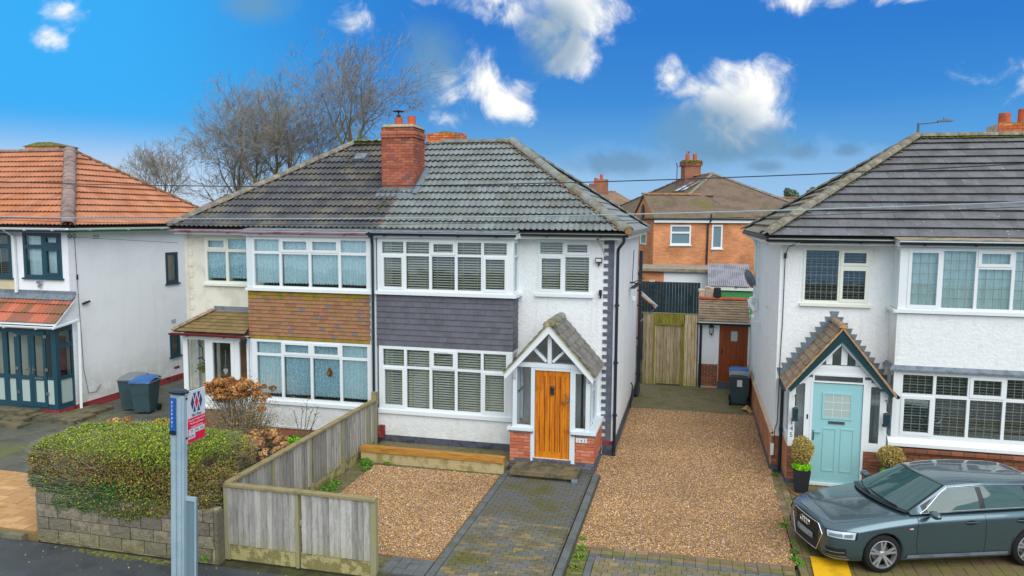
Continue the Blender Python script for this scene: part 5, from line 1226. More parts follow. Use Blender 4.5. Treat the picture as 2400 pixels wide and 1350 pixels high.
part('satellite_dish', G().lathe([(.0,.0),(.12,.012),(.24,.05),(.31,.09),(.315,.10),(.24,.06),(.12,.022),(0,.01)], 18, Matrix.Translation((1.62,6.0,3.95)) @ Matrix.Rotation(R(68),4,'Y') @ Matrix.Rotation(R(-20),4,'X'), cap=False).tube([(1.6,6.0,3.95),(1.93,6.0,3.9)], .02, 5).tube([(1.62,6.0,3.7),(1.3,5.8,3.72)], .012, 4).box(1.24,1.32,5.76,5.84,3.69,3.76), 'lead', Wd)
part('cable', G().tube([(3.9,-.34,5.31),(2.3,-.34,5.29),(2.08,-.10,5.2),(2.02,-.03,5.0),(2.02,-.02,3.5),(2.0,-.02,2.6),(1.99,-.02,1.1),(1.94,-.06,.95),(1.93,-.08,.3)], .011, 4).box(1.99,2.05,-.05,-.016,4.93,5.05), 'cable', Wd)
part('meter_box', BX(1.86,1.93,-.10,-.04,.35,.62), 'upvc', Wd)
# roof
ft = flat_tile(.345, .335, 'tile_slate', t=.04, th=.02)
ZW = 7.93; WRX = 5.52; WX0 = 1.56; zw = 5.42
def wfront(d, O, U, V, p):
    s2 = p[2][1]; cover(d, 'roof_tile', O, U, V, [(0,0),(6.1,0),(7.4,s2),(WRX-WX0,s2)], .345, s2/13, flat_tile(.345, s2/13, 'tile_slate', t=.058, th=.016), stag=.5)
    strips(d, 'tile_courses', O, U, V, [(6.1,0),(11,0),(11,s2),(7.4,s2)], s2/13, 'tile_slate')
dk = hip_roof(Wd, WX0, 13, -.35, 7.35, zw, ZW, WRX, 13, {'front': wfront, 'left': lambda d, O, U, V, p: strips(d, 'tile_courses', O, U, V, p, .36, 'tile_slate_lichen', t=.07), 'back': strp('tile_slate')})
caps(dk, 'hip_tile', (WX0-.02,-.36,zw+.05), (WRX,3.5,ZW+.05), 'ridge_lichen', r=.14, l=.42)
caps(dk, 'hip_tile', (WX0-.02,7.36,zw+.05), (WRX,3.5,ZW+.05), 'ridge_lichen', r=.11, l=.42)
caps(dk, 'ridge_tile', (WRX,3.5,ZW+.02), (12,3.5,ZW+.02), 'ridge_lichen', r=.13, l=.45)
kz = (ZW-zw)/3.85
part('moss', lumps(260, lambda r: (r.uniform(5.6,8.2), 3.37+r.gauss(0,.02), ZW-.02), .03, 21), 'moss', dk, stuff=True)
def course_moss(r):
    j = r.randint(1, 12); x = r.uniform(WX0+3.85*j/13*1.03+.3, 7.5); return (x, -.35+3.85*j/13-.01, zw+kz*3.85*j/13+.02)
part('moss', lumps(650, course_moss, .014, 22, .6), 'moss_dark', dk, stuff=True)
part('moss', lumps(150, lambda r: tuple(Vector((WX0,-.35,zw)).lerp(Vector((WRX,3.5,ZW)), r.random()**.8) + Vector((.15+r.gauss(0,.02), -.02, .04))), .028, 23), 'moss_dark', dk, stuff=True)
g = G()
for i in range(34): g.box(WX0-.07, WX0+.06, -.3+i*.22, -.3+i*.22+.14, zw-.07, zw+.02)
part('eave_tile_ends', g, 'mortar_dark', dk, stuff=True)
chw = part('chimney', BX(7.72,9.7,4.5,5.4,7,8.37), 'mortar', Wd)
bricks(chw, 'brick', (7.70,4.5,0), (1,0,0), (0,-1,0), 1.4, 7.92, 8.37, 'brick_orange')
part('moss', lumps(60, lambda r: (r.uniform(7.75,8.6), 4.55+r.random()*.2, 8.39), .04, 24), 'moss', chw, stuff=True)
for x, h in ((7.98,.30), (8.44,.40)): part('chimney_pot', G().lathe([(.145,0),(.14,h),(.12,h),(.1,.05)], 16, Matrix.Translation((x,4.9,8.38)), cap=False), 'terracotta', chw)
# ---- porch of 145
QY = -.95
pb = part('porch_wall', G().box(2.13,2.555,QY+.03,QY+.2,-.05,.84).box(3.66,4.10,QY+.03,QY+.2,-.05,.84).box(2.13,2.30,QY+.2,-.002,-.05,.84), 'mortar', Wd)
bricks(pb, 'brick', (2.12,QY+.03,0), (1,0,0), (0,-1,0), .44, .10, .84, 'brick_brown'); bricks(pb, 'brick', (3.655,QY+.03,0), (1,0,0), (0,-1,0), .45, .10, .84, 'brick_brown')
part('side_brickwork', BX(2.105,2.128,QY+.02,-.036,.10,.84), 'brick_side', pb); part('dark_base', G().box(2.10,2.57,QY-.01,QY+.028,-.05,.098).box(2.095,2.127,QY+.02,-.04,-.05,.098), 'plinth_grey', pb)
q = part('porch_frame', G().box(2.12,2.30,QY,QY+.07,.842,1.02).box(2.12,2.25,QY,QY+.07,1.02,2.20).box(2.44,2.585,QY,QY+.07,.842,2.40).box(2.30,2.44,QY,QY+.07,.842,1.02).box(2.25,2.44,QY,QY+.07,2.26,2.34).box(3.625,3.76,QY,QY+.07,.842,2.40).box(3.76,4.10,QY,QY+.07,.842,1.02).box(3.95,4.10,QY,QY+.07,1.02,2.16).box(3.76,3.95,QY,QY+.07,2.26,2.34).box(2.44,3.76,QY-.001,QY+.069,2.46,2.60)
     .holed(2.585,3.625,2.3,2.5,[(2.62,3.59,2.33,2.45)],QY-.01,QY+.03,MY).box(2.56,2.60,QY-.012,QY+.05,.02,2.3).box(3.61,3.66,QY-.012,QY+.05,.02,2.3)
     .holed(QY+.07, -.003, .842, 2.20, [(QY+.14,-.1,1.02,2.10)], 2.12, 2.19, MX).holed(QY+.07, -.003, .842, 2.15, [(QY+.14,-.1,1.02,2.06)], 4.03, 4.10, MX), 'upvc', Wd)
for a, b, zb, zt in ((2.25,2.44,1.02,2.34), (3.76,3.95,1.02,2.34), (2.62,3.59,2.33,2.45)):
    part('pane', G().add([(a,QY+.035,zb),(b,QY+.035,zb),(b,QY+.035,zt),(a,QY+.035,zt)], [(0,1,2,3)]), 'glass_clear', q)
for x in (2.155, 4.065): part('pane', G().add([(x,QY+.14,1.02),(x,-.1,1.02),(x,-.1,2.1),(x,QY+.14,2.1)], [(0,1,2,3)]), 'glass_clear', q)
dx, dz = 3.12, 3.50
g = G().prism([(2.46,2.601),(3.76,2.601),(3.76,2.68),(2.46,2.68)], QY-.005, QY+.06, MY)
for a, b, h in ((2.84,2.96,3.02), (3.14,3.26,3.12), (3.43,3.55,2.90), (2.60,2.68,2.76), (3.66,3.74,2.70)): g.box(a, b, QY, QY+.055, 2.701, h)
part('gable_studs', g, 'upvc', Wd)
part('gable_pane', G().add([(2.3,QY+.04,2.66),(3.94,QY+.04,2.66),(dx,QY+.04,3.38)], [(0,1,2)]), 'glass_clear', Wd)
wq = .17/math.cos(math.atan(1.33/1.05))
part('bargeboard', G().prism([(2.07,2.17),(dx,dz),(dx,dz-wq),(2.12,2.08)], QY-.15, QY-.10, MY).prism([(dx,dz),(4.19,2.14),(4.14,2.05),(dx,dz-wq)], QY-.15, QY-.10, MY), 'dark_teal_paint', Wd)
part('inner_bargeboard', G().prism([(2.25,2.25),(dx,dz-wq+.01),(dx,dz-wq-.08),(2.33,2.25)], QY-.08, QY-.03, MY).prism([(dx,dz-wq+.01),(4.0,2.25),(3.92,2.25),(dx,dz-wq-.08)], QY-.08, QY-.03, MY), 'upvc', Wd)
pq = gable_roof(Wd, dx, dz+.03, 2.03, 2.17, 4.22, 2.13, QY-.16, -.003, .17, .155, lambda a, b: flat_tile(a, b, 'porch_tile_brown', t=.026), None)
caps(pq, 'ridge_tile', (dx,QY-.17,dz+.04), (dx,-.01,dz+.04), 'porch_tile_brown', r=.085, l=.34, flat=.9)
part('ridge_end', G().prism([(.085*math.cos(math.pi*i/10)+dx, dz+.03+.075*math.sin(math.pi*i/10)) for i in range(11)], QY-.185, QY-.165, MY), 'ochre_slab', pq)
g = G()
for s_, xe, ze in ((-1,2.03,2.17),(1,4.22,2.13)):
    n = 12
    for i in range(n):
        f = (i+.5)/n; p = Vector((dx+(xe-dx)*f, 0, dz+.02+(ze-dz-.02)*f)); d = Vector((xe-dx,0,ze-dz-.02)).normalized()
        part('verge_tile', G().beam(p-d*.07+Vector((0,QY-.175,.0)), p+d*.07+Vector((0,QY-.175,-.012)), .03, .04, up=(0,1,0)), 'ochre_slab', pq)
for s_, xe, ze in ((-1,2.03,2.17),(1,4.22,2.13)):   # stepped lead
    n = 11
    for i in range(0 if s_ < 0 else 1, n+1):
        f = i/n; x = dx+(xe-dx)*f; z = dz+.16+(ze-dz-.02)*f
        q_ = [(x-.10,z+.09),(x+.10,z+.09),(x+.04,z-.12),(x-.04,z-.12)]
        part('lead_step', G().prism(q_, -.016-.0006*(i % 2), -.003, MY), 'lead', pq)
gutter(Wd, (2.0,QY-.12,2.14), (2.0,-.02,2.16), 'black_gutter', brackets=0, r=.045); gutter(Wd, (4.26,QY-.12,2.10), (4.26,-.02,2.12), 'black_gutter', brackets=0, r=.045)
part('downpipe', G().tube([(2.0,-.12,2.12),(2.07,-.10,1.95),(2.07,-.10,.02)], .035, 8).tube([(2.07,-.10,1.02),(2.07,-.10,.92)], .046, 8), 'black_gutter', Wd)
md = part('front_door', BX(2.605,3.605,QY+.02,QY+.06,.08,2.28), 'mint_door', Wd)
part('door_panel', G().holed(2.80,3.41,1.50,2.08,[(2.84,3.37,1.54,2.04)],QY+.003,QY+.019,MY), 'mint_door', md)
part('pane', BX(2.84,3.37,QY+.012,QY+.016,1.54,2.04), 'frosted', md)
s = G()
for i in (1, 2): s.box(2.84+.177*i-.005, 2.84+.177*i+.005, QY+.006, QY+.0115, 1.54, 2.04); s.box(2.84,3.37,QY+.0065,QY+.0112,1.54+.167*i-.005,1.54+.167*i+.005)
part('lead_came', s, 'sticker', md, stuff=True)
for x in (2.84, 3.20): part('door_panel', G().holed(x, x+.27, .34, 1.30, [(x+.025, x+.245, .365, 1.275)], QY+.008, QY+.019, MY), 'mint_door', md)
part('letter_plate', BX(2.94,3.27,QY+.0,QY+.018,1.40,1.46), 'chrome', md)
part('door_handle', G().box(2.63,2.66,QY-.0,QY+.018,1.02,1.24).tube([(2.645,QY-.03,1.19),(2.78,QY-.035,1.19)], .012, 6), 'chrome', md)
part('threshold', BX(2.60,3.62,QY-.03,QY+.07,.02,.078), 'upvc', Wd)
part('door_bell', BX(2.49,2.52,QY-.012,QY-.001,1.48,1.58), 'text_black', Wd)
part('inner_hall_wall', BX(2.2,4.0,.23,.26,.0,2.6), 'white_smooth', Wd)
for ch_, z in (('1', 1.33), ('4', 1.19), ('5', 1.05)): text_obj('lettering', ch_, .15, 'text_grey', Wd, MF(2.19, QY-.004, z))
for x in (2.23, 4.05):
    ln = part('wall_lantern', G().tube([(x,QY-.02,1.98),(x,QY-.12,2.02),(x,QY-.16,1.9),(x,QY-.16,1.78)], .012, 5).lathe([(.02,.30),(.085,.26),(.085,.25)], 4, Matrix.Translation((x,QY-.16,1.46)) @ Matrix.Rotation(R(45),4,'Z'))
         .lathe([(.095,.0),(.095,.02),(.08,.03)], 4, Matrix.Translation((x,QY-.16,1.46)) @ Matrix.Rotation(R(45),4,'Z')), 'dark_metal', Wd)
    part('lamp_glass', G().lathe([(.075,.03),(.08,.25)], 4, Matrix.Translation((x,QY-.16,1.46)) @ Matrix.Rotation(R(45),4,'Z')), 'car_glass' if False else 'dark_teal_paint', ln)

# ------------------------------------------------------------------ outbuilding, gate, fences between the houses
ob = thing('outbuilding', 'small white outhouse with brown plank door at the end of the gravel drive', 'outbuilding', (1.1,8.3,0))
OY = 8.30
part('wall', G().holed(.24, 1.925, 0, 2.25, [(.92,1.87,.2,2.2)], OY, OY+.15, MY).box(.24,.39,OY+.15,10.2,0,2.25), 'white_smooth', ob)
bs = part('brick_base', BX(.25,.90,OY-.02,OY-.002,.0,.84), 'mortar', ob); bricks(bs, 'brick', (.24,OY-.02,0), (1,0,0), (0,-1,0), .66, .08, .83, 'brick_brown')
part('step', G().box(.9,1.92,OY-.1,OY-.003,.0,.24), 'brick_blue', ob)
od = part('door', BX(.93,1.86,OY+.02,OY+.06,.25,2.2), 'red_door', ob)
for i in range(8):
    x = .935+i*.115; part('plank', BX(x+.006,x+.109,OY+.002,OY+.019,.45,2.19), 'red_door', od)
part('door_rail', BX(.935,1.855,OY+.004,OY+.0195,.255,.44), 'red_door', od)
part('pane', BX(1.31,1.52,OY-.0,OY+.004,1.66,2.0), 'frosted', od)
part('door_handle', G().box(1.0,1.03,OY-.01,OY+.005,1.2,1.38).tube([(1.015,OY-.03,1.3),(1.12,OY-.03,1.3)], .012, 5), 'dark_metal', od)
zb, zt = 2.32, 2.94; Ls = math.hypot(1.3, zt-zb)
pr = part('roof', G().add([(.22,OY-.12,zb-.02),(1.925,OY-.12,zb-.02),(1.925,OY+1.18,zt-.02),(.22,OY+1.18,zt-.02),(.22,OY-.12,zb-.08),(1.925,OY-.12,zb-.08),(1.925,OY+1.18,zt-.8),(.22,OY+1.18,zt-.8)], [(0,1,2,3),(4,7,6,5),(0,4,5,1),(0,3,7,4)]), 'upvc_cream', ob)
cover(pr, 'roof_tile', (.22,OY-.12,zb), (1,0,0), (0,1.3,zt-zb), [(0,0),(1.70,0),(1.70,Ls),(0,Ls)], .21, Ls/9, flat_tile(.21, Ls/9, 'porch_tile_brown', t=.028), stag=.5)
caps(pr, 'ridge_tile', (.22,OY+1.2,zt+.02), (1.9,OY+1.2,zt+.02), 'terracotta', r=.10, l=.4)
gutter(ob, (.16,OY-.18,2.27), (1.92,OY-.18,2.27), 'black_gutter', brackets=.6)
part('downpipe', G().tube([(.30,OY-.16,2.25),(.31,OY-.06,2.1),(.31,OY-.06,.02)], .045, 8), 'black_gutter', ob)
lt = part('wall_lantern', G().lathe([(.0,-.06),(.05,0),(.085,.02)], 6, Matrix.Translation((.66,OY-.10,1.90))).lathe([(.09,.22),(.09,.25),(.03,.30)], 6, Matrix.Translation((.66,OY-.10,1.90))).beam((.66,OY-.10,2.1),(.66,OY-.0,2.1),.03,.03), 'dark_metal', ob)
part('lamp_glass', G().lathe([(.08,.021),(.085,.219)], 6, Matrix.Translation((.66,OY-.10,1.90))), 'glass_clear', lt)
part('wall_cap', G().box(.20,.42,OY+1.3,OY+1.9,3.2,3.26).box(.22,.40,OY+1.3,OY+1.9,2.2,3.199).box(.44,.62,OY+1.6,OY+1.9,3.30,3.36).box(.46,.9,OY+1.62,OY+1.9,2.3,3.299), 'mortar', ob)
pt_ = thing('plant_pot', 'black plastic pot standing upside down on the outhouse roof', 'pot', (.72,OY+1.25,3.12))
part('pot', G().lathe([(.15,0),(.15,.03),(.12,.36),(.10,.37)], 12, Matrix.Translation((.85,OY+1.25,3.0))), 'planter', pt_)
gt = thing('garden_gate', 'tall wooden side gate with green algae between the two white houses', 'gate', (-.75,8.26,0))
GY = 8.26
x = -1.66; k = 0
while x < .17:
    w = .118; inn = -1.24 < x+w/2 < -.30
    part('board', BX(x+.007, min(x+w,.19)-.004, GY+(.0 if not inn else .035)+random.uniform(0,.006), GY+(.02 if not inn else .055), .05 if inn else .02, 2.15 if inn else 2.52), 'gate_wood', gt); x += w; k += 1
x = -1.24
while x < -.32: part('board', BX(x+.004, x+.115, GY+.001, GY+.03, 2.17, 2.52), 'gate_wood_green', gt); x += .118
part('rail', BX(-1.26,-.28,GY-.02,GY-.002,2.13,2.17), 'gate_wood_green', gt); part('post', BX(-1.30,-1.24,GY-.02,GY-.001,.02,2.5), 'gate_wood_green', gt); part('post', BX(-.34,-.26,GY-.02,GY-.001,.02,2.5), 'gate_wood_green', gt)
part('top_rail', BX(-1.70,.2,GY-.01,GY+.06,2.525,2.555), 'fence_cap', gt)
bf = thing('black_fence', 'tall black painted board fence behind the wooden side gate', 'fence', (-.9,13,0))
FY = 13.0; x = -2.15
while x < .28: part('board', BX(x, x+.118, FY+random.uniform(0,.012), FY+.03, 0, 3.24), 'black_fence_paint', bf); x += .122
part('post', BX(-1.52,-1.44,FY-.06,FY-.005,0,3.27), 'black_fence_paint', bf); part('post', BX(-.15,-.06,FY-.05,FY-.005,0,2.7), 'black_fence_paint', bf)
lt2 = thing('garage', 'pale panelled garage with a brown felt roof behind the black fence', 'garage', (-.4,16.5,0))
part('wall', BX(-1.30,.68,16.4,19,0,3.50), 'white_smooth', lt2)
part('roof', G().box(-2.5,.75,16.25,19.5,3.50,3.56).box(-2.55,.8,16.22,16.25,3.44,3.57), 'felt', lt2)
part('side_wall', BX(-2.45,-1.30,16.42,19,0,3.42), 'brick_far', lt2)
wf = part('window', G().holed(-1.95,-1.60,2.55,3.0,[(-1.88,-1.67,2.6,2.85)],16.36,16.415,MY), 'upvc', lt2)
part('pane', BX(-1.88,-1.67,16.395,16.4,2.6,2.85), 'car_glass', wf)
part('downpipe', G().tube([(-2.5,16.2,3.4),(-2.5,16.25,2.2)], .05, 6).lathe([(.09,0),(.11,.12),(.06,.2)], 8, Matrix.Translation((-2.42,16.15,3.25))), 'dark_metal', lt2)
ln = thing('lean_to', 'lean-to with grey corrugated roof sheets over a green painted front', 'lean-to', (1.5,14,0))
s = G(); n = 132
for k, (yy, zz) in enumerate(((13.9,3.05),(16.2,3.84))):
    for i in range(n+1): s.v.append((.60+1.75*i/n, yy, zz+.028*math.sin(i*2*math.pi/6)))
for i in range(n): s.f.append((i, i+1, i+n+2, i+n+1))
part('corrugated_sheet', s, 'corrugated', ln)
part('fascia', BX(.58,2.4,13.92,13.98,2.88,3.01), 'upvc_cream', ln); part('front', BX(.80,2.4,14.0,14.06,0,2.879), 'green_paint', ln); part('post', BX(.66,.80,13.95,14.08,0,2.87), 'upvc_cream', ln)
part('window_bar', BX(1.5,2.3,13.96,13.999,2.45,2.53), 'upvc', ln)
part('wall', BX(.7,2.4,16.2,16.3,0,3.6), 'felt', ln)
# ------------------------------------------------------------------ brick house behind
BH = thing('brick_house', 'orange brick house with brown tiled roof seen in the gap between the white houses', 'house', (-2.2,24,0), 'houses in the street behind', rotz=R(20))
Lm = WM[BH.name].copy()
def lp(name, g, m, par=BH, **k): return part(name, g, m, par, local=Lm, **k)
g = G().holed(0, 10.2, 0, 5.78, [(.98,2.10,4.40,5.44), (3.36,3.92,4.20,5.46)], 0, .25, MY).holed(.25, 14.5, 0, 5.78, [(1.4,2.55,4.36,4.95)], 0, .25, MX).holed(.0, 4.2, 5.78, 5.79, [], 0, .25, MX)
g.prism([(0,5.79),(4.1,5.79),(2.05,7.05)], .0, .22, MX)
lp('wall', g, 'brick_far')
lp('inner_wall', BX(.3,10,1.2,1.25,0,5.7), 'room')
def lwin(u0,u1,w0,w1,rects,cm='frosted_green'):
    fr = lp('window', G().holed(u0,u1,w0,w1,rects,-.02,.06,MY), 'upvc')
    for a,b,c_,e in rects: lp('pane', G().add([(a,.03,c_),(b,.03,c_),(b,.03,e),(a,.03,e)], [(0,1,2,3)]), 'car_glass' if False else 'panel_grey', fr)
    lp('sill', BX(u0-.06,u1+.06,-.07,.0,w0-.06,w0-.002), 'upvc', fr)
lwin(.95,2.13,4.37,5.47,[(1.04,2.04,4.46,5.0),(1.04,2.04,5.10,5.38)]); lwin(3.33,3.95,4.17,5.49,[(3.42,3.86,4.26,5.40)])
fr = lp('window', G().holed(1.35,2.6,4.32,4.98,[(1.43,2.52,4.4,4.9)],-.02,.06,MX), 'upvc'); lp('pane', G().add([(.03,1.43,4.4),(.03,2.52,4.4),(.03,2.52,4.9),(.03,1.43,4.9)], [(0,1,2,3)]), 'frosted_green', fr)
lp('gable_vent', G().lathe([(.0,0),(.25,.0),(.28,.05),(.2,.06),(0,.03)], 18, Matrix.Translation((-.02,2.05,6.25)) @ Matrix.Rotation(R(-90),4,'Y') @ Matrix.Diagonal((1.5,.9,1,1))), 'dark_teal_paint')
lp('fascia', BX(-.02,10.3,-.16,-.12,5.60,5.78), 'upvc')
lp('gutter', G().tube([(-.05,-.2,5.80),(10.3,-.2,5.80)], .05, 6), 'black_gutter')
lp('downpipe', G().tube([(3.2,-.2,6.1),(3.2,-.2,5.75),(3.08,-.08,5.5),(3.06,-.08,3.3)], .05, 6), 'black_gutter')
def lstrip(par, O, U, V, poly, g_, m, t=.03):
    M3 = Lm.to_3x3(); return strips(par, 'tile_courses', Lm @ Vector(O), M3 @ Vector(U), M3 @ Vector(V), poly, g_, m, t)
rd = lp('roof', G().add([(-.1,-.2,5.76),(10.5,-.2,5.76),(10.5,15,5.76),(-.1,15,5.76),(5.2,5,8.55),(5.2,10,8.55)], [(0,1,4),(1,2,5,4),(2,3,5),(3,0,4,5)]), 'roof_deck')
sf = math.hypot(5.2, 2.79); sl_ = math.hypot(5.3, 2.79)
lstrip(rd, (-.1,-.2,5.8), (1,0,0), (0,5.2,2.79), [(0,0),(10.6,0),(5.3,sf)], .11, 'tile_back')
lstrip(rd, (-.1,15,5.8), (0,-1,0), (5.3,0,2.79), [(0,0),(15.2,0),(10.0,sl_),(5.0,sl_)], .11, 'tile_back')
lstrip(rd, (10.5,-.2,5.8), (0,1,0), (-5.3,0,2.79), [(0,0),(15.2,0),(10.2,sl_),(5.2,sl_)], .11, 'tile_back')
lstrip(rd, (10.5,15,5.8), (-1,0,0), (0,-5,2.79), [(0,0),(10.6,0),(5.3,math.hypot(5,2.79))], .11, 'tile_back')
wl = math.hypot(2.25, 1.37)
lstrip(rd, (-.06,-.21,5.80), (1,0,0), (0,2.25,1.37), [(0,0),(6.0,0),(3.6,wl),(0,wl)], .11, 'tile_back')
lstrip(rd, (4.2,4.3,5.80), (-1,0,0), (0,-2.25,1.37), [(0,0),(4.26,0),(4.26,wl),(0,wl)], .11, 'tile_back')
for A_, B_, m in (((-.1,2.04,7.20),(3.4,2.04,7.20),'mortar_orange'), ((2.7,2.3,7.15),(5.2,5,8.62),'ridge_lichen'), ((10.5,-.2,5.84),(5.2,5,8.62),'ridge_lichen'), ((5.2,5,8.62),(5.2,10,8.62),'mortar_orange'), ((-.1,15,5.84),(5.2,10,8.62),'ridge_lichen')):
    caps(rd, 'ridge_tile', Lm @ Vector(A_), Lm @ Vector(B_), m, r=.12, l=.5)
k_ = 2.79/5.3
for va in (3.9, 5.15):
    def zz(u, e=.08): return 5.8+k_*(u+.1)+e
    rf = lp('rooflight', G().add([(3.0,va,zz(3.0)),(4.3,va,zz(4.3)),(4.3,va+.9,zz(4.3)),(3.0,va+.9,zz(3.0)),(3.0,va,zz(3.0)-.1),(4.3,va,zz(4.3)-.1),(4.3,va+.9,zz(4.3)-.1),(3.0,va+.9,zz(3.0)-.1)], [(0,1,2,3),(0,4,5,1),(3,2,6,7),(0,3,7,4),(1,5,6,2)]), 'dark_metal', rd)
    lp('pane', G().add([(3.1,va+.09,zz(3.1,.085)),(4.2,va+.09,zz(4.2,.085)),(4.2,va+.81,zz(4.2,.085)),(3.1,va+.81,zz(3.1,.085))], [(0,1,2,3)]), 'car_lamp', rf)
ch = lp('chimney', G().box(4.5,5.6,8.1,8.9,6.8,9.32).box(4.42,5.68,8.03,8.97,9.32,9.62).box(4.5,5.6,8.1,8.9,9.62,9.70), 'brick_chim_y')
lp('moss', lumps(160, lambda r: (r.uniform(4.42,5.68), r.uniform(7.98,8.2), 9.42+r.random()*.28), .06, 31), 'moss', ch, stuff=True)
for u in (4.8, 5.3): lp('chimney_pot', G().lathe([(.15,0),(.14,.42),(.11,.42)], 10, Matrix.Translation((u,8.5,9.70))), 'terracotta', ch)
lp('cowl', G().lathe([(.02,0),(.02,.1),(.14,.12),(.02,.16)], 8, Matrix.Translation((4.85,8.5,10.12))), 'dark_metal', ch)
lp('aerial', G().tube([(4.1,8.5,7.9),(4.1,8.5,9.35),(4.0,8.4,9.5)], .03, 4).tube([(4.1,8.5,9.3),(4.5,8.5,9.25)], .015, 4), 'dark_red_gutter', ch)

# further roofs behind
def simple_house(name, label, x, y, w, d, ze, zr, rot, wallm, roofm, hip=True, group='houses in the street behind', chim=None):
    T = thing(name, label, 'house', (x,y,0), group, rotz=R(rot)); M = WM[T.name].copy(); M3 = M.to_3x3()
    part('wall', BX(-w/2,w/2,0,d,0,ze), wallm, T, local=M)
    h = d/2 if hip else .01
    rr = part('roof', G().add([(-w/2-.2,-.2,ze-.03),(w/2+.2,-.2,ze-.03),(w/2+.2,d+.2,ze-.03),(-w/2-.2,d+.2,ze-.03),(-w/2+h,d/2,zr-.03),(w/2-h,d/2,zr-.03)], [(0,1,5,4),(1,2,5),(2,3,4,5),(3,0,4),(3,2,1,0)]), 'roof_deck', T, local=M)
    run = d/2+.2; L_ = math.hypot(run, zr-ze); W_ = w+.4
    for O_, U_, V_ in (((-w/2-.2,-.2,ze),(1,0,0),(0,run,zr-ze)), ((w/2+.2,d+.2,ze),(-1,0,0),(0,-run,zr-ze))):
        strips(rr, 'tile_courses', M @ Vector(O_), M3 @ Vector(U_), M3 @ Vector(V_), [(0,0),(W_,0),(W_-h-.2,L_),(h+.2,L_)], .13, roofm)
    if hip:
        L2 = math.hypot(h+.2, zr-ze)
        strips(rr, 'tile_courses', M @ Vector((w/2+.2,-.2,ze)), M3 @ Vector((0,1,0)), M3 @ Vector((-(h+.2),0,zr-ze)), [(0,0),(d+.4,0),(run,L2)], .13, roofm)
        strips(rr, 'tile_courses', M @ Vector((-w/2-.2,d+.2,ze)), M3 @ Vector((0,-1,0)), M3 @ Vector((h+.2,0,zr-ze)), [(0,0),(d+.4,0),(run,L2)], .13, roofm)
    caps(rr, 'ridge_tile', M @ Vector((-w/2+h,d/2,zr+.02)), M @ Vector((w/2-h,d/2,zr+.02)), 'mortar_orange', r=.12, l=.6)
    for i in range(3): part('window', BX(-w/2+1+i*(w-3)/2,-w/2+2.2+i*(w-3)/2,-.04,-.001,ze-1.6,ze-.5), 'panel_grey', T, local=M)
    if chim:
        cx, cy_, cw, zt_c = chim; c_ = part('chimney', BX(cx,cx+cw,cy_,cy_+.6,ze,zt_c), 'brick_chim_y', T, local=M)
        part('chimney_pot', G().lathe([(.14,0),(.12,.4),(.1,.4)], 8, Matrix.Translation((cx+cw*.5,cy_+.3,zt_c))), 'terracotta', c_, local=M)
    return T
simple_house('brick_house', 'brown roofed brick house low behind the white semi, left of the orange brick house', -7.2, 30, 9, 7.5, 5.2, 7.25, 14, 'brick_far', 'tile_back', chim=(1.0,3.6,.9,8.2))
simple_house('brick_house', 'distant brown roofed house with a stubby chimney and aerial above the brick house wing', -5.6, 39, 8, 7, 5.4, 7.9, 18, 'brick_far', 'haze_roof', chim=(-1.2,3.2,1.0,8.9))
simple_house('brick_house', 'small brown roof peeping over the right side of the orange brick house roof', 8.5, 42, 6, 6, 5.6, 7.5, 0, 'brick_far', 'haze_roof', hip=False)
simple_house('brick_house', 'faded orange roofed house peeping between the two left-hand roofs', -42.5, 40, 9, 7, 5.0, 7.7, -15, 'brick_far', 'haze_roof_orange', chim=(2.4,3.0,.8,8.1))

# ------------------------------------------------------------------ fences and walls in front
def fence(T, O, U, out, length, h, posts, bw=.107, zb=.17, base=-.10, far_n=400):
    O = Vector(O); U = Vector(U).normalized(); out = Vector(out); u = .06
    bm_ = [G().add([(0,-.016,0),(1,.010,0),(1,.020,0),(0,.022,0),(0,-.016,1),(1,.010,1),(1,.020,1),(0,.022,1)], [(0,1,5,4),(2,3,7,6),(4,5,6,7),(3,0,4,7),(1,2,6,5),(0,3,2,1)]).mesh('board', 'fence_wood')]
    while u < length-.04:
        w = min(bw*random.uniform(.85,1.1), length-u)
        if not any(abs(u+w/2-p) < .06 for p in posts):
            M = frame_m(O+U*u+out*(-.0+random.uniform(0,.006))+Vector((0,0,zb+.005)), U*(w-.002), -out, Vector((random.uniform(-.004,.004),0,h-zb-.03)))
            piece('board', bm_[0], T, M)
        u += w
    for p in posts:
        c = O+U*p; part('post', G().beam(c-out*.03+Vector((0,0,base)), c-out*.03+Vector((0,0,h-.01)), .09, (.10 if p < .1 or p > length-.2 else .055), up=U), 'fence_post_green', T)
    cuts = [0]+[p for p in posts if .3 < p < length-.3]+[length]
    for a, b in zip(cuts, cuts[1:]):
        part('gravel_board', G().beam(O+U*(a+.05)-out*.035+Vector((0,0,(zb+base)/2)), O+U*(b-.05)-out*.035+Vector((0,0,(zb+base)/2)), .045, zb-base, up=(0,0,1)), 'gravel_board', T)
        part('cap_rail', G().beam(O+U*(a+.002)-out*.02+Vector((0,0,h+.005)), O+U*(b-.002)-out*.02+Vector((0,0,h+.005)), .13, .04), 'fence_cap', T)
    part('back_rail', G().beam(O-out*.06+Vector((0,0,h*.55)), O+U*length-out*.06+Vector((0,0,h*.55)), .05, .08), 'fence_wood', T)
ff = thing('wooden_fence', 'grey weathered close-boarded fence facing the pavement, with algae on its base board', 'fence', (-6.3,-7.05,0), 'garden fences')
fence(ff, (-7.72,-7.06,-.02), (1,0,0), (0,-1,0), 2.80, 1.22, [.03,1.37,2.75])
fs = thing('wooden_fence', 'grey close-boarded side fence running back from the pavement to the house wall', 'fence', (-7.7,-3.9,0), 'garden fences')
fence(fs, (-7.70,-6.98,-.02), (0,1,0), (1,0,0), 6.2, 1.22, [1.4,2.85,4.35,5.72,6.17], bw=.12)
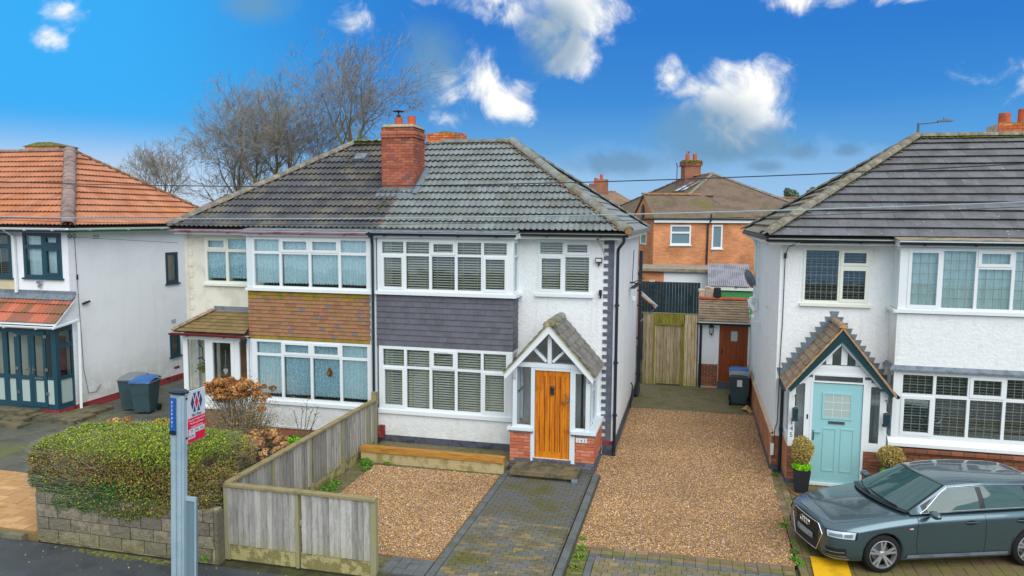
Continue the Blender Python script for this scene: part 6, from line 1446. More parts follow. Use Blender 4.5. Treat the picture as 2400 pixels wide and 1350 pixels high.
part('post_top', BX(-7.76,-7.64,-.95,-.84,1.2,1.42), 'fence_cap', fs)
sw = thing('stone_wall', 'low garden wall of rough grey-buff blocks below the hedge', 'wall', (-9.5,-7.2,0))
core = part('wall_core', G().box(-11.46,-7.80,-7.24,-7.05,-.15,.80).box(-11.46,-11.28,-7.05,-5.2,-.15,.72), 'stone_mortar', sw)
smb = G().add([(-.5,-.5,-.5),(.5,-.5,-.5),(.5,.5,-.5),(-.5,.5,-.5),(-.5,-.5,.5),(.5,-.5,.5),(.5,.5,.5),(-.5,.5,.5),(-.2,-.62,-.1),(.25,-.6,.15)],
              [(0,1,2,3),(7,6,5,4),(1,2,6,5),(2,3,7,6),(3,0,4,7),(0,1,9,8),(1,5,9),(5,4,8,9),(4,0,8)]).mesh('stone', 'stone_block')
zc = -.10
for r_, hh in enumerate((.23,.225,.235,.22)):
    u = -11.47-(.2 if r_ % 2 else 0)
    while u < -7.82:
        w = random.choice((.42,.45,.47)); a, b = max(u,-11.47), min(u+w,-7.80)
        if b-a > .08 and not (r_ == 3 and random.random() < .12): piece('stone', smb, sw, frame_m(Vector(((a+b)/2,-7.25+random.uniform(-.008,.008),zc+hh/2)), Vector((b-a-.016,0,0)), Vector((0,.08,0)), Vector((0,0,hh-.016))))
        u += w
    v = -7.05
    while v < -5.3: piece('stone', smb, sw, frame_m(Vector((-11.47,v+.22,zc+hh/2)), Vector((0,-.43,0)), Vector((.08,0,0)), Vector((0,0,hh-.016)))); v += .45
    zc += hh
part('end_pier', BX(-7.80,-7.74,-7.27,-7.08,-.15,.78), 'stone_block', sw)

# ------------------------------------------------------------------ plants
def leaves(name, P, size, cols, par, seed, m='leaf', asp=.6, up=0.0, stuff=True):
    rnd = np.random.RandomState(seed); n = len(P)
    a = rnd.normal(size=(n,3)); a[:,2] *= (1-up); a /= np.linalg.norm(a,axis=1)[:,None]
    b = rnd.normal(size=(n,3)); b -= a*(a*b).sum(1)[:,None]; b /= np.linalg.norm(b,axis=1)[:,None]
    s = size*rnd.uniform(.6,1.3,(n,1)); V = np.stack([P-a*s, P-b*s*asp, P+a*s, P+b*s*asp],1)
    g = G(); g.v = V.reshape(-1,3).tolist(); g.f = (np.arange(n*4).reshape(-1,4)).tolist(); g.cols = np.repeat(cols,4,0)
    return part(name, g, m, par, stuff=stuff)
def segs_part(name, segs, m, par, stuff=False, n=3):
    A = np.array([s[0] for s in segs]); B = np.array([s[1] for s in segs]); r0 = np.array([s[2] for s in segs]); r1 = np.array([s[3] for s in segs])
    d = B-A; d /= np.linalg.norm(d,axis=1)[:,None]+1e-9
    ref = np.where(np.abs(d[:,2:3]) < .9, np.array([[0,0,1.]]), np.array([[1.,0,0]])); x = np.cross(d,ref); x /= np.linalg.norm(x,axis=1)[:,None]; y = np.cross(d,x)
    V = np.zeros((len(segs),2*n,3))
    for j in range(n):
        t = 2*math.pi*j/n; o = x*math.cos(t)+y*math.sin(t); V[:,j] = A+o*r0[:,None]; V[:,n+j] = B+o*r1[:,None]
    F = np.array([(j,(j+1)%n,n+(j+1)%n,n+j) for j in range(n)]); F = (F[None]+np.arange(len(segs))[:,None,None]*2*n).reshape(-1,4)
    g = G(); g.v = V.reshape(-1,3).tolist(); g.f = F.tolist()
    return part(name, g, m, par, stuff=stuff)
def blobpts(rnd, n, c, r, jit=.12, lower=-.2):
    v = rnd.normal(size=(n*2,3)); v /= np.linalg.norm(v,axis=1)[:,None]; v = v[v[:,2] > lower][:n]
    v *= (1-np.abs(rnd.normal(0,jit,(len(v),1)))); return v*np.array(r)+np.array(c)
def vnoise(P, s, seed=0):
    k = np.array([[1.3,2.1,.7],[2.7,-1.1,1.9],[-.9,1.7,3.1],[3.3,.6,-2.2]])*s
    return sum(np.sin(P@k[i]+seed*1.7+i*2.1) for i in range(4))/4
def hcol(P, pal, w, rnd):
    ci = np.array([rnd.choice(len(pal), p=q) for q in w]) if w.ndim == 2 else rnd.choice(len(pal), len(P), p=w)
    return np.array(pal)[ci]*rnd.uniform(.7,1.25,(len(P),1))
hd = thing('hedge', 'overgrown green and brown hedge spilling over the stone wall', 'hedge', (-9.8,-6.4,0))
rnd = np.random.RandomState(5); n = 130000
a = rnd.uniform(-1,1,(n,3)); k = rnd.randint(0,3,n); sgn = np.sign(rnd.uniform(-1,1,n)); a[np.arange(n),k] = sgn
l = (np.abs(a)**6).sum(1)**(1/6.); a /= l[:,None]
P0 = a.copy(); a *= (1-np.abs(rnd.normal(0,.05,(n,1))))
ctr = np.array([-9.82,-6.45,1.10]); rad = np.array([1.88,.90,.68])
Q = ctr+a*rad; bul = 1+.07*vnoise(Q,1.5)+.06*vnoise(Q,3.7,3)+.03*vnoise(Q,9,4); Q = ctr+(Q-ctr)*bul[:,None]
Q = Q[(Q[:,2] > .48+.10*vnoise(Q,2.2,5)) & ((Q[:,1] < -5.9) | (rnd.uniform(size=len(Q)) < .35))]
u = (Q[:,0]+11.9)/4; z = Q[:,2]; nv = vnoise(Q,2.2,7)
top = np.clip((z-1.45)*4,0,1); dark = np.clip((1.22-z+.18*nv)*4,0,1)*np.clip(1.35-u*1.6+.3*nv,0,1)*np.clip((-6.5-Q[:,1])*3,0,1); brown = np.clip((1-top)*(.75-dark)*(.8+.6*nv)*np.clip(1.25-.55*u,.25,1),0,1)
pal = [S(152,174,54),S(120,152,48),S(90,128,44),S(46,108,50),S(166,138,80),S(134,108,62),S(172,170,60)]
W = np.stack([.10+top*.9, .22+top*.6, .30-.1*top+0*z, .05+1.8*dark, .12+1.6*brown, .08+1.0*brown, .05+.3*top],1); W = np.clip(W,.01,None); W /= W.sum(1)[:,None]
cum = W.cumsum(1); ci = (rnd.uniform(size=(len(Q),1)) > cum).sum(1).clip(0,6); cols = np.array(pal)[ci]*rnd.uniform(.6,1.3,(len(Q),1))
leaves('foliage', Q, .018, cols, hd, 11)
tw_ = []
for i in range(7000):
    j = rnd.randint(len(Q)); p = Q[j]; q = ctr+(p-ctr)*.8+np.array([0,0,-.12]); tw_.append((q, p+(p-ctr)*rnd.uniform(.0,.09)+rnd.normal(0,.02,3), .005, .0025))
segs_part('twigs', tw_, 'twig', hd, True)
part('light_block_core', G().box(-11.7,-8.1,-7.05,-5.85,.45,1.55), 'soil', hd)  # solid dark box added inside the foliage to stop light passing through

def shrub_heads(T, heads, base, head_r, seed, pal, nl=60, stems=True, lsz=.028):
    rnd = np.random.RandomState(seed); P = []; C_ = []; sg = []
    for (x, y, z) in heads:
        r = head_r*rnd.uniform(.75,1.25); p = blobpts(rnd, nl, (x,y,z), (r,r,r*.75), .15, -.6); P.append(p)
        C_.append(np.array(pal)[rnd.choice(len(pal))][None]*rnd.uniform(.6,1.25,(len(p),1)))
        if stems:
            b = np.array(base)+rnd.normal(0,.12,3)*np.array([1,1,0]); m_ = (b+np.array([x,y,z]))/2+rnd.normal(0,.06,3); m_[2] += .1
            sg += [(b,m_,.011,.008),(m_,np.array([x,y,z]),.008,.005)]
    leaves('flower_heads', np.concatenate(P), lsz, np.concatenate(C_), T, seed, 'blossom_brown', .8)
    return sg
hy = thing('hydrangea_bush', 'tall hydrangea with dried brown flower heads in front of the white porch', 'shrub', (-10.3,-2.6,0), 'garden shrubs')
HH = [(-11.19,1.78),(-11.05,1.80),(-10.92,1.81),(-10.78,1.84),(-10.63,1.91),(-10.45,1.88),(-11.10,1.67),(-10.88,1.71),(-10.68,1.75),(-10.25,1.82),(-10.15,1.81),(-10.46,1.64),(-10.35,1.61),(-10.17,1.62),(-10.02,1.77),(-10.81,1.58),(-10.66,1.61),(-10.73,1.42),(-10.09,1.45),(-9.80,1.70),(-9.65,1.72),(-9.70,1.57),(-9.78,1.49),(-9.76,1.29)]
rr_ = random.Random(3)
heads = [(x,-2.6+rr_.uniform(-.25,.25),z+rr_.uniform(-.03,.03)) for x, z in HH]
for (x, z) in HH[:17]:
    for _ in range(6): heads.append((x+rr_.uniform(-.16,.16), -2.6+rr_.uniform(-.3,.3), z+rr_.uniform(-.16,.06)))
sg = shrub_heads(hy, heads, (-10.3,-2.6,0), .085, 41, [S(194,138,82),S(178,124,72),S(206,156,100),S(156,110,68)], 75)
rnd = np.random.RandomState(9)
for i in range(420):
    b = np.array([-10.3,-2.6,.0])+rnd.normal(0,.16,3)*np.array([1,1,0]); e = np.array([rnd.uniform(-11.2,-9.5), -2.6+rnd.uniform(-.45,.45), rnd.uniform(.5,1.5)]); m_ = (b+e)/2+rnd.normal(0,.08,3); e[0] = b[0]+(e[0]-b[0])*(.4+.5*e[2])
    sg += [(b,m_,.008,.006),(m_,e,.006,.003)]
segs_part('stems', sg, 'twig', hy, True)
P = np.stack([rnd.normal(-10.35,.45,9000), rnd.normal(-2.6,.25,9000), np.abs(rnd.normal(.7,.42,9000))+.05],1)
leaves('foliage', P, .02, hcol(P, [S(150,118,66),S(128,122,62),S(166,140,80),S(170,164,70)], np.array([.35,.3,.25,.1]), rnd), hy, 12)
def mound(label, c, r, hz, seed, n=70, kind='hydrangea_bush', pal=None, green=.0):
    T = thing(kind, label, 'shrub', (c[0],c[1],0), 'garden shrubs'); rr = random.Random(seed); hs = []
    for i in range(n):
        t = rr.random()*6.28; q = math.sqrt(rr.random()); x, y = c[0]+r[0]*q*math.cos(t), c[1]+r[1]*q*math.sin(t); hs.append((x, y, hz*(1-.45*q*q)+rr.uniform(-.06,.06)))
    sg = shrub_heads(T, hs, (c[0],c[1],0), .07, seed, pal or [S(198,156,108),S(184,138,92),S(208,170,124),S(164,122,84)], 60)
    segs_part('stems', sg, 'twig', T, True); rnd = np.random.RandomState(seed)
    P = blobpts(rnd, 2200, (c[0],c[1],.1), (r[0]*.95,r[1]*.95,hz*.8), .2, -.1); leaves('foliage', P, .024, hcol(P, [S(120,96,50),S(130,130,50),S(96,104,44)], np.array([.45,.3,.25]), rnd), T, seed+1)
mound('low mound of pale brown dried hydrangea heads beside the grey side fence', (-9.2,-3.55), (.78,.66), 1.0, 51, 130)
mound('small drift of dried hydrangea heads just behind the left end of the hedge', (-11.55,-5.05), (.62,.28), 1.55, 52, 46)
mound('patch of dried flowers low at the corner of hedge and side fence', (-8.35,-4.6), (.42,.6), .72, 53, 34)
gb = thing('evergreen_bush', 'bright green leafy bush tucked behind the side fence', 'shrub', (-8.25,-3.1,0), 'garden shrubs')
rnd = np.random.RandomState(61); P = np.concatenate([blobpts(rnd, 1500, (-8.55,-3.3,.2), (.42,.5,.72), .12, -.2), blobpts(rnd, 1300, (-8.05,-2.7,.2), (.32,.45,.76), .12, -.2)])
cc_ = hcol(P, [S(124,190,30),S(96,164,30),S(150,206,50),S(60,116,40)], np.array([.35,.3,.2,.15]), rnd); cc_ *= np.clip((P[:,2:3]-.2)*1.2+.35,.5,1.1)*0+1
leaves('foliage', P, .042, cc_, gb, 62, asp=.45)
segs_part('stems', [((-8.4,-3.1,0),tuple(P[i]),.008,.004) for i in range(0,2800,25)], 'twig', gb, True)
tp_ = thing('bare_shrub', 'spindly leafless shrub against the white wall under the net curtained bay', 'shrub', (-9.5,-1.4,0), 'garden shrubs')
rnd = np.random.RandomState(71); sg = []
for tx, tz in ((-9.25,1.25),(-9.65,.95),(-9.45,1.05),(-9.05,.8),(-9.6,.7),(-9.2,.95),(-8.95,1.1)):
    b = np.array([-9.45,-1.4,.0]); e = np.array([tx,-1.4+rnd.uniform(-.1,.1),tz]); m_ = (b+e)/2+rnd.normal(0,.03,3); sg += [(b,m_,.018,.013),(m_,e,.013,.006)]
    for k in range(4): f = rnd.uniform(.4,1); q = m_+(e-m_)*f; sg.append((q,q+np.array([rnd.uniform(-.15,.15),0,rnd.uniform(.02,.14)]),.006,.003))
segs_part('stems', sg, 'bark', tp_)
P = np.array([s[1] for s in sg])+rnd.normal(0,.015,(len(sg),3)); leaves('buds', P, .022, hcol(P,[S(150,130,110),S(120,100,80)],np.array([.5,.5]),rnd), tp_, 72)
# potted plants beside the path
def pot(name, label, x, y, r, h, m, pl=None, seed=1, grow=.2, pal=None, group='pots beside the cream house'):
    T = thing(name, label, 'plant pot', (x,y,0), group)
    part('pot', G().lathe([(r*.72,0),(r*.95,h*.85),(r,h*.86),(r*1.03,h),(r*.9,h),(r*.85,h*.9),(0.001,h*.88)], 18, Matrix.Translation((x,y,0)), cap=False), m, T)
    rnd = np.random.RandomState(seed)
    P = blobpts(rnd, 420, (x,y,h+grow*.3), (r*.9,r*.9,grow), .2, -.3); leaves('foliage', P, .03, hcol(P, pal or [S(84,140,40),S(110,160,50)], np.array([.5,.5]), rnd), T, seed)
pot('plant_pot', 'terracotta pot with a bright green leafy plant beside the path', -13.75, -.45, .22, .30, 'terracotta', seed=1, grow=.34)
pot('plant_pot', 'wide shallow tan bowl with yellow flowers', -13.75, -1.15, .30, .20, 'ochre_slab', seed=2, grow=.14, pal=[S(80,130,80),S(236,190,40)])
pot('plant_pot', 'wide dark bowl of soil nearest the hedge', -13.2, -1.55, .30, .24, 'stone_mortar', seed=3, grow=.05, pal=[S(70,56,42),S(84,66,48)])
for (x, y, lb, r_) in ((2.37,-1.42,'black tapered planter with a round straw-coloured bush, left of the mint door',.20), (4.12,-1.35,'dark planter with a round straw-coloured bush, right of the mint door behind the car',.21)):
    T = thing('planter', lb, 'planter', (x,y,0), 'planters at the mint green door')
    part('pot', G().lathe([(.17,0),(.235,.50),(.215,.50),(.2,.46),(.001,.45)], 4, Matrix.Translation((x,y,0)) @ Matrix.Rotation(R(45),4,'Z'), cap=False), 'planter', T)
    rnd = np.random.RandomState(int(x*10)); P = blobpts(rnd, 5200, (x,y,.90), (r_*1.15,r_*1.15,r_*1.55) if x < 3 else (r_*1.3,r_*1.2,r_*1.1), .25, -1); P += .03*np.stack([vnoise(P,6),vnoise(P,6,3),vnoise(P,6,5)],1); leaves('dry_foliage', P, .018, hcol(P, [S(190,168,96),S(168,146,78),S(204,184,116),S(140,134,66)], np.array([.4,.25,.2,.15]), rnd), T, 80)
    P = blobpts(rnd, 1200 if x < 3 else 160, (x,y,.55), (r_,r_,.10), .2, -.6); leaves('green_edging', P, .026, hcol(P, [S(120,200,20),S(150,214,40)], np.array([.5,.5]), rnd), T, 81)
    segs_part('stems', [((x,y,.45),tuple(P[i]+np.array([0,0,.25])),.008,.005) for i in range(0,60)], 'twig', T, True)
def weeds(label, spots, seed, pal=None, n=220):
    rnd = np.random.RandomState(seed); P = []
    for (x, y, r_, h) in spots: P.append(blobpts(rnd, int(n*r_/.15), (x,y,.0), (r_,r_,h), .3, 0))
    P = np.concatenate(P); o = leaves('weeds', P, .022, hcol(P, pal or [S(92,150,40),S(70,120,40),S(120,150,60)], np.array([.4,.3,.3]), rnd), None, seed)
    o['label'] = label; o['category'] = 'weeds'
weeds('green weeds growing along the foot of the side fence', [(-7.4,-3.9,.22,.12),(-7.5,-3.5,.15,.1),(-7.35,-2.2,.2,.14),(-7.2,-2.5,.12,.06),(-7.45,-2.0,.12,.10),(-6.9,-2.0,.1,.05)], 91)
weeds('green tufts in the mossy gap between the paved path and gravel drive', [(-1.80,-5.0,.07,.06),(-1.78,-5.35,.08,.05),(-1.76,-5.7,.10,.05),(-1.78,-6.1,.08,.04),(-1.8,-6.6,.08,.04)], 92, [S(110,160,40),S(140,150,60),S(90,120,40)])
weeds('green tufts along the right edge of the gravel drive', [(1.86,-4.6,.09,.06),(1.84,-4.9,.10,.05),(1.9,-5.05,.09,.06),(1.8,-3.4,.1,.03),(1.95,-.5,.08,.08),(1.9,-4.2,.06,.04)], 93)
weeds('weeds sprouting where the fence meets the pavement', [(-7.9,-7.42,.08,.05),(-8.5,-7.4,.05,.03),(-4.7,-7.42,.05,.03)], 94)

# ------------------------------------------------------------------ bare trees
def tree(label, x, y, h, spread, trunk_h, seed, lean=0, tr=.28, fork=3, levels=6, upb=.08, tips=.0085):
    T = thing('bare_tree', label, 'tree', (x,y,0), 'bare winter trees behind the houses'); rd = random.Random(seed); segs = []; fine = []
    def grow(p, d, L_, r, lv):
        n = 4 if lv < 3 else 3; st = L_/n
        for i in range(n):
            d = (d+Vector((rd.gauss(0,.10),rd.gauss(0,.10),rd.gauss(0,.06)+upb*(.3 if lv > 1 else 1)))).normalized(); q = p+d*st; r1 = r*(1-.16)
            (segs if lv < 3 else fine).append((tuple(p), tuple(q), max(r,tips), max(r1,tips))); p = q; r = r1
            if lv < levels and i > 0 and rd.random() < (.72 if lv < 3 else .27):
                t = rd.random()*6.28; o = d.orthogonal().normalized(); o.rotate(Matrix.Rotation(t,3,d)); ang = R(rd.uniform(26,58))
                grow(p, (d*math.cos(ang)+o*math.sin(ang)*spread).normalized(), L_*rd.uniform(.5,.78), r*rd.uniform(.45,.65), lv+1)
        if lv < levels:
            for k in range(2):
                t = rd.random()*6.28; o = d.orthogonal().normalized(); o.rotate(Matrix.Rotation(t,3,d)); ang = R(rd.uniform(12,36))
                grow(p, (d*math.cos(ang)+o*math.sin(ang)*spread).normalized(), L_*rd.uniform(.62,.82), r*.72, lv+1)
    top = Vector((x+lean, y, trunk_h)); tk = G().tube([(x,y,-.2),(x+lean*.4,y,trunk_h*.5),tuple(top)], [tr*1.25,tr*1.05,tr], 8)
    part('trunk', tk, 'bark', T)
    L0 = (h-trunk_h)*.335
    for k in range(fork):
        t = k*6.28/fork+rd.random(); ang = R(rd.uniform(16,52)); d = Vector((math.cos(t)*math.sin(ang)*spread, math.sin(t)*math.sin(ang)*spread, math.cos(ang)))
        grow(top, d.normalized(), L0*rd.uniform(.85,1.15), tr*rd.uniform(.55,.75), 0)
    segs_part('limbs', segs, 'bark', T, True, n=5); segs_part('twigs', fine, 'twig', T, True, n=3)
    return len(segs), len(fine)
(tree('tallest bare tree with a wide crown, rising left of the big brick chimney', -23.6, 31, 17.4, 1.05, 9.6, 101, tr=.26, fork=4))
(tree('bare multi-stemmed tree in the middle of the row', -30.0, 31, 15.6, 1.0, 6.9, 102, tr=.25, fork=4))
(tree('bare tree with drooping left boughs, left of the multi-stemmed one', -32.8, 31.5, 14.2, 1.15, 6.4, 103, tr=.22, fork=4))
(tree('thin bare tree between the middle and tallest trees', -27.2, 31, 13.2, 1.0, 7.4, 104, tr=.17, fork=3, levels=5))
(tree('slender bare tree standing close to the chimney stack', -21.0, 32, 13.8, 1.1, 8.4, 106, tr=.14, fork=3, levels=5))
(tree('small bare tree standing apart at the far left', -39.4, 31, 11.9, 1.0, 5.8, 105, tr=.15, fork=5, levels=5, upb=.14))
(tree('second trunk of the bare clump, just right of the drooping tree', -29.0, 33, 15.2, 1.05, 7.0, 107, tr=.2, fork=3))
(tree('low bare tree at the foot of the clump, above the faded orange roof', -34.5, 33, 11.2, 1.2, 5.2, 108, tr=.16, fork=4, levels=5))
def evergreen(label, x, y, h, r, seed, pal):
    T = thing('evergreen_tree', label, 'tree', (x,y,0), 'evergreen trees far behind the brick house'); rnd = np.random.RandomState(seed)
    part('trunk', G().tube([(x,y,0),(x,y,h*.8)], [.25,.08], 6), 'bark', T); P = []
    for i in range(26):
        c = (x+rnd.normal(0,r*.45), y+rnd.normal(0,r*.4), h*(.45+.5*rnd.rand())); P.append(blobpts(rnd, 220, c, (r*.35,)*3, .35, -1))
    P = np.concatenate(P); leaves('crown', P, .12, hcol(P, pal, np.full(len(pal),1/len(pal)), rnd), T, seed)
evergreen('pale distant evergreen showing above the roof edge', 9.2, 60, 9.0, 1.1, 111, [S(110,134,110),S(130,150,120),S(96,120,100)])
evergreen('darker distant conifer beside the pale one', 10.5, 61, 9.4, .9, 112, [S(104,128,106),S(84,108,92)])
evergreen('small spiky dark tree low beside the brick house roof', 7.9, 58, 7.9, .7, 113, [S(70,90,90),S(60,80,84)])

# ------------------------------------------------------------------ street furniture
lampo = thing('street_lamp', 'grey street lamp rising beyond the slate roof on the right', 'street lamp', (9.0,17,0))
part('pole', G().tube([(9.0,17,0),(9.0,17,9.88)], [.09,.05], 8), 'lamp_grey', lampo)
part('arm', G().tube([(9.0,17,9.84),(9.75,17,9.90)], .025, 6), 'lamp_grey', lampo)
part('lamp_head', G().add([(9.72,16.93,9.90),(9.72,17.07,9.90),(10.2,17.1,9.92),(10.38,17,9.93),(10.2,16.9,9.92),(9.72,16.94,9.97),(9.72,17.06,9.97),(10.1,17.07,10.03),(10.3,17,9.98),(10.1,16.93,10.03)], [(0,4,3,2,1),(5,6,7,8,9),(0,1,6,5),(1,2,7,6),(2,3,8,7),(3,4,9,8),(4,0,5,9)]), 'lamp_grey', lampo)
part('sensor', G().lathe([(.03,0),(.03,.06)], 6, Matrix.Translation((9.95,17,10.02))), 'lamp_grey', lampo)
def wire(label, pts, r, m):
    T = part('overhead_cable', G().tube(pts, r, 5), m); tag(T, label, 'cable', 'overhead cables')
def sag(x0, z0, x1, z1, y, s=.12, y1=None, n=24): return [(x0+(x1-x0)*i/n, y+((y1 if y1 is not None else y)-y)*i/n, z0+(z1-z0)*i/n-4*s*(i/n)*(1-i/n)) for i in range(n+1)]
qd = lambda c0, k, xm: [(x, -3, c0+k*(x-xm)**2) for x in range(-34, 26, 2)]
wire('dark overhead cable crossing the brick chimney, the topmost of the cables', qd(6.455,.0019,-8), .011, 'cable')
wire('pale overhead cable crossing the lower roofs', qd(5.72,.0012,-13), .013, 'cable_light')
wire('thin dark cable just below the pale one', qd(5.61,.0016,-11), .006, 'cable')
wire('slack thin cable drooping across the orange roofed house', [(-30,-3,5.5),(-17.62,.10,5.16),(-13.8,-.2,5.05)], .006, 'cable')
# fallen leaves and moss on the pavement
rnd = np.random.RandomState(77)
P = np.concatenate([np.stack([rnd.uniform(-12,-4,90), -7.42-np.abs(rnd.normal(0,.35,90)), np.full(90,-.09)],1), np.stack([rnd.uniform(-4,1.8,70), rnd.uniform(-7.3,-1.8,70), np.full(70,.02)],1), np.stack([rnd.uniform(-1.8,1.9,50), rnd.uniform(-5,8,50), np.full(50,.025)],1), np.stack([rnd.uniform(-7.5,-4.2,40), rnd.uniform(-2.3,-1.95,40), np.full(40,-.015)],1)])
ol = leaves('fallen_leaves', P, .022, hcol(P, [S(170,130,70),S(200,180,90),S(120,90,60),S(150,150,80)], np.array([.3,.2,.3,.2]), rnd), None, 78, 'fallen_leaf', .6, -3)
ol['label'] = 'small fallen leaves scattered over paving and gravel'; ol['category'] = 'leaves'
om = part('moss_patch', lumps(260, lambda r: (-9.4+r.gauss(0,.5), -7.42-abs(r.gauss(0,.06)), -.10), .035, 79, .25), 'moss_dark', None, stuff=True)
om['label'] = 'patch of green moss along the foot of the stone wall'; om['category'] = 'moss'
# bus stop
bs_ = thing('bus_stop', 'grey bus stop post with a red and white flag sign standing on the pavement', 'bus stop', (-7.32,-8.6,-.1))
part('post', G().box(-7.43,-7.205,-8.68,-8.60,-.1,3.17).box(-7.40,-7.33,-8.70,-8.681,-.1,2.60).box(-7.30,-7.24,-8.697,-8.681,-.1,3.14), 'post_grey', bs_)
part('post_cap', G().lathe([(.09,0),(.16,.03),(.165,.05),(.11,.075)], 14, Matrix.Translation((-7.33,-8.63,3.172)) @ Matrix.Diagonal((1,.7,1,1))), 'black_gutter', bs_)
bl = part('code_panel', BX(-7.415,-7.325,-8.72,-8.7015,2.64,3.13), 'sign_blue', bs_)
for i, ch_ in enumerate('0339401'): text_obj('lettering', ch_, .055, 'text_white', bl, MF(-7.375, -8.7205, 3.05-i*.06))
part('code_panel_foot', BX(-7.415,-7.32,-8.73,-8.70,2.58,2.635), 'black_gutter', bs_)
sx0 = -7.20; ya, yb = -8.60, -8.19; za, zb2 = 2.42, 3.205
sg_ = part('flag_sign', BX(sx0-.02, sx0, ya, yb, za, zb2), 'sign_white', bs_)
MS = lambda u, w, d: (sx0+.0005+d, ya+u, za+w)
wS, hS = yb-ya, zb2-za
part('red_panel', G().prism([(.004,.10),(.004,.375),(wS-.004,.375),(wS-.004,.21),(.004,.21)] if False else [(.004,.004),(wS-.004,.004),(wS-.004,.375),(.004,.375)], 0, .002, MS), 'sign_red', sg_)
part('white_panel', G().prism([(.02,.06),(.17,.06),(.17,.135),(wS-.02,.135),(wS-.02,.21),(.02,.21)], .0022, .0035, MS), 'sign_white', sg_)
def poly_s(pts, m): part('emblem', G().prism(pts, .0002, .003, MS), m, sg_)
cx_, cz_, a_, b_ = wS*.5, .60, .038, .105
poly_s([(cx_,cz_-b_),(cx_+a_,cz_),(cx_,cz_+b_),(cx_-a_,cz_)], 'sign_red')
for s_ in (-1, 1): poly_s([(cx_+s_*.095,cz_-b_),(cx_+s_*(.095+a_),cz_),(cx_+s_*.095,cz_+b_),(cx_+s_*(.095-a_),cz_)], 'sign_navy')
for s_ in (-1, 1):
    for t_ in (-1, 1): poly_s([(cx_+s_*.0475-a_*.8,cz_+t_*.145),(cx_+s_*.0475+a_*.8,cz_+t_*.145),(cx_+s_*.0475,cz_+t_*.035)], 'sign_navy')
MTX = lambda u, w: Matrix.Translation((sx0+.0045, ya+u, za+w)) @ Matrix(((0,0,1,0),(1,0,0,0),(0,1,0,0),(0,0,0,1)))
text_obj('lettering', 'Bus Stop', .06, 'text_grey', sg_, MTX(wS/2,.395)); 
for tx_, u_, w_, s_ in (('George Frederick Rd',wS/2,.325,.044),('Westwood Road',wS/2,.275,.046),('towards Streetly',wS/2,.222,.042)): text_obj('lettering', tx_, s_, 'text_white', sg_, MTX(u_, w_), depth=.001)
for tx_, u_, w_ in (('77',.09,.15),('77A',wS/2,.15),('935',wS-.08,.15),('937A',.09,.075)): text_obj('lettering', tx_, .055, 'text_black', sg_, MTX(u_, w_), depth=.001)
for z in (2.5, 3.1): part('bracket', BX(-7.215,-7.20,-8.64,-8.598,z,z+.03), 'dark_metal', bs_)
part('timetable_case', G().box(-7.27,-7.04,-8.62,-8.58,.2,1.62), 'panel_grey', bs_); part('case_frame', G().holed(-7.275,-7.035,.195,1.625,[(-7.255,-7.06,.215,1.56)],-8.635,-8.621,MY), 'post_grey', bs_)
bs_.location.x -= .13; bs_.rotation_euler.y = R(2.1)
# wheelie bins
def wbin(label, x, y, rot, lidm, sticker=None, group='wheelie bins by the orange roofed house'):
    T = thing('wheelie_bin', label, 'wheelie bin', (x,y,0), group, rotz=R(rot)); M = WM[T.name].copy()
    b = G().add([(-.23,-.24,.06),(.23,-.24,.06),(.23,.22,.06),(-.23,.22,.06),(-.285,-.34,.96),(.285,-.34,.96),(.285,.34,.96),(-.285,.34,.96)], [(3,2,1,0),(0,1,5,4),(1,2,6,5),(2,3,7,6),(3,0,4,7),(4,5,6,7)])
    part('body', b, 'bin_grey', T, local=M)
    part('rim', G().holed(-.31,.31,-.36,.36,[(-.27,.27,-.32,.32)],.925,.965,lambda u,w,d:(u,w,d)), lidm if lidm == 'bin_lid_grey' else 'bin_lid_grey', T, local=M)
    s = G(); prof = [(-.38,.955),(-.37,.985),(-.2,1.03),(.1,1.065),(.3,1.07),(.38,1.04),(.39,1.0)]
    for yy, zz in prof:
        for xx, dz in ((-.30,-.03),(-.22,0),(0,.012),(.22,0),(.30,-.03)): s.v.append((xx,yy,zz+dz))
    for i in range(len(prof)-1):
        for j in range(4): a_ = i*5+j; s.f.append((a_,a_+1,a_+6,a_+5))
    part('lid', s, lidm, T, local=M, smooth=True)
    part('handle', G().tube([(-.24,.40,.99),(.24,.40,.99)], .018, 6), 'bin_grey', T, local=M)
    for sx in (-1, 1): part('wheel', G().lathe([(.02,-.03),(.10,-.03),(.10,.03),(.02,.03)], 14, Matrix.Translation((sx*.255,.27,.10)) @ Matrix.Rotation(R(90),4,'Y')), 'rubber', T, local=M)
    part('moulded_handle', G().tube([(-.1,-.268,.58),(-.05,-.275,.61),(.05,-.275,.61),(.1,-.268,.58)], .012, 4), 'rubber', T, local=M)
    if sticker == 'front': part('sticker', G().box(-.09,.09,-.322,-.315,.80,.825), 'sticker', T, local=M)
    if sticker == 'big': part('sticker', G().add([(-.09,.300,.62),(.06,.300,.62),(.06,.327,.84),(-.09,.327,.84)], [(0,1,2,3)]), 'sticker', T, local=M)
wbin('dark wheelie bin with a blue lid beside the white gable wall', -15.62, .50, 12, 'bin_lid_blue', 'front')
wbin('dark wheelie bin with a grey lid, the left of the pair', -16.20, .68, 12, 'bin_lid_grey', 'front')
wbin('wheelie bin with a white sticker and grey lid at the end of the gravel drive', 1.50, 6.15, 176, 'bin_lid_grey', 'big', 'wheelie bins by the outhouse')
wbin('wheelie bin with a blue lid standing behind the grey lidded one', 1.52, 6.85, 176, 'bin_lid_blue', None, 'wheelie bins by the outhouse')
cbd = thing('cardboard_scrap', 'crumpled piece of tan cardboard at the foot of the right-hand wall', 'litter', (1.72,5.2,.02))
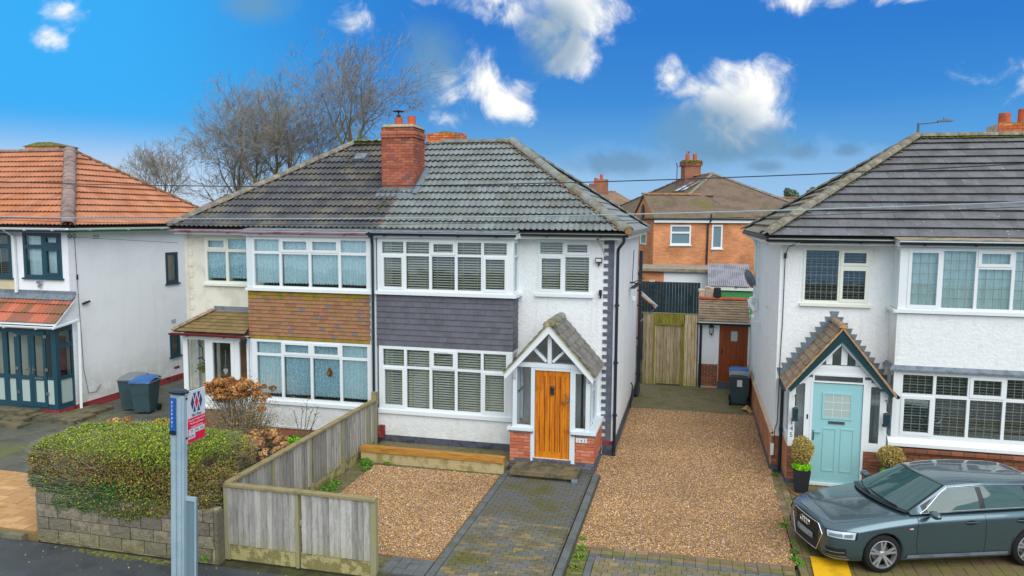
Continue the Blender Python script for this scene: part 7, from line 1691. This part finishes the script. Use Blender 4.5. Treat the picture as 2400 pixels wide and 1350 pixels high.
part('sheet', G().add([(1.55,5.45,.03),(1.72,5.55,.14),(1.86,5.2,.03),(1.66,5.05,.10),(1.78,4.9,.02)], [(0,3,1),(1,3,2),(2,3,4)]), 'ochre_slab', cbd)
yb_ = thing('yellow_board', 'flat bright yellow board lying on the blocks by the front wheel of the car', 'board', (2.36,-5.15,.0), rotz=R(-3)); M = WM[yb_.name].copy()
part('plate', G().box(-.29,.29,-.42,.36,.02,.05), 'yellow_board', yb_, local=M); part('foot', G().box(-.25,-.15,-.38,.32,.0,.019).box(.15,.25,-.38,.32,.0,.019), 'rubber', yb_, local=M)
st5 = part('fallen_stick', G().tube([(2.12,-1.3,.02),(2.18,-1.6,.03),(2.35,-1.85,.02)], .013, 5), 'brown_wood'); tag(st5, 'bent brown stick lying on the blocks below the left planter', 'stick')
# ------------------------------------------------------------------ car
car = thing('parked_car', 'dark teal-grey hatchback parked on the block drive in front of the mint green door', 'car', (2.87,-4.22,.0), rotz=R(19.8))
CM = WM[car.name].copy()
ST = [(-.87,[(0,.25),(.42,.25),(.50,.33),(.53,.46),(.50,.60),(.43,.665),(.22,.69),(0,.70)]),
 (-.845,[(0,.20),(.60,.20),(.68,.30),(.705,.46),(.68,.61),(.58,.70),(.30,.735),(0,.745)]),
 (-.75,[(0,.17),(.70,.17),(.785,.29),(.81,.48),(.785,.65),(.67,.745),(.34,.785),(0,.795)]),
 (-.56,[(0,.17),(.78,.17),(.85,.29),(.872,.48),(.855,.69),(.745,.79),(.38,.835),(0,.85)]),
 (-.30,[(0,.17),(.82,.17),(.88,.29),(.895,.50),(.888,.74),(.79,.84),(.41,.885),(0,.90)]),
 (.0,[(0,.17),(.84,.17),(.885,.29),(.898,.52),(.894,.78),(.81,.885),(.43,.93),(0,.945)]),
 (.34,[(0,.17),(.84,.17),(.885,.29),(.898,.54),(.894,.81),(.82,.92),(.44,.972),(0,.985)]),
 (.62,[(0,.17),(.84,.17),(.885,.29),(.896,.55),(.893,.83),(.83,.942),(.45,.98),(0,.99)]),
 (1.1,[(0,.17),(.84,.17),(.885,.29),(.895,.56),(.893,.845),(.835,.955),(.45,.96),(0,.96)]),
 (1.9,[(0,.17),(.84,.17),(.885,.29),(.895,.57),(.895,.86),(.835,.97),(.45,.975),(0,.975)]),
 (2.64,[(0,.17),(.84,.17),(.885,.29),(.897,.60),(.893,.88),(.83,.985),(.45,.99),(0,.99)]),
 (3.05,[(0,.20),(.80,.20),(.86,.32),(.88,.62),(.87,.90),(.79,1.0),(.44,1.02),(0,1.02)]),
 (3.34,[(0,.26),(.70,.26),(.78,.36),(.80,.62),(.78,.90),(.68,1.0),(.38,1.03),(0,1.03)]),
 (3.44,[(0,.34),(.55,.34),(.63,.42),(.66,.62),(.63,.86),(.55,.95),(.32,.98),(0,.98)])]
vs = []; fs = []
ring = 14
for x, pts in ST:
    loop = [(x, y, z) for y, z in pts] + [(x, -y, z) for y, z in pts[-2:0:-1]]
    vs += loop
for i in range(len(ST)-1):
    for j in range(ring): a_ = i*ring+j; b_ = i*ring+(j+1) % ring; fs.append((a_, b_, b_+ring, a_+ring))
fs.append(tuple(range(ring-1,-1,-1))); fs.append(tuple(range((len(ST)-1)*ring, len(ST)*ring)))
bme = bpy.data.meshes.new('body'); bme.from_pydata(vs, [], fs)
bo = bpy.data.objects.new('tmp_body', bme); COL.objects.link(bo)
sm_ = bo.modifiers.new('s', 'SUBSURF'); sm_.levels = 3; sm_.render_levels = 3
bm = bmesh.new(); bm.from_mesh(bme); bmesh.ops.recalc_face_normals(bm, faces=bm.faces); 
cl = bm.edges.layers.float.get('crease_edge') or bm.edges.layers.float.new('crease_edge')
for e in bm.edges:
    i0, i1 = sorted((e.verts[0].index, e.verts[1].index)); r0, r1 = i0 % ring, i1 % ring
    if r0 == r1 and r0 in (4, ring-4) : e[cl] = .72
    if r0 == r1 and r0 in (5, ring-5) : e[cl] = .25
    if r0 == r1 and r0 in (1, 2, ring-1, ring-2): e[cl] = .4
bm.to_mesh(bme); bm.free()
tmps = [bo]
for wx in (0.0, 2.636):
    for sy in (-1, 1):
        cg = G().lathe([(.355, .60), (.355, 1.1)], 40, Matrix.Rotation(R(90*(-sy)), 4, 'X')); cme = cg.mesh('cut')
        b2 = bmesh.new(); b2.from_mesh(cme); bmesh.ops.recalc_face_normals(b2, faces=b2.faces); b2.to_mesh(cme); b2.free()
        co = bpy.data.objects.new('tmp_cut', cme); COL.objects.link(co); co.location = (wx, 0, .335); tmps.append(co)
        bmod = bo.modifiers.new('b', 'BOOLEAN'); bmod.object = co; bmod.operation = 'DIFFERENCE'; bmod.solver = 'EXACT'
dg = bpy.context.evaluated_depsgraph_get(); dg.update()
fin = bpy.data.meshes.new_from_object(bo.evaluated_get(dg))
for o in tmps: bpy.data.objects.remove(o)
fin.name = 'body'; fin.materials.clear(); fin.materials.append(MT['car_paint']); fin.materials.append(MT['car_black'])
fin.polygons.foreach_set('use_smooth', [True]*len(fin.polygons))
for p in fin.polygons:
    c = p.center
    inarch = any(math.hypot(c.x-wx, c.z-.335) < .352 for wx in (0, 2.636)) and abs(c.y) < .9
    p.material_index = 1 if inarch else 0
    if inarch: p.use_smooth = False
body = piece('body', fin, car, CM)
bvh = BVHTree.FromPolygons([v.co.copy() for v in fin.vertices], [tuple(p.vertices) for p in fin.polygons])
def proj(p, d, off=.006):
    p = Vector(p); d = Vector(d).normalized(); h = bvh.ray_cast(p-d*1.2, d)
    return h[0]-d*off if h[0] is not None else p
def decal(name, corners, d, m, n=8, k=4, off=.006, sy=1, parent=None):
    c = [Vector((q[0], q[1]*sy, q[2])) for q in corners]; d = Vector((d[0], d[1]*sy, d[2])); g = G()
    for i in range(n+1):
        for j in range(k+1):
            u, v = i/n, j/k; p = (c[0]*(1-u)+c[1]*u)*(1-v)+(c[3]*(1-u)+c[2]*u)*v; g.v.append(tuple(proj(p, d, off)))
    for i in range(n):
        for j in range(k): a_ = i*(k+1)+j; g.f.append((a_, a_+1, a_+k+2, a_+k+1))
    return part(name, g, m, parent or car, local=CM, smooth=True)
def seam(pts, d, r=.0045, m='car_black', off=.0, name='seam', sy=1):
    P = []
    for a_, b_ in zip(pts, pts[1:]):
        for i in range(8): P.append(Vector(a_).lerp(Vector(b_), i/8))
    P.append(Vector(pts[-1])); d = Vector((d[0], d[1]*sy, d[2])); P = [proj((p.x, p.y*sy, p.z), d, off) for p in P]
    return part(name, G().tube(P, r, 5), m, car, local=CM)
part('wheel_well', G().box(-.36,.36,-.84,-.58,.30,.66).box(-.36,.36,.58,.84,.30,.66) if False else G().box(-.3,3.0,-.55,.55,.16,.2), 'car_black', car, local=CM)
# upper body (glasshouse)
import itertools
GS = [dict(C=(.46,0,1.0), M=(.52,.42,.99), E=(.68,.745,.965), B=(.68,.81,.95)), dict(C=(1.26,0,1.385), M=(1.30,.35,1.375), E=(1.42,.585,1.335), B=(1.38,.825,.962)),
      dict(C=(1.9,0,1.425), M=(1.92,.36,1.418), E=(1.98,.61,1.37), B=(1.98,.83,.978)), dict(C=(2.65,0,1.405), M=(2.65,.36,1.398), E=(2.65,.595,1.345), B=(2.66,.825,.99)),
      dict(C=(3.12,0,1.345), M=(3.10,.34,1.337), E=(3.02,.55,1.29), B=(3.05,.775,1.008)), dict(C=(3.38,0,1.05), M=(3.36,.36,1.045), E=(3.27,.60,1.04), B=(3.27,.66,1.025))]
for i_, g_ in enumerate(GS):
    for k_2 in 'CMEB': g_[k_2] = (g_[k_2][0]-(.18, .18, .12, .08, .05, .0)[i_], g_[k_2][1], g_[k_2][2]+(.012 if 0 < i_ < 5 else 0))
def cr(vals, s):
    n = len(vals)-1; i = min(int(s), n-1); t = s-i; p1, p2 = vals[i], vals[i+1]
    p0 = vals[i-1] if i > 1 else p1*2-p2; p3 = vals[i+2] if i < n-1 and i > 0 else p2*2-p1
    return .5*((2*p1)+(-p0+p2)*t+(2*p0-5*p1+4*p2-p3)*t*t+(-p0+3*p1-3*p2+p3)*t**3)
VV = {k: [Vector(g_[k]) for g_ in GS] for k in 'CMEB'}
def gh(s, t, off=0.0, side=-1):
    """t in 0..1: centre line to roof edge, 1..2: roof edge to belt line"""
    def pt(s, t):
        C_, M_, E_, B_ = (cr(VV[k], s) for k in 'CMEB')
        if t <= 1: a_ = 2*(t-.0)*(1-t); p = C_*(1-t)*(1-2*t)+M_*4*t*(1-t)+E_*t*(2*t-1)
        else: u = t-1; p = E_.lerp(B_, u)+Vector((0,.030*math.sin(math.pi*u)*min(1, max(0, s-.1)),0))
        return Vector((p.x, p.y*side, p.z))
    p = pt(s, t)
    if off:
        e = .01; a_ = pt(min(s+e,4.999), t)-pt(max(s-e,0), t); b_ = pt(s, min(t+e,2))-pt(s, max(t-e,0)); nrm = a_.cross(b_)
        if nrm.length > 1e-9:
            nrm.normalize(); ctr_ = Vector((1.9,0,.9)); nrm = nrm if (p-ctr_).dot(nrm) > 0 else -nrm; p = p+nrm*off
    return p
def ghpatch(name, s0, s1, t0, t1, m, off=.0, n=14, k=8, side=-1, both=False, fn=None, parent=None):
    g = G()
    for i in range(n+1):
        for j in range(k+1):
            u, v = i/n, j/k
            if fn: s, t = fn(u, v)
            else: s, t = s0+(s1-s0)*u, t0+(t1-t0)*v
            sd = side
            if both: sd = -1 if t < 0 else 1
            g.v.append(tuple(gh(s, abs(t), off, sd if t else 1)))
    for i in range(n):
        for j in range(k): a_ = i*(k+1)+j; g.f.append((a_, a_+1, a_+k+2, a_+k+1))
    return part(name, g, m, parent or car, local=CM, smooth=True)
ghpatch('roof', 0, 5, -1, 1, 'car_paint', 0, 40, 16, both=True)
for sd in (-1, 1): ghpatch('side_frame', 0, 5, 1, 2, 'car_paint', 0, 40, 6, side=sd)
ghpatch('windscreen', .03, .97, -.93, .93, 'car_glass', .006, 14, 16, both=True)
ghpatch('windscreen_surround', .0, 1.0, -.98, .98, 'car_black', .003, 14, 16, both=True)
ghpatch('rear_screen', 4.1, 4.9, -.85, .85, 'car_glass', .006, 8, 12, both=True)
for sd in (-1, 1):
    q = dict(side=sd)
    ghpatch('window_surround', 0,0,0,0, 'car_black', .003, 16, 6, fn=lambda u, v: (.30+3.9*u, 1.13+.80*v if u > 0 else 1.13+.80*v), **q)
    def fw_(u, v):
        s = .42+1.36*u; lo = 1.93; hi = 1.14+max(0, .62-s)*1.1; return s, hi+(lo-hi)*v
    ghpatch('side_window', 0,0,0,0, 'car_glass', .007, 14, 6, fn=fw_, **q)
    ghpatch('side_window', 0,0,0,0, 'car_glass', .007, 10, 6, fn=lambda u, v: (1.92+1.12*u, 1.14+.79*v), **q)
    ghpatch('side_window', 0,0,0,0, 'car_glass', .007, 8, 6, fn=lambda u, v: (3.12+.78*u, 1.16+.22*u+(.76-.22*u)*v), **q)
    part('window_trim', G().tube([gh(.28+3.85*i/30, 1.955, .010, sd) for i in range(31)], .008, 5), 'car_chrome', car, local=CM)
    part('window_trim', G().tube([gh(.22, 1.93, .01, sd), gh(.40, 1.60, .01, sd), gh(.58, 1.32, .01, sd), gh(.8, 1.13, .01, sd)]+[gh(1+3.0*i/20, 1.085, .010, sd) for i in range(21)]+[gh(4.15, 1.3, .01, sd), gh(4.2, 1.9, .01, sd)], .007, 5), 'car_chrome', car, local=CM)
    # mirrors
    mg = G(); Mm = Matrix.Translation((.86, sd*1.0, 1.01))
    for i in range(7):
        t = i/6; rr_ = math.sin(math.pi*(.12+.76*t))
        for j in range(10):
            a_ = j*6.283/10; mg.v.append(tuple(Mm @ Vector((-.07+.11*(1-abs(math.cos(a_))*0)*0+.075*math.cos(a_)*rr_, sd*(-.12+.24*t), .065*math.sin(a_)*rr_))))
    for i in range(6):
        for j in range(10): a_ = i*10+j; b_ = i*10+(j+1) % 10; mg.f.append((a_, b_, b_+10, a_+10))
    mg.f.append(tuple(range(10))); mg.f.append(tuple(range(60,70)))
    mi = part('door_mirror', mg, 'car_paint', car, local=CM, smooth=True)
    part('mirror_arm', G().beam((.82, sd*.84,.965), (.82, sd*.95,.985), .05,.03), 'car_black', mi, local=CM)
    # doors, handles, lamps, sills
    D_ = (0, -1, 0) if sd > 0 else (0, -1, 0)
    S2 = lambda pts: [(x, 1.0, z) for x, z in pts]
    for pts in ([(.60,.93),(.58,.80),(.57,.45),(.62,.26)], [(1.78,.96),(1.80,.55),(1.78,.26)], [(2.72,.98),(2.78,.80),(2.52,.66),(2.30,.50),(2.24,.26)]): seam(S2(pts), (0,-1,0), sy=sd)
    seam(S2([(-.55,.74),(.0,.80),(.34,.825),(.70,.845)]), (0,-1,-.5), .003, sy=sd)
    for hx in (1.54, 2.46):
        part('door_recess', G().lathe([(.0,0),(.07,.0),(.075,.004)], 14, Matrix.Translation(proj((hx-.02, sd, .815), (0,-sd,0), .002)) @ Matrix.Rotation(R(-90*sd),4,'X') @ Matrix.Diagonal((1.3,.55,1,1))), 'car_black', car, local=CM)
        part('door_handle', G().tube([proj((hx-.12+.04*i, sd, .822), (0,-sd,0), .022 if 0 < i < 6 else .004) for i in range(7)], .012, 6), 'car_paint', car, local=CM)
    decal('sill_trim', [(.42,1.0,.30),(2.22,1.0,.30),(2.22,1.0,.235),(.42,1.0,.235)], (0,-1,0), 'lead', 20, 2, .012, sd)
    decal('badge', [(.42,1,.755),(.50,1,.757),(.50,1,.735),(.42,1,.733)], (0,-1,0), 'sign_white', 3, 1, .004, sd); decal('badge_red', [(.42,1,.755),(.445,1,.756),(.445,1,.735),(.42,1,.733)], (0,-1,0), 'sign_red', 2, 1, .006, sd)
    HL = [(-.80,.57,.665),(-.47,.86,.70),(-.50,.87,.585),(-.83,.62,.575)]
    decal('headlight_surround', [(-.82,.54,.675),(-.44,.87,.712),(-.47,.88,.572),(-.85,.60,.562)], (.75,-.65,-.12), 'car_black', 10, 5, .004, sd)
    hl = decal('headlight', HL, (.75,-.65,-.12), 'car_lamp', 10, 5, .009, sd)
    decal('lamp_reflector', [(-.78,.62,.635),(-.62,.76,.655),(-.63,.77,.605),(-.79,.63,.595)], (.75,-.65,-.12), 'panel_grey', 4, 3, .013, sd, hl)
    decal('lamp_reflector', [(-.60,.78,.655),(-.50,.84,.665),(-.52,.85,.61),(-.61,.79,.605)], (.75,-.65,-.12), 'panel_grey', 4, 3, .013, sd, hl)
    decal('bumper_intake', [(-.85,.60,.40),(-.62,.84,.42),(-.64,.86,.30),(-.85,.64,.27)], (.75,-.65,0), 'car_black', 8, 4, .006, sd)
    decal('intake_blade', [(-.84,.60,.345),(-.64,.83,.365),(-.64,.83,.35),(-.84,.60,.33)], (.75,-.65,0), 'lead', 8, 1, .016, sd)
    decal('splitter', [(-.86,.50,.235),(-.60,.86,.245),(-.60,.86,.215),(-.86,.50,.205)], (.75,-.65,0), 'lead', 8, 1, .010, sd)
    decal('rear_lamp', [(3.30,.72,.86),(3.12,.87,.88),(3.12,.87,.76),(3.30,.74,.74)], (-.6,-.7,0), 'red_plinth', 6, 3, .006, sd)
    seam([(-.70,.60,.9),(-.4,.70,.95),(.1,.745,1.0),(.45,.755,1.05),(.62,.77,1.05)], (0,0,-1), .0035, sy=sd)
seam([(-.72,.60,.9),(-.80,.35,.9),(-.82,0,.9)], (0,0,-1), .0035); seam([(-.72,-.60,.9),(-.80,-.35,.9),(-.82,0,.9)], (0,0,-1), .0035)
part('cowl_panel', G().add([tuple(gh(.0, abs(t), .012, 1 if t > 0 else -1)+Vector((dx_,0,-.004))) for dx_ in (-.07,.03) for t in [i/8 for i in range(-8,9)]], [(i,i+1,i+18,i+17) for i in range(16)]), 'car_black', car, local=CM)
for t0, t1 in ((-.70,.15), (.05,.80)):
    part('wiper', G().tube([tuple(gh(.03+.07*i/6, abs(t0+(t1-t0)*i/6), .02, 1 if t0+(t1-t0)*i/6 > 0 else -1)) for i in range(7)], .010, 5), 'car_black', car, local=CM)
# grille
gx = -.885
hexo = [(.40,.690),(.505,.55),(.36,.225),(-.36,.225),(-.505,.55),(-.40,.690)]
MC = lambda u, w, d: (d+abs(u)**2*.13, u, w)
def hexgrid(sc_, x, m, name, th=.03):
    c = (0,.46); pts = [((u-c[0])*sc_+c[0], (w-c[1])*sc_+c[1]) for u, w in hexo]
    g = G(); 
    rows = 9; zs = [min(p[1] for p in pts)+(max(p[1] for p in pts)-min(p[1] for p in pts))*i/rows for i in range(rows+1)]
    def hw(z):
        P_ = [(pts[0][0],pts[0][1]),(pts[1][0],pts[1][1]),(pts[2][0],pts[2][1])]
        for (u0,w0),(u1,w1) in zip(P_, P_[1:]):
            if min(w0,w1)-1e-6 <= z <= max(w0,w1)+1e-6: return u0+(u1-u0)*(z-w0)/(w1-w0)
        return P_[-1][0]
    for z in zs:
        h = hw(z)
        for j in range(9): u = -h+2*h*j/8; g.v.append(MC(u, z, x))
    for i in range(rows):
        for j in range(8): a_ = i*9+j; g.f.append((a_,a_+1,a_+10,a_+9))
    return part(name, g, m, car, local=CM), hw
gr, hw = hexgrid(1.0, gx, 'car_black', 'grille')
for i in range(7):
    z = .275+i*.062; h = hw(z)*.97
    part('grille_bar', G().tube([MC(-h+2*h*j/8, z, gx-.008) for j in range(9)], .006, 4), 'dark_metal', gr, local=CM)
ho = hexo+[hexo[0]]; P = []
for (u0,w0),(u1,w1) in zip(ho, ho[1:]):
    for i in range(6): t = i/6; P.append(MC(u0+(u1-u0)*t, w0+(w1-w0)*t, gx-.012))
P.append(P[0]); part('grille_surround', G().tube(P, .009, 6), 'car_chrome', gr, local=CM)
part('number_plate', G().add([MC(u,w,gx-.022) for u,w in ((-.26,.36),(0,.36),(.26,.36),(.26,.465),(0,.465),(-.26,.465))], [(0,1,4,5),(1,2,3,4)]), 'plate_white', car, local=CM)
for i in range(4):
    cyy = -.105+i*.07
    part('emblem_ring', G().tube([MC(cyy+.048*math.cos(a_*6.2832/20), .595+.048*math.sin(a_*6.2832/20), gx-.026) for a_ in range(21)], .0075, 5, caps=False), 'car_chrome', gr, local=CM)
# wheels
def wheel(wx, sy):
    Mw_ = Matrix.Translation((wx, sy*.775, .322)) @ Matrix.Rotation(R(-90*sy), 4, 'X')
    T = part('tyre', G().lathe([(.235,-.11),(.30,-.112),(.322,-.085),(.325,0),(.322,.085),(.30,.112),(.235,.108)], 36, Mw_, cap=False), 'rubber', car, local=CM, smooth=True)
    part('rim', G().lathe([(.232,.105),(.238,.112),(.228,.115),(.222,.09),(.215,.02)], 36, Mw_, cap=False), 'car_rim', T, local=CM)
    part('brake_disc', G().lathe([(.0,.0),(.15,.0),(.15,.01)], 24, Mw_, cap=False), 'lead', T, local=CM)
    part('rim_back', G().lathe([(.0,-.02),(.232,-.02)], 24, Mw_, cap=False), 'car_black', T, local=CM)
    g = G()
    for k in range(5):
        for dv in (-.17, .17):
            a_ = k*math.tau/5+.31; p0 = Vector((math.cos(a_+dv*.8)*.055, math.sin(a_+dv*.8)*.055, .085)); p1 = Vector((math.cos(a_+dv)*.226, math.sin(a_+dv)*.226, .098))
            p0, p1 = Mw_ @ p0, Mw_ @ p1; g.beam(p0, p1, .036, .022, up=(0,sy,0))
    part('spokes', g, 'car_rim', T, local=CM)
    part('hub_cap', G().lathe([(.065,.06),(.065,.085),(.03,.098),(.0,.098)], 16, Mw_), 'car_rim', T, local=CM)
for wx in (0, 2.636):
    for sy in (-1, 1): wheel(wx, sy)
# things glimpsed through the windscreen are left to the reflections
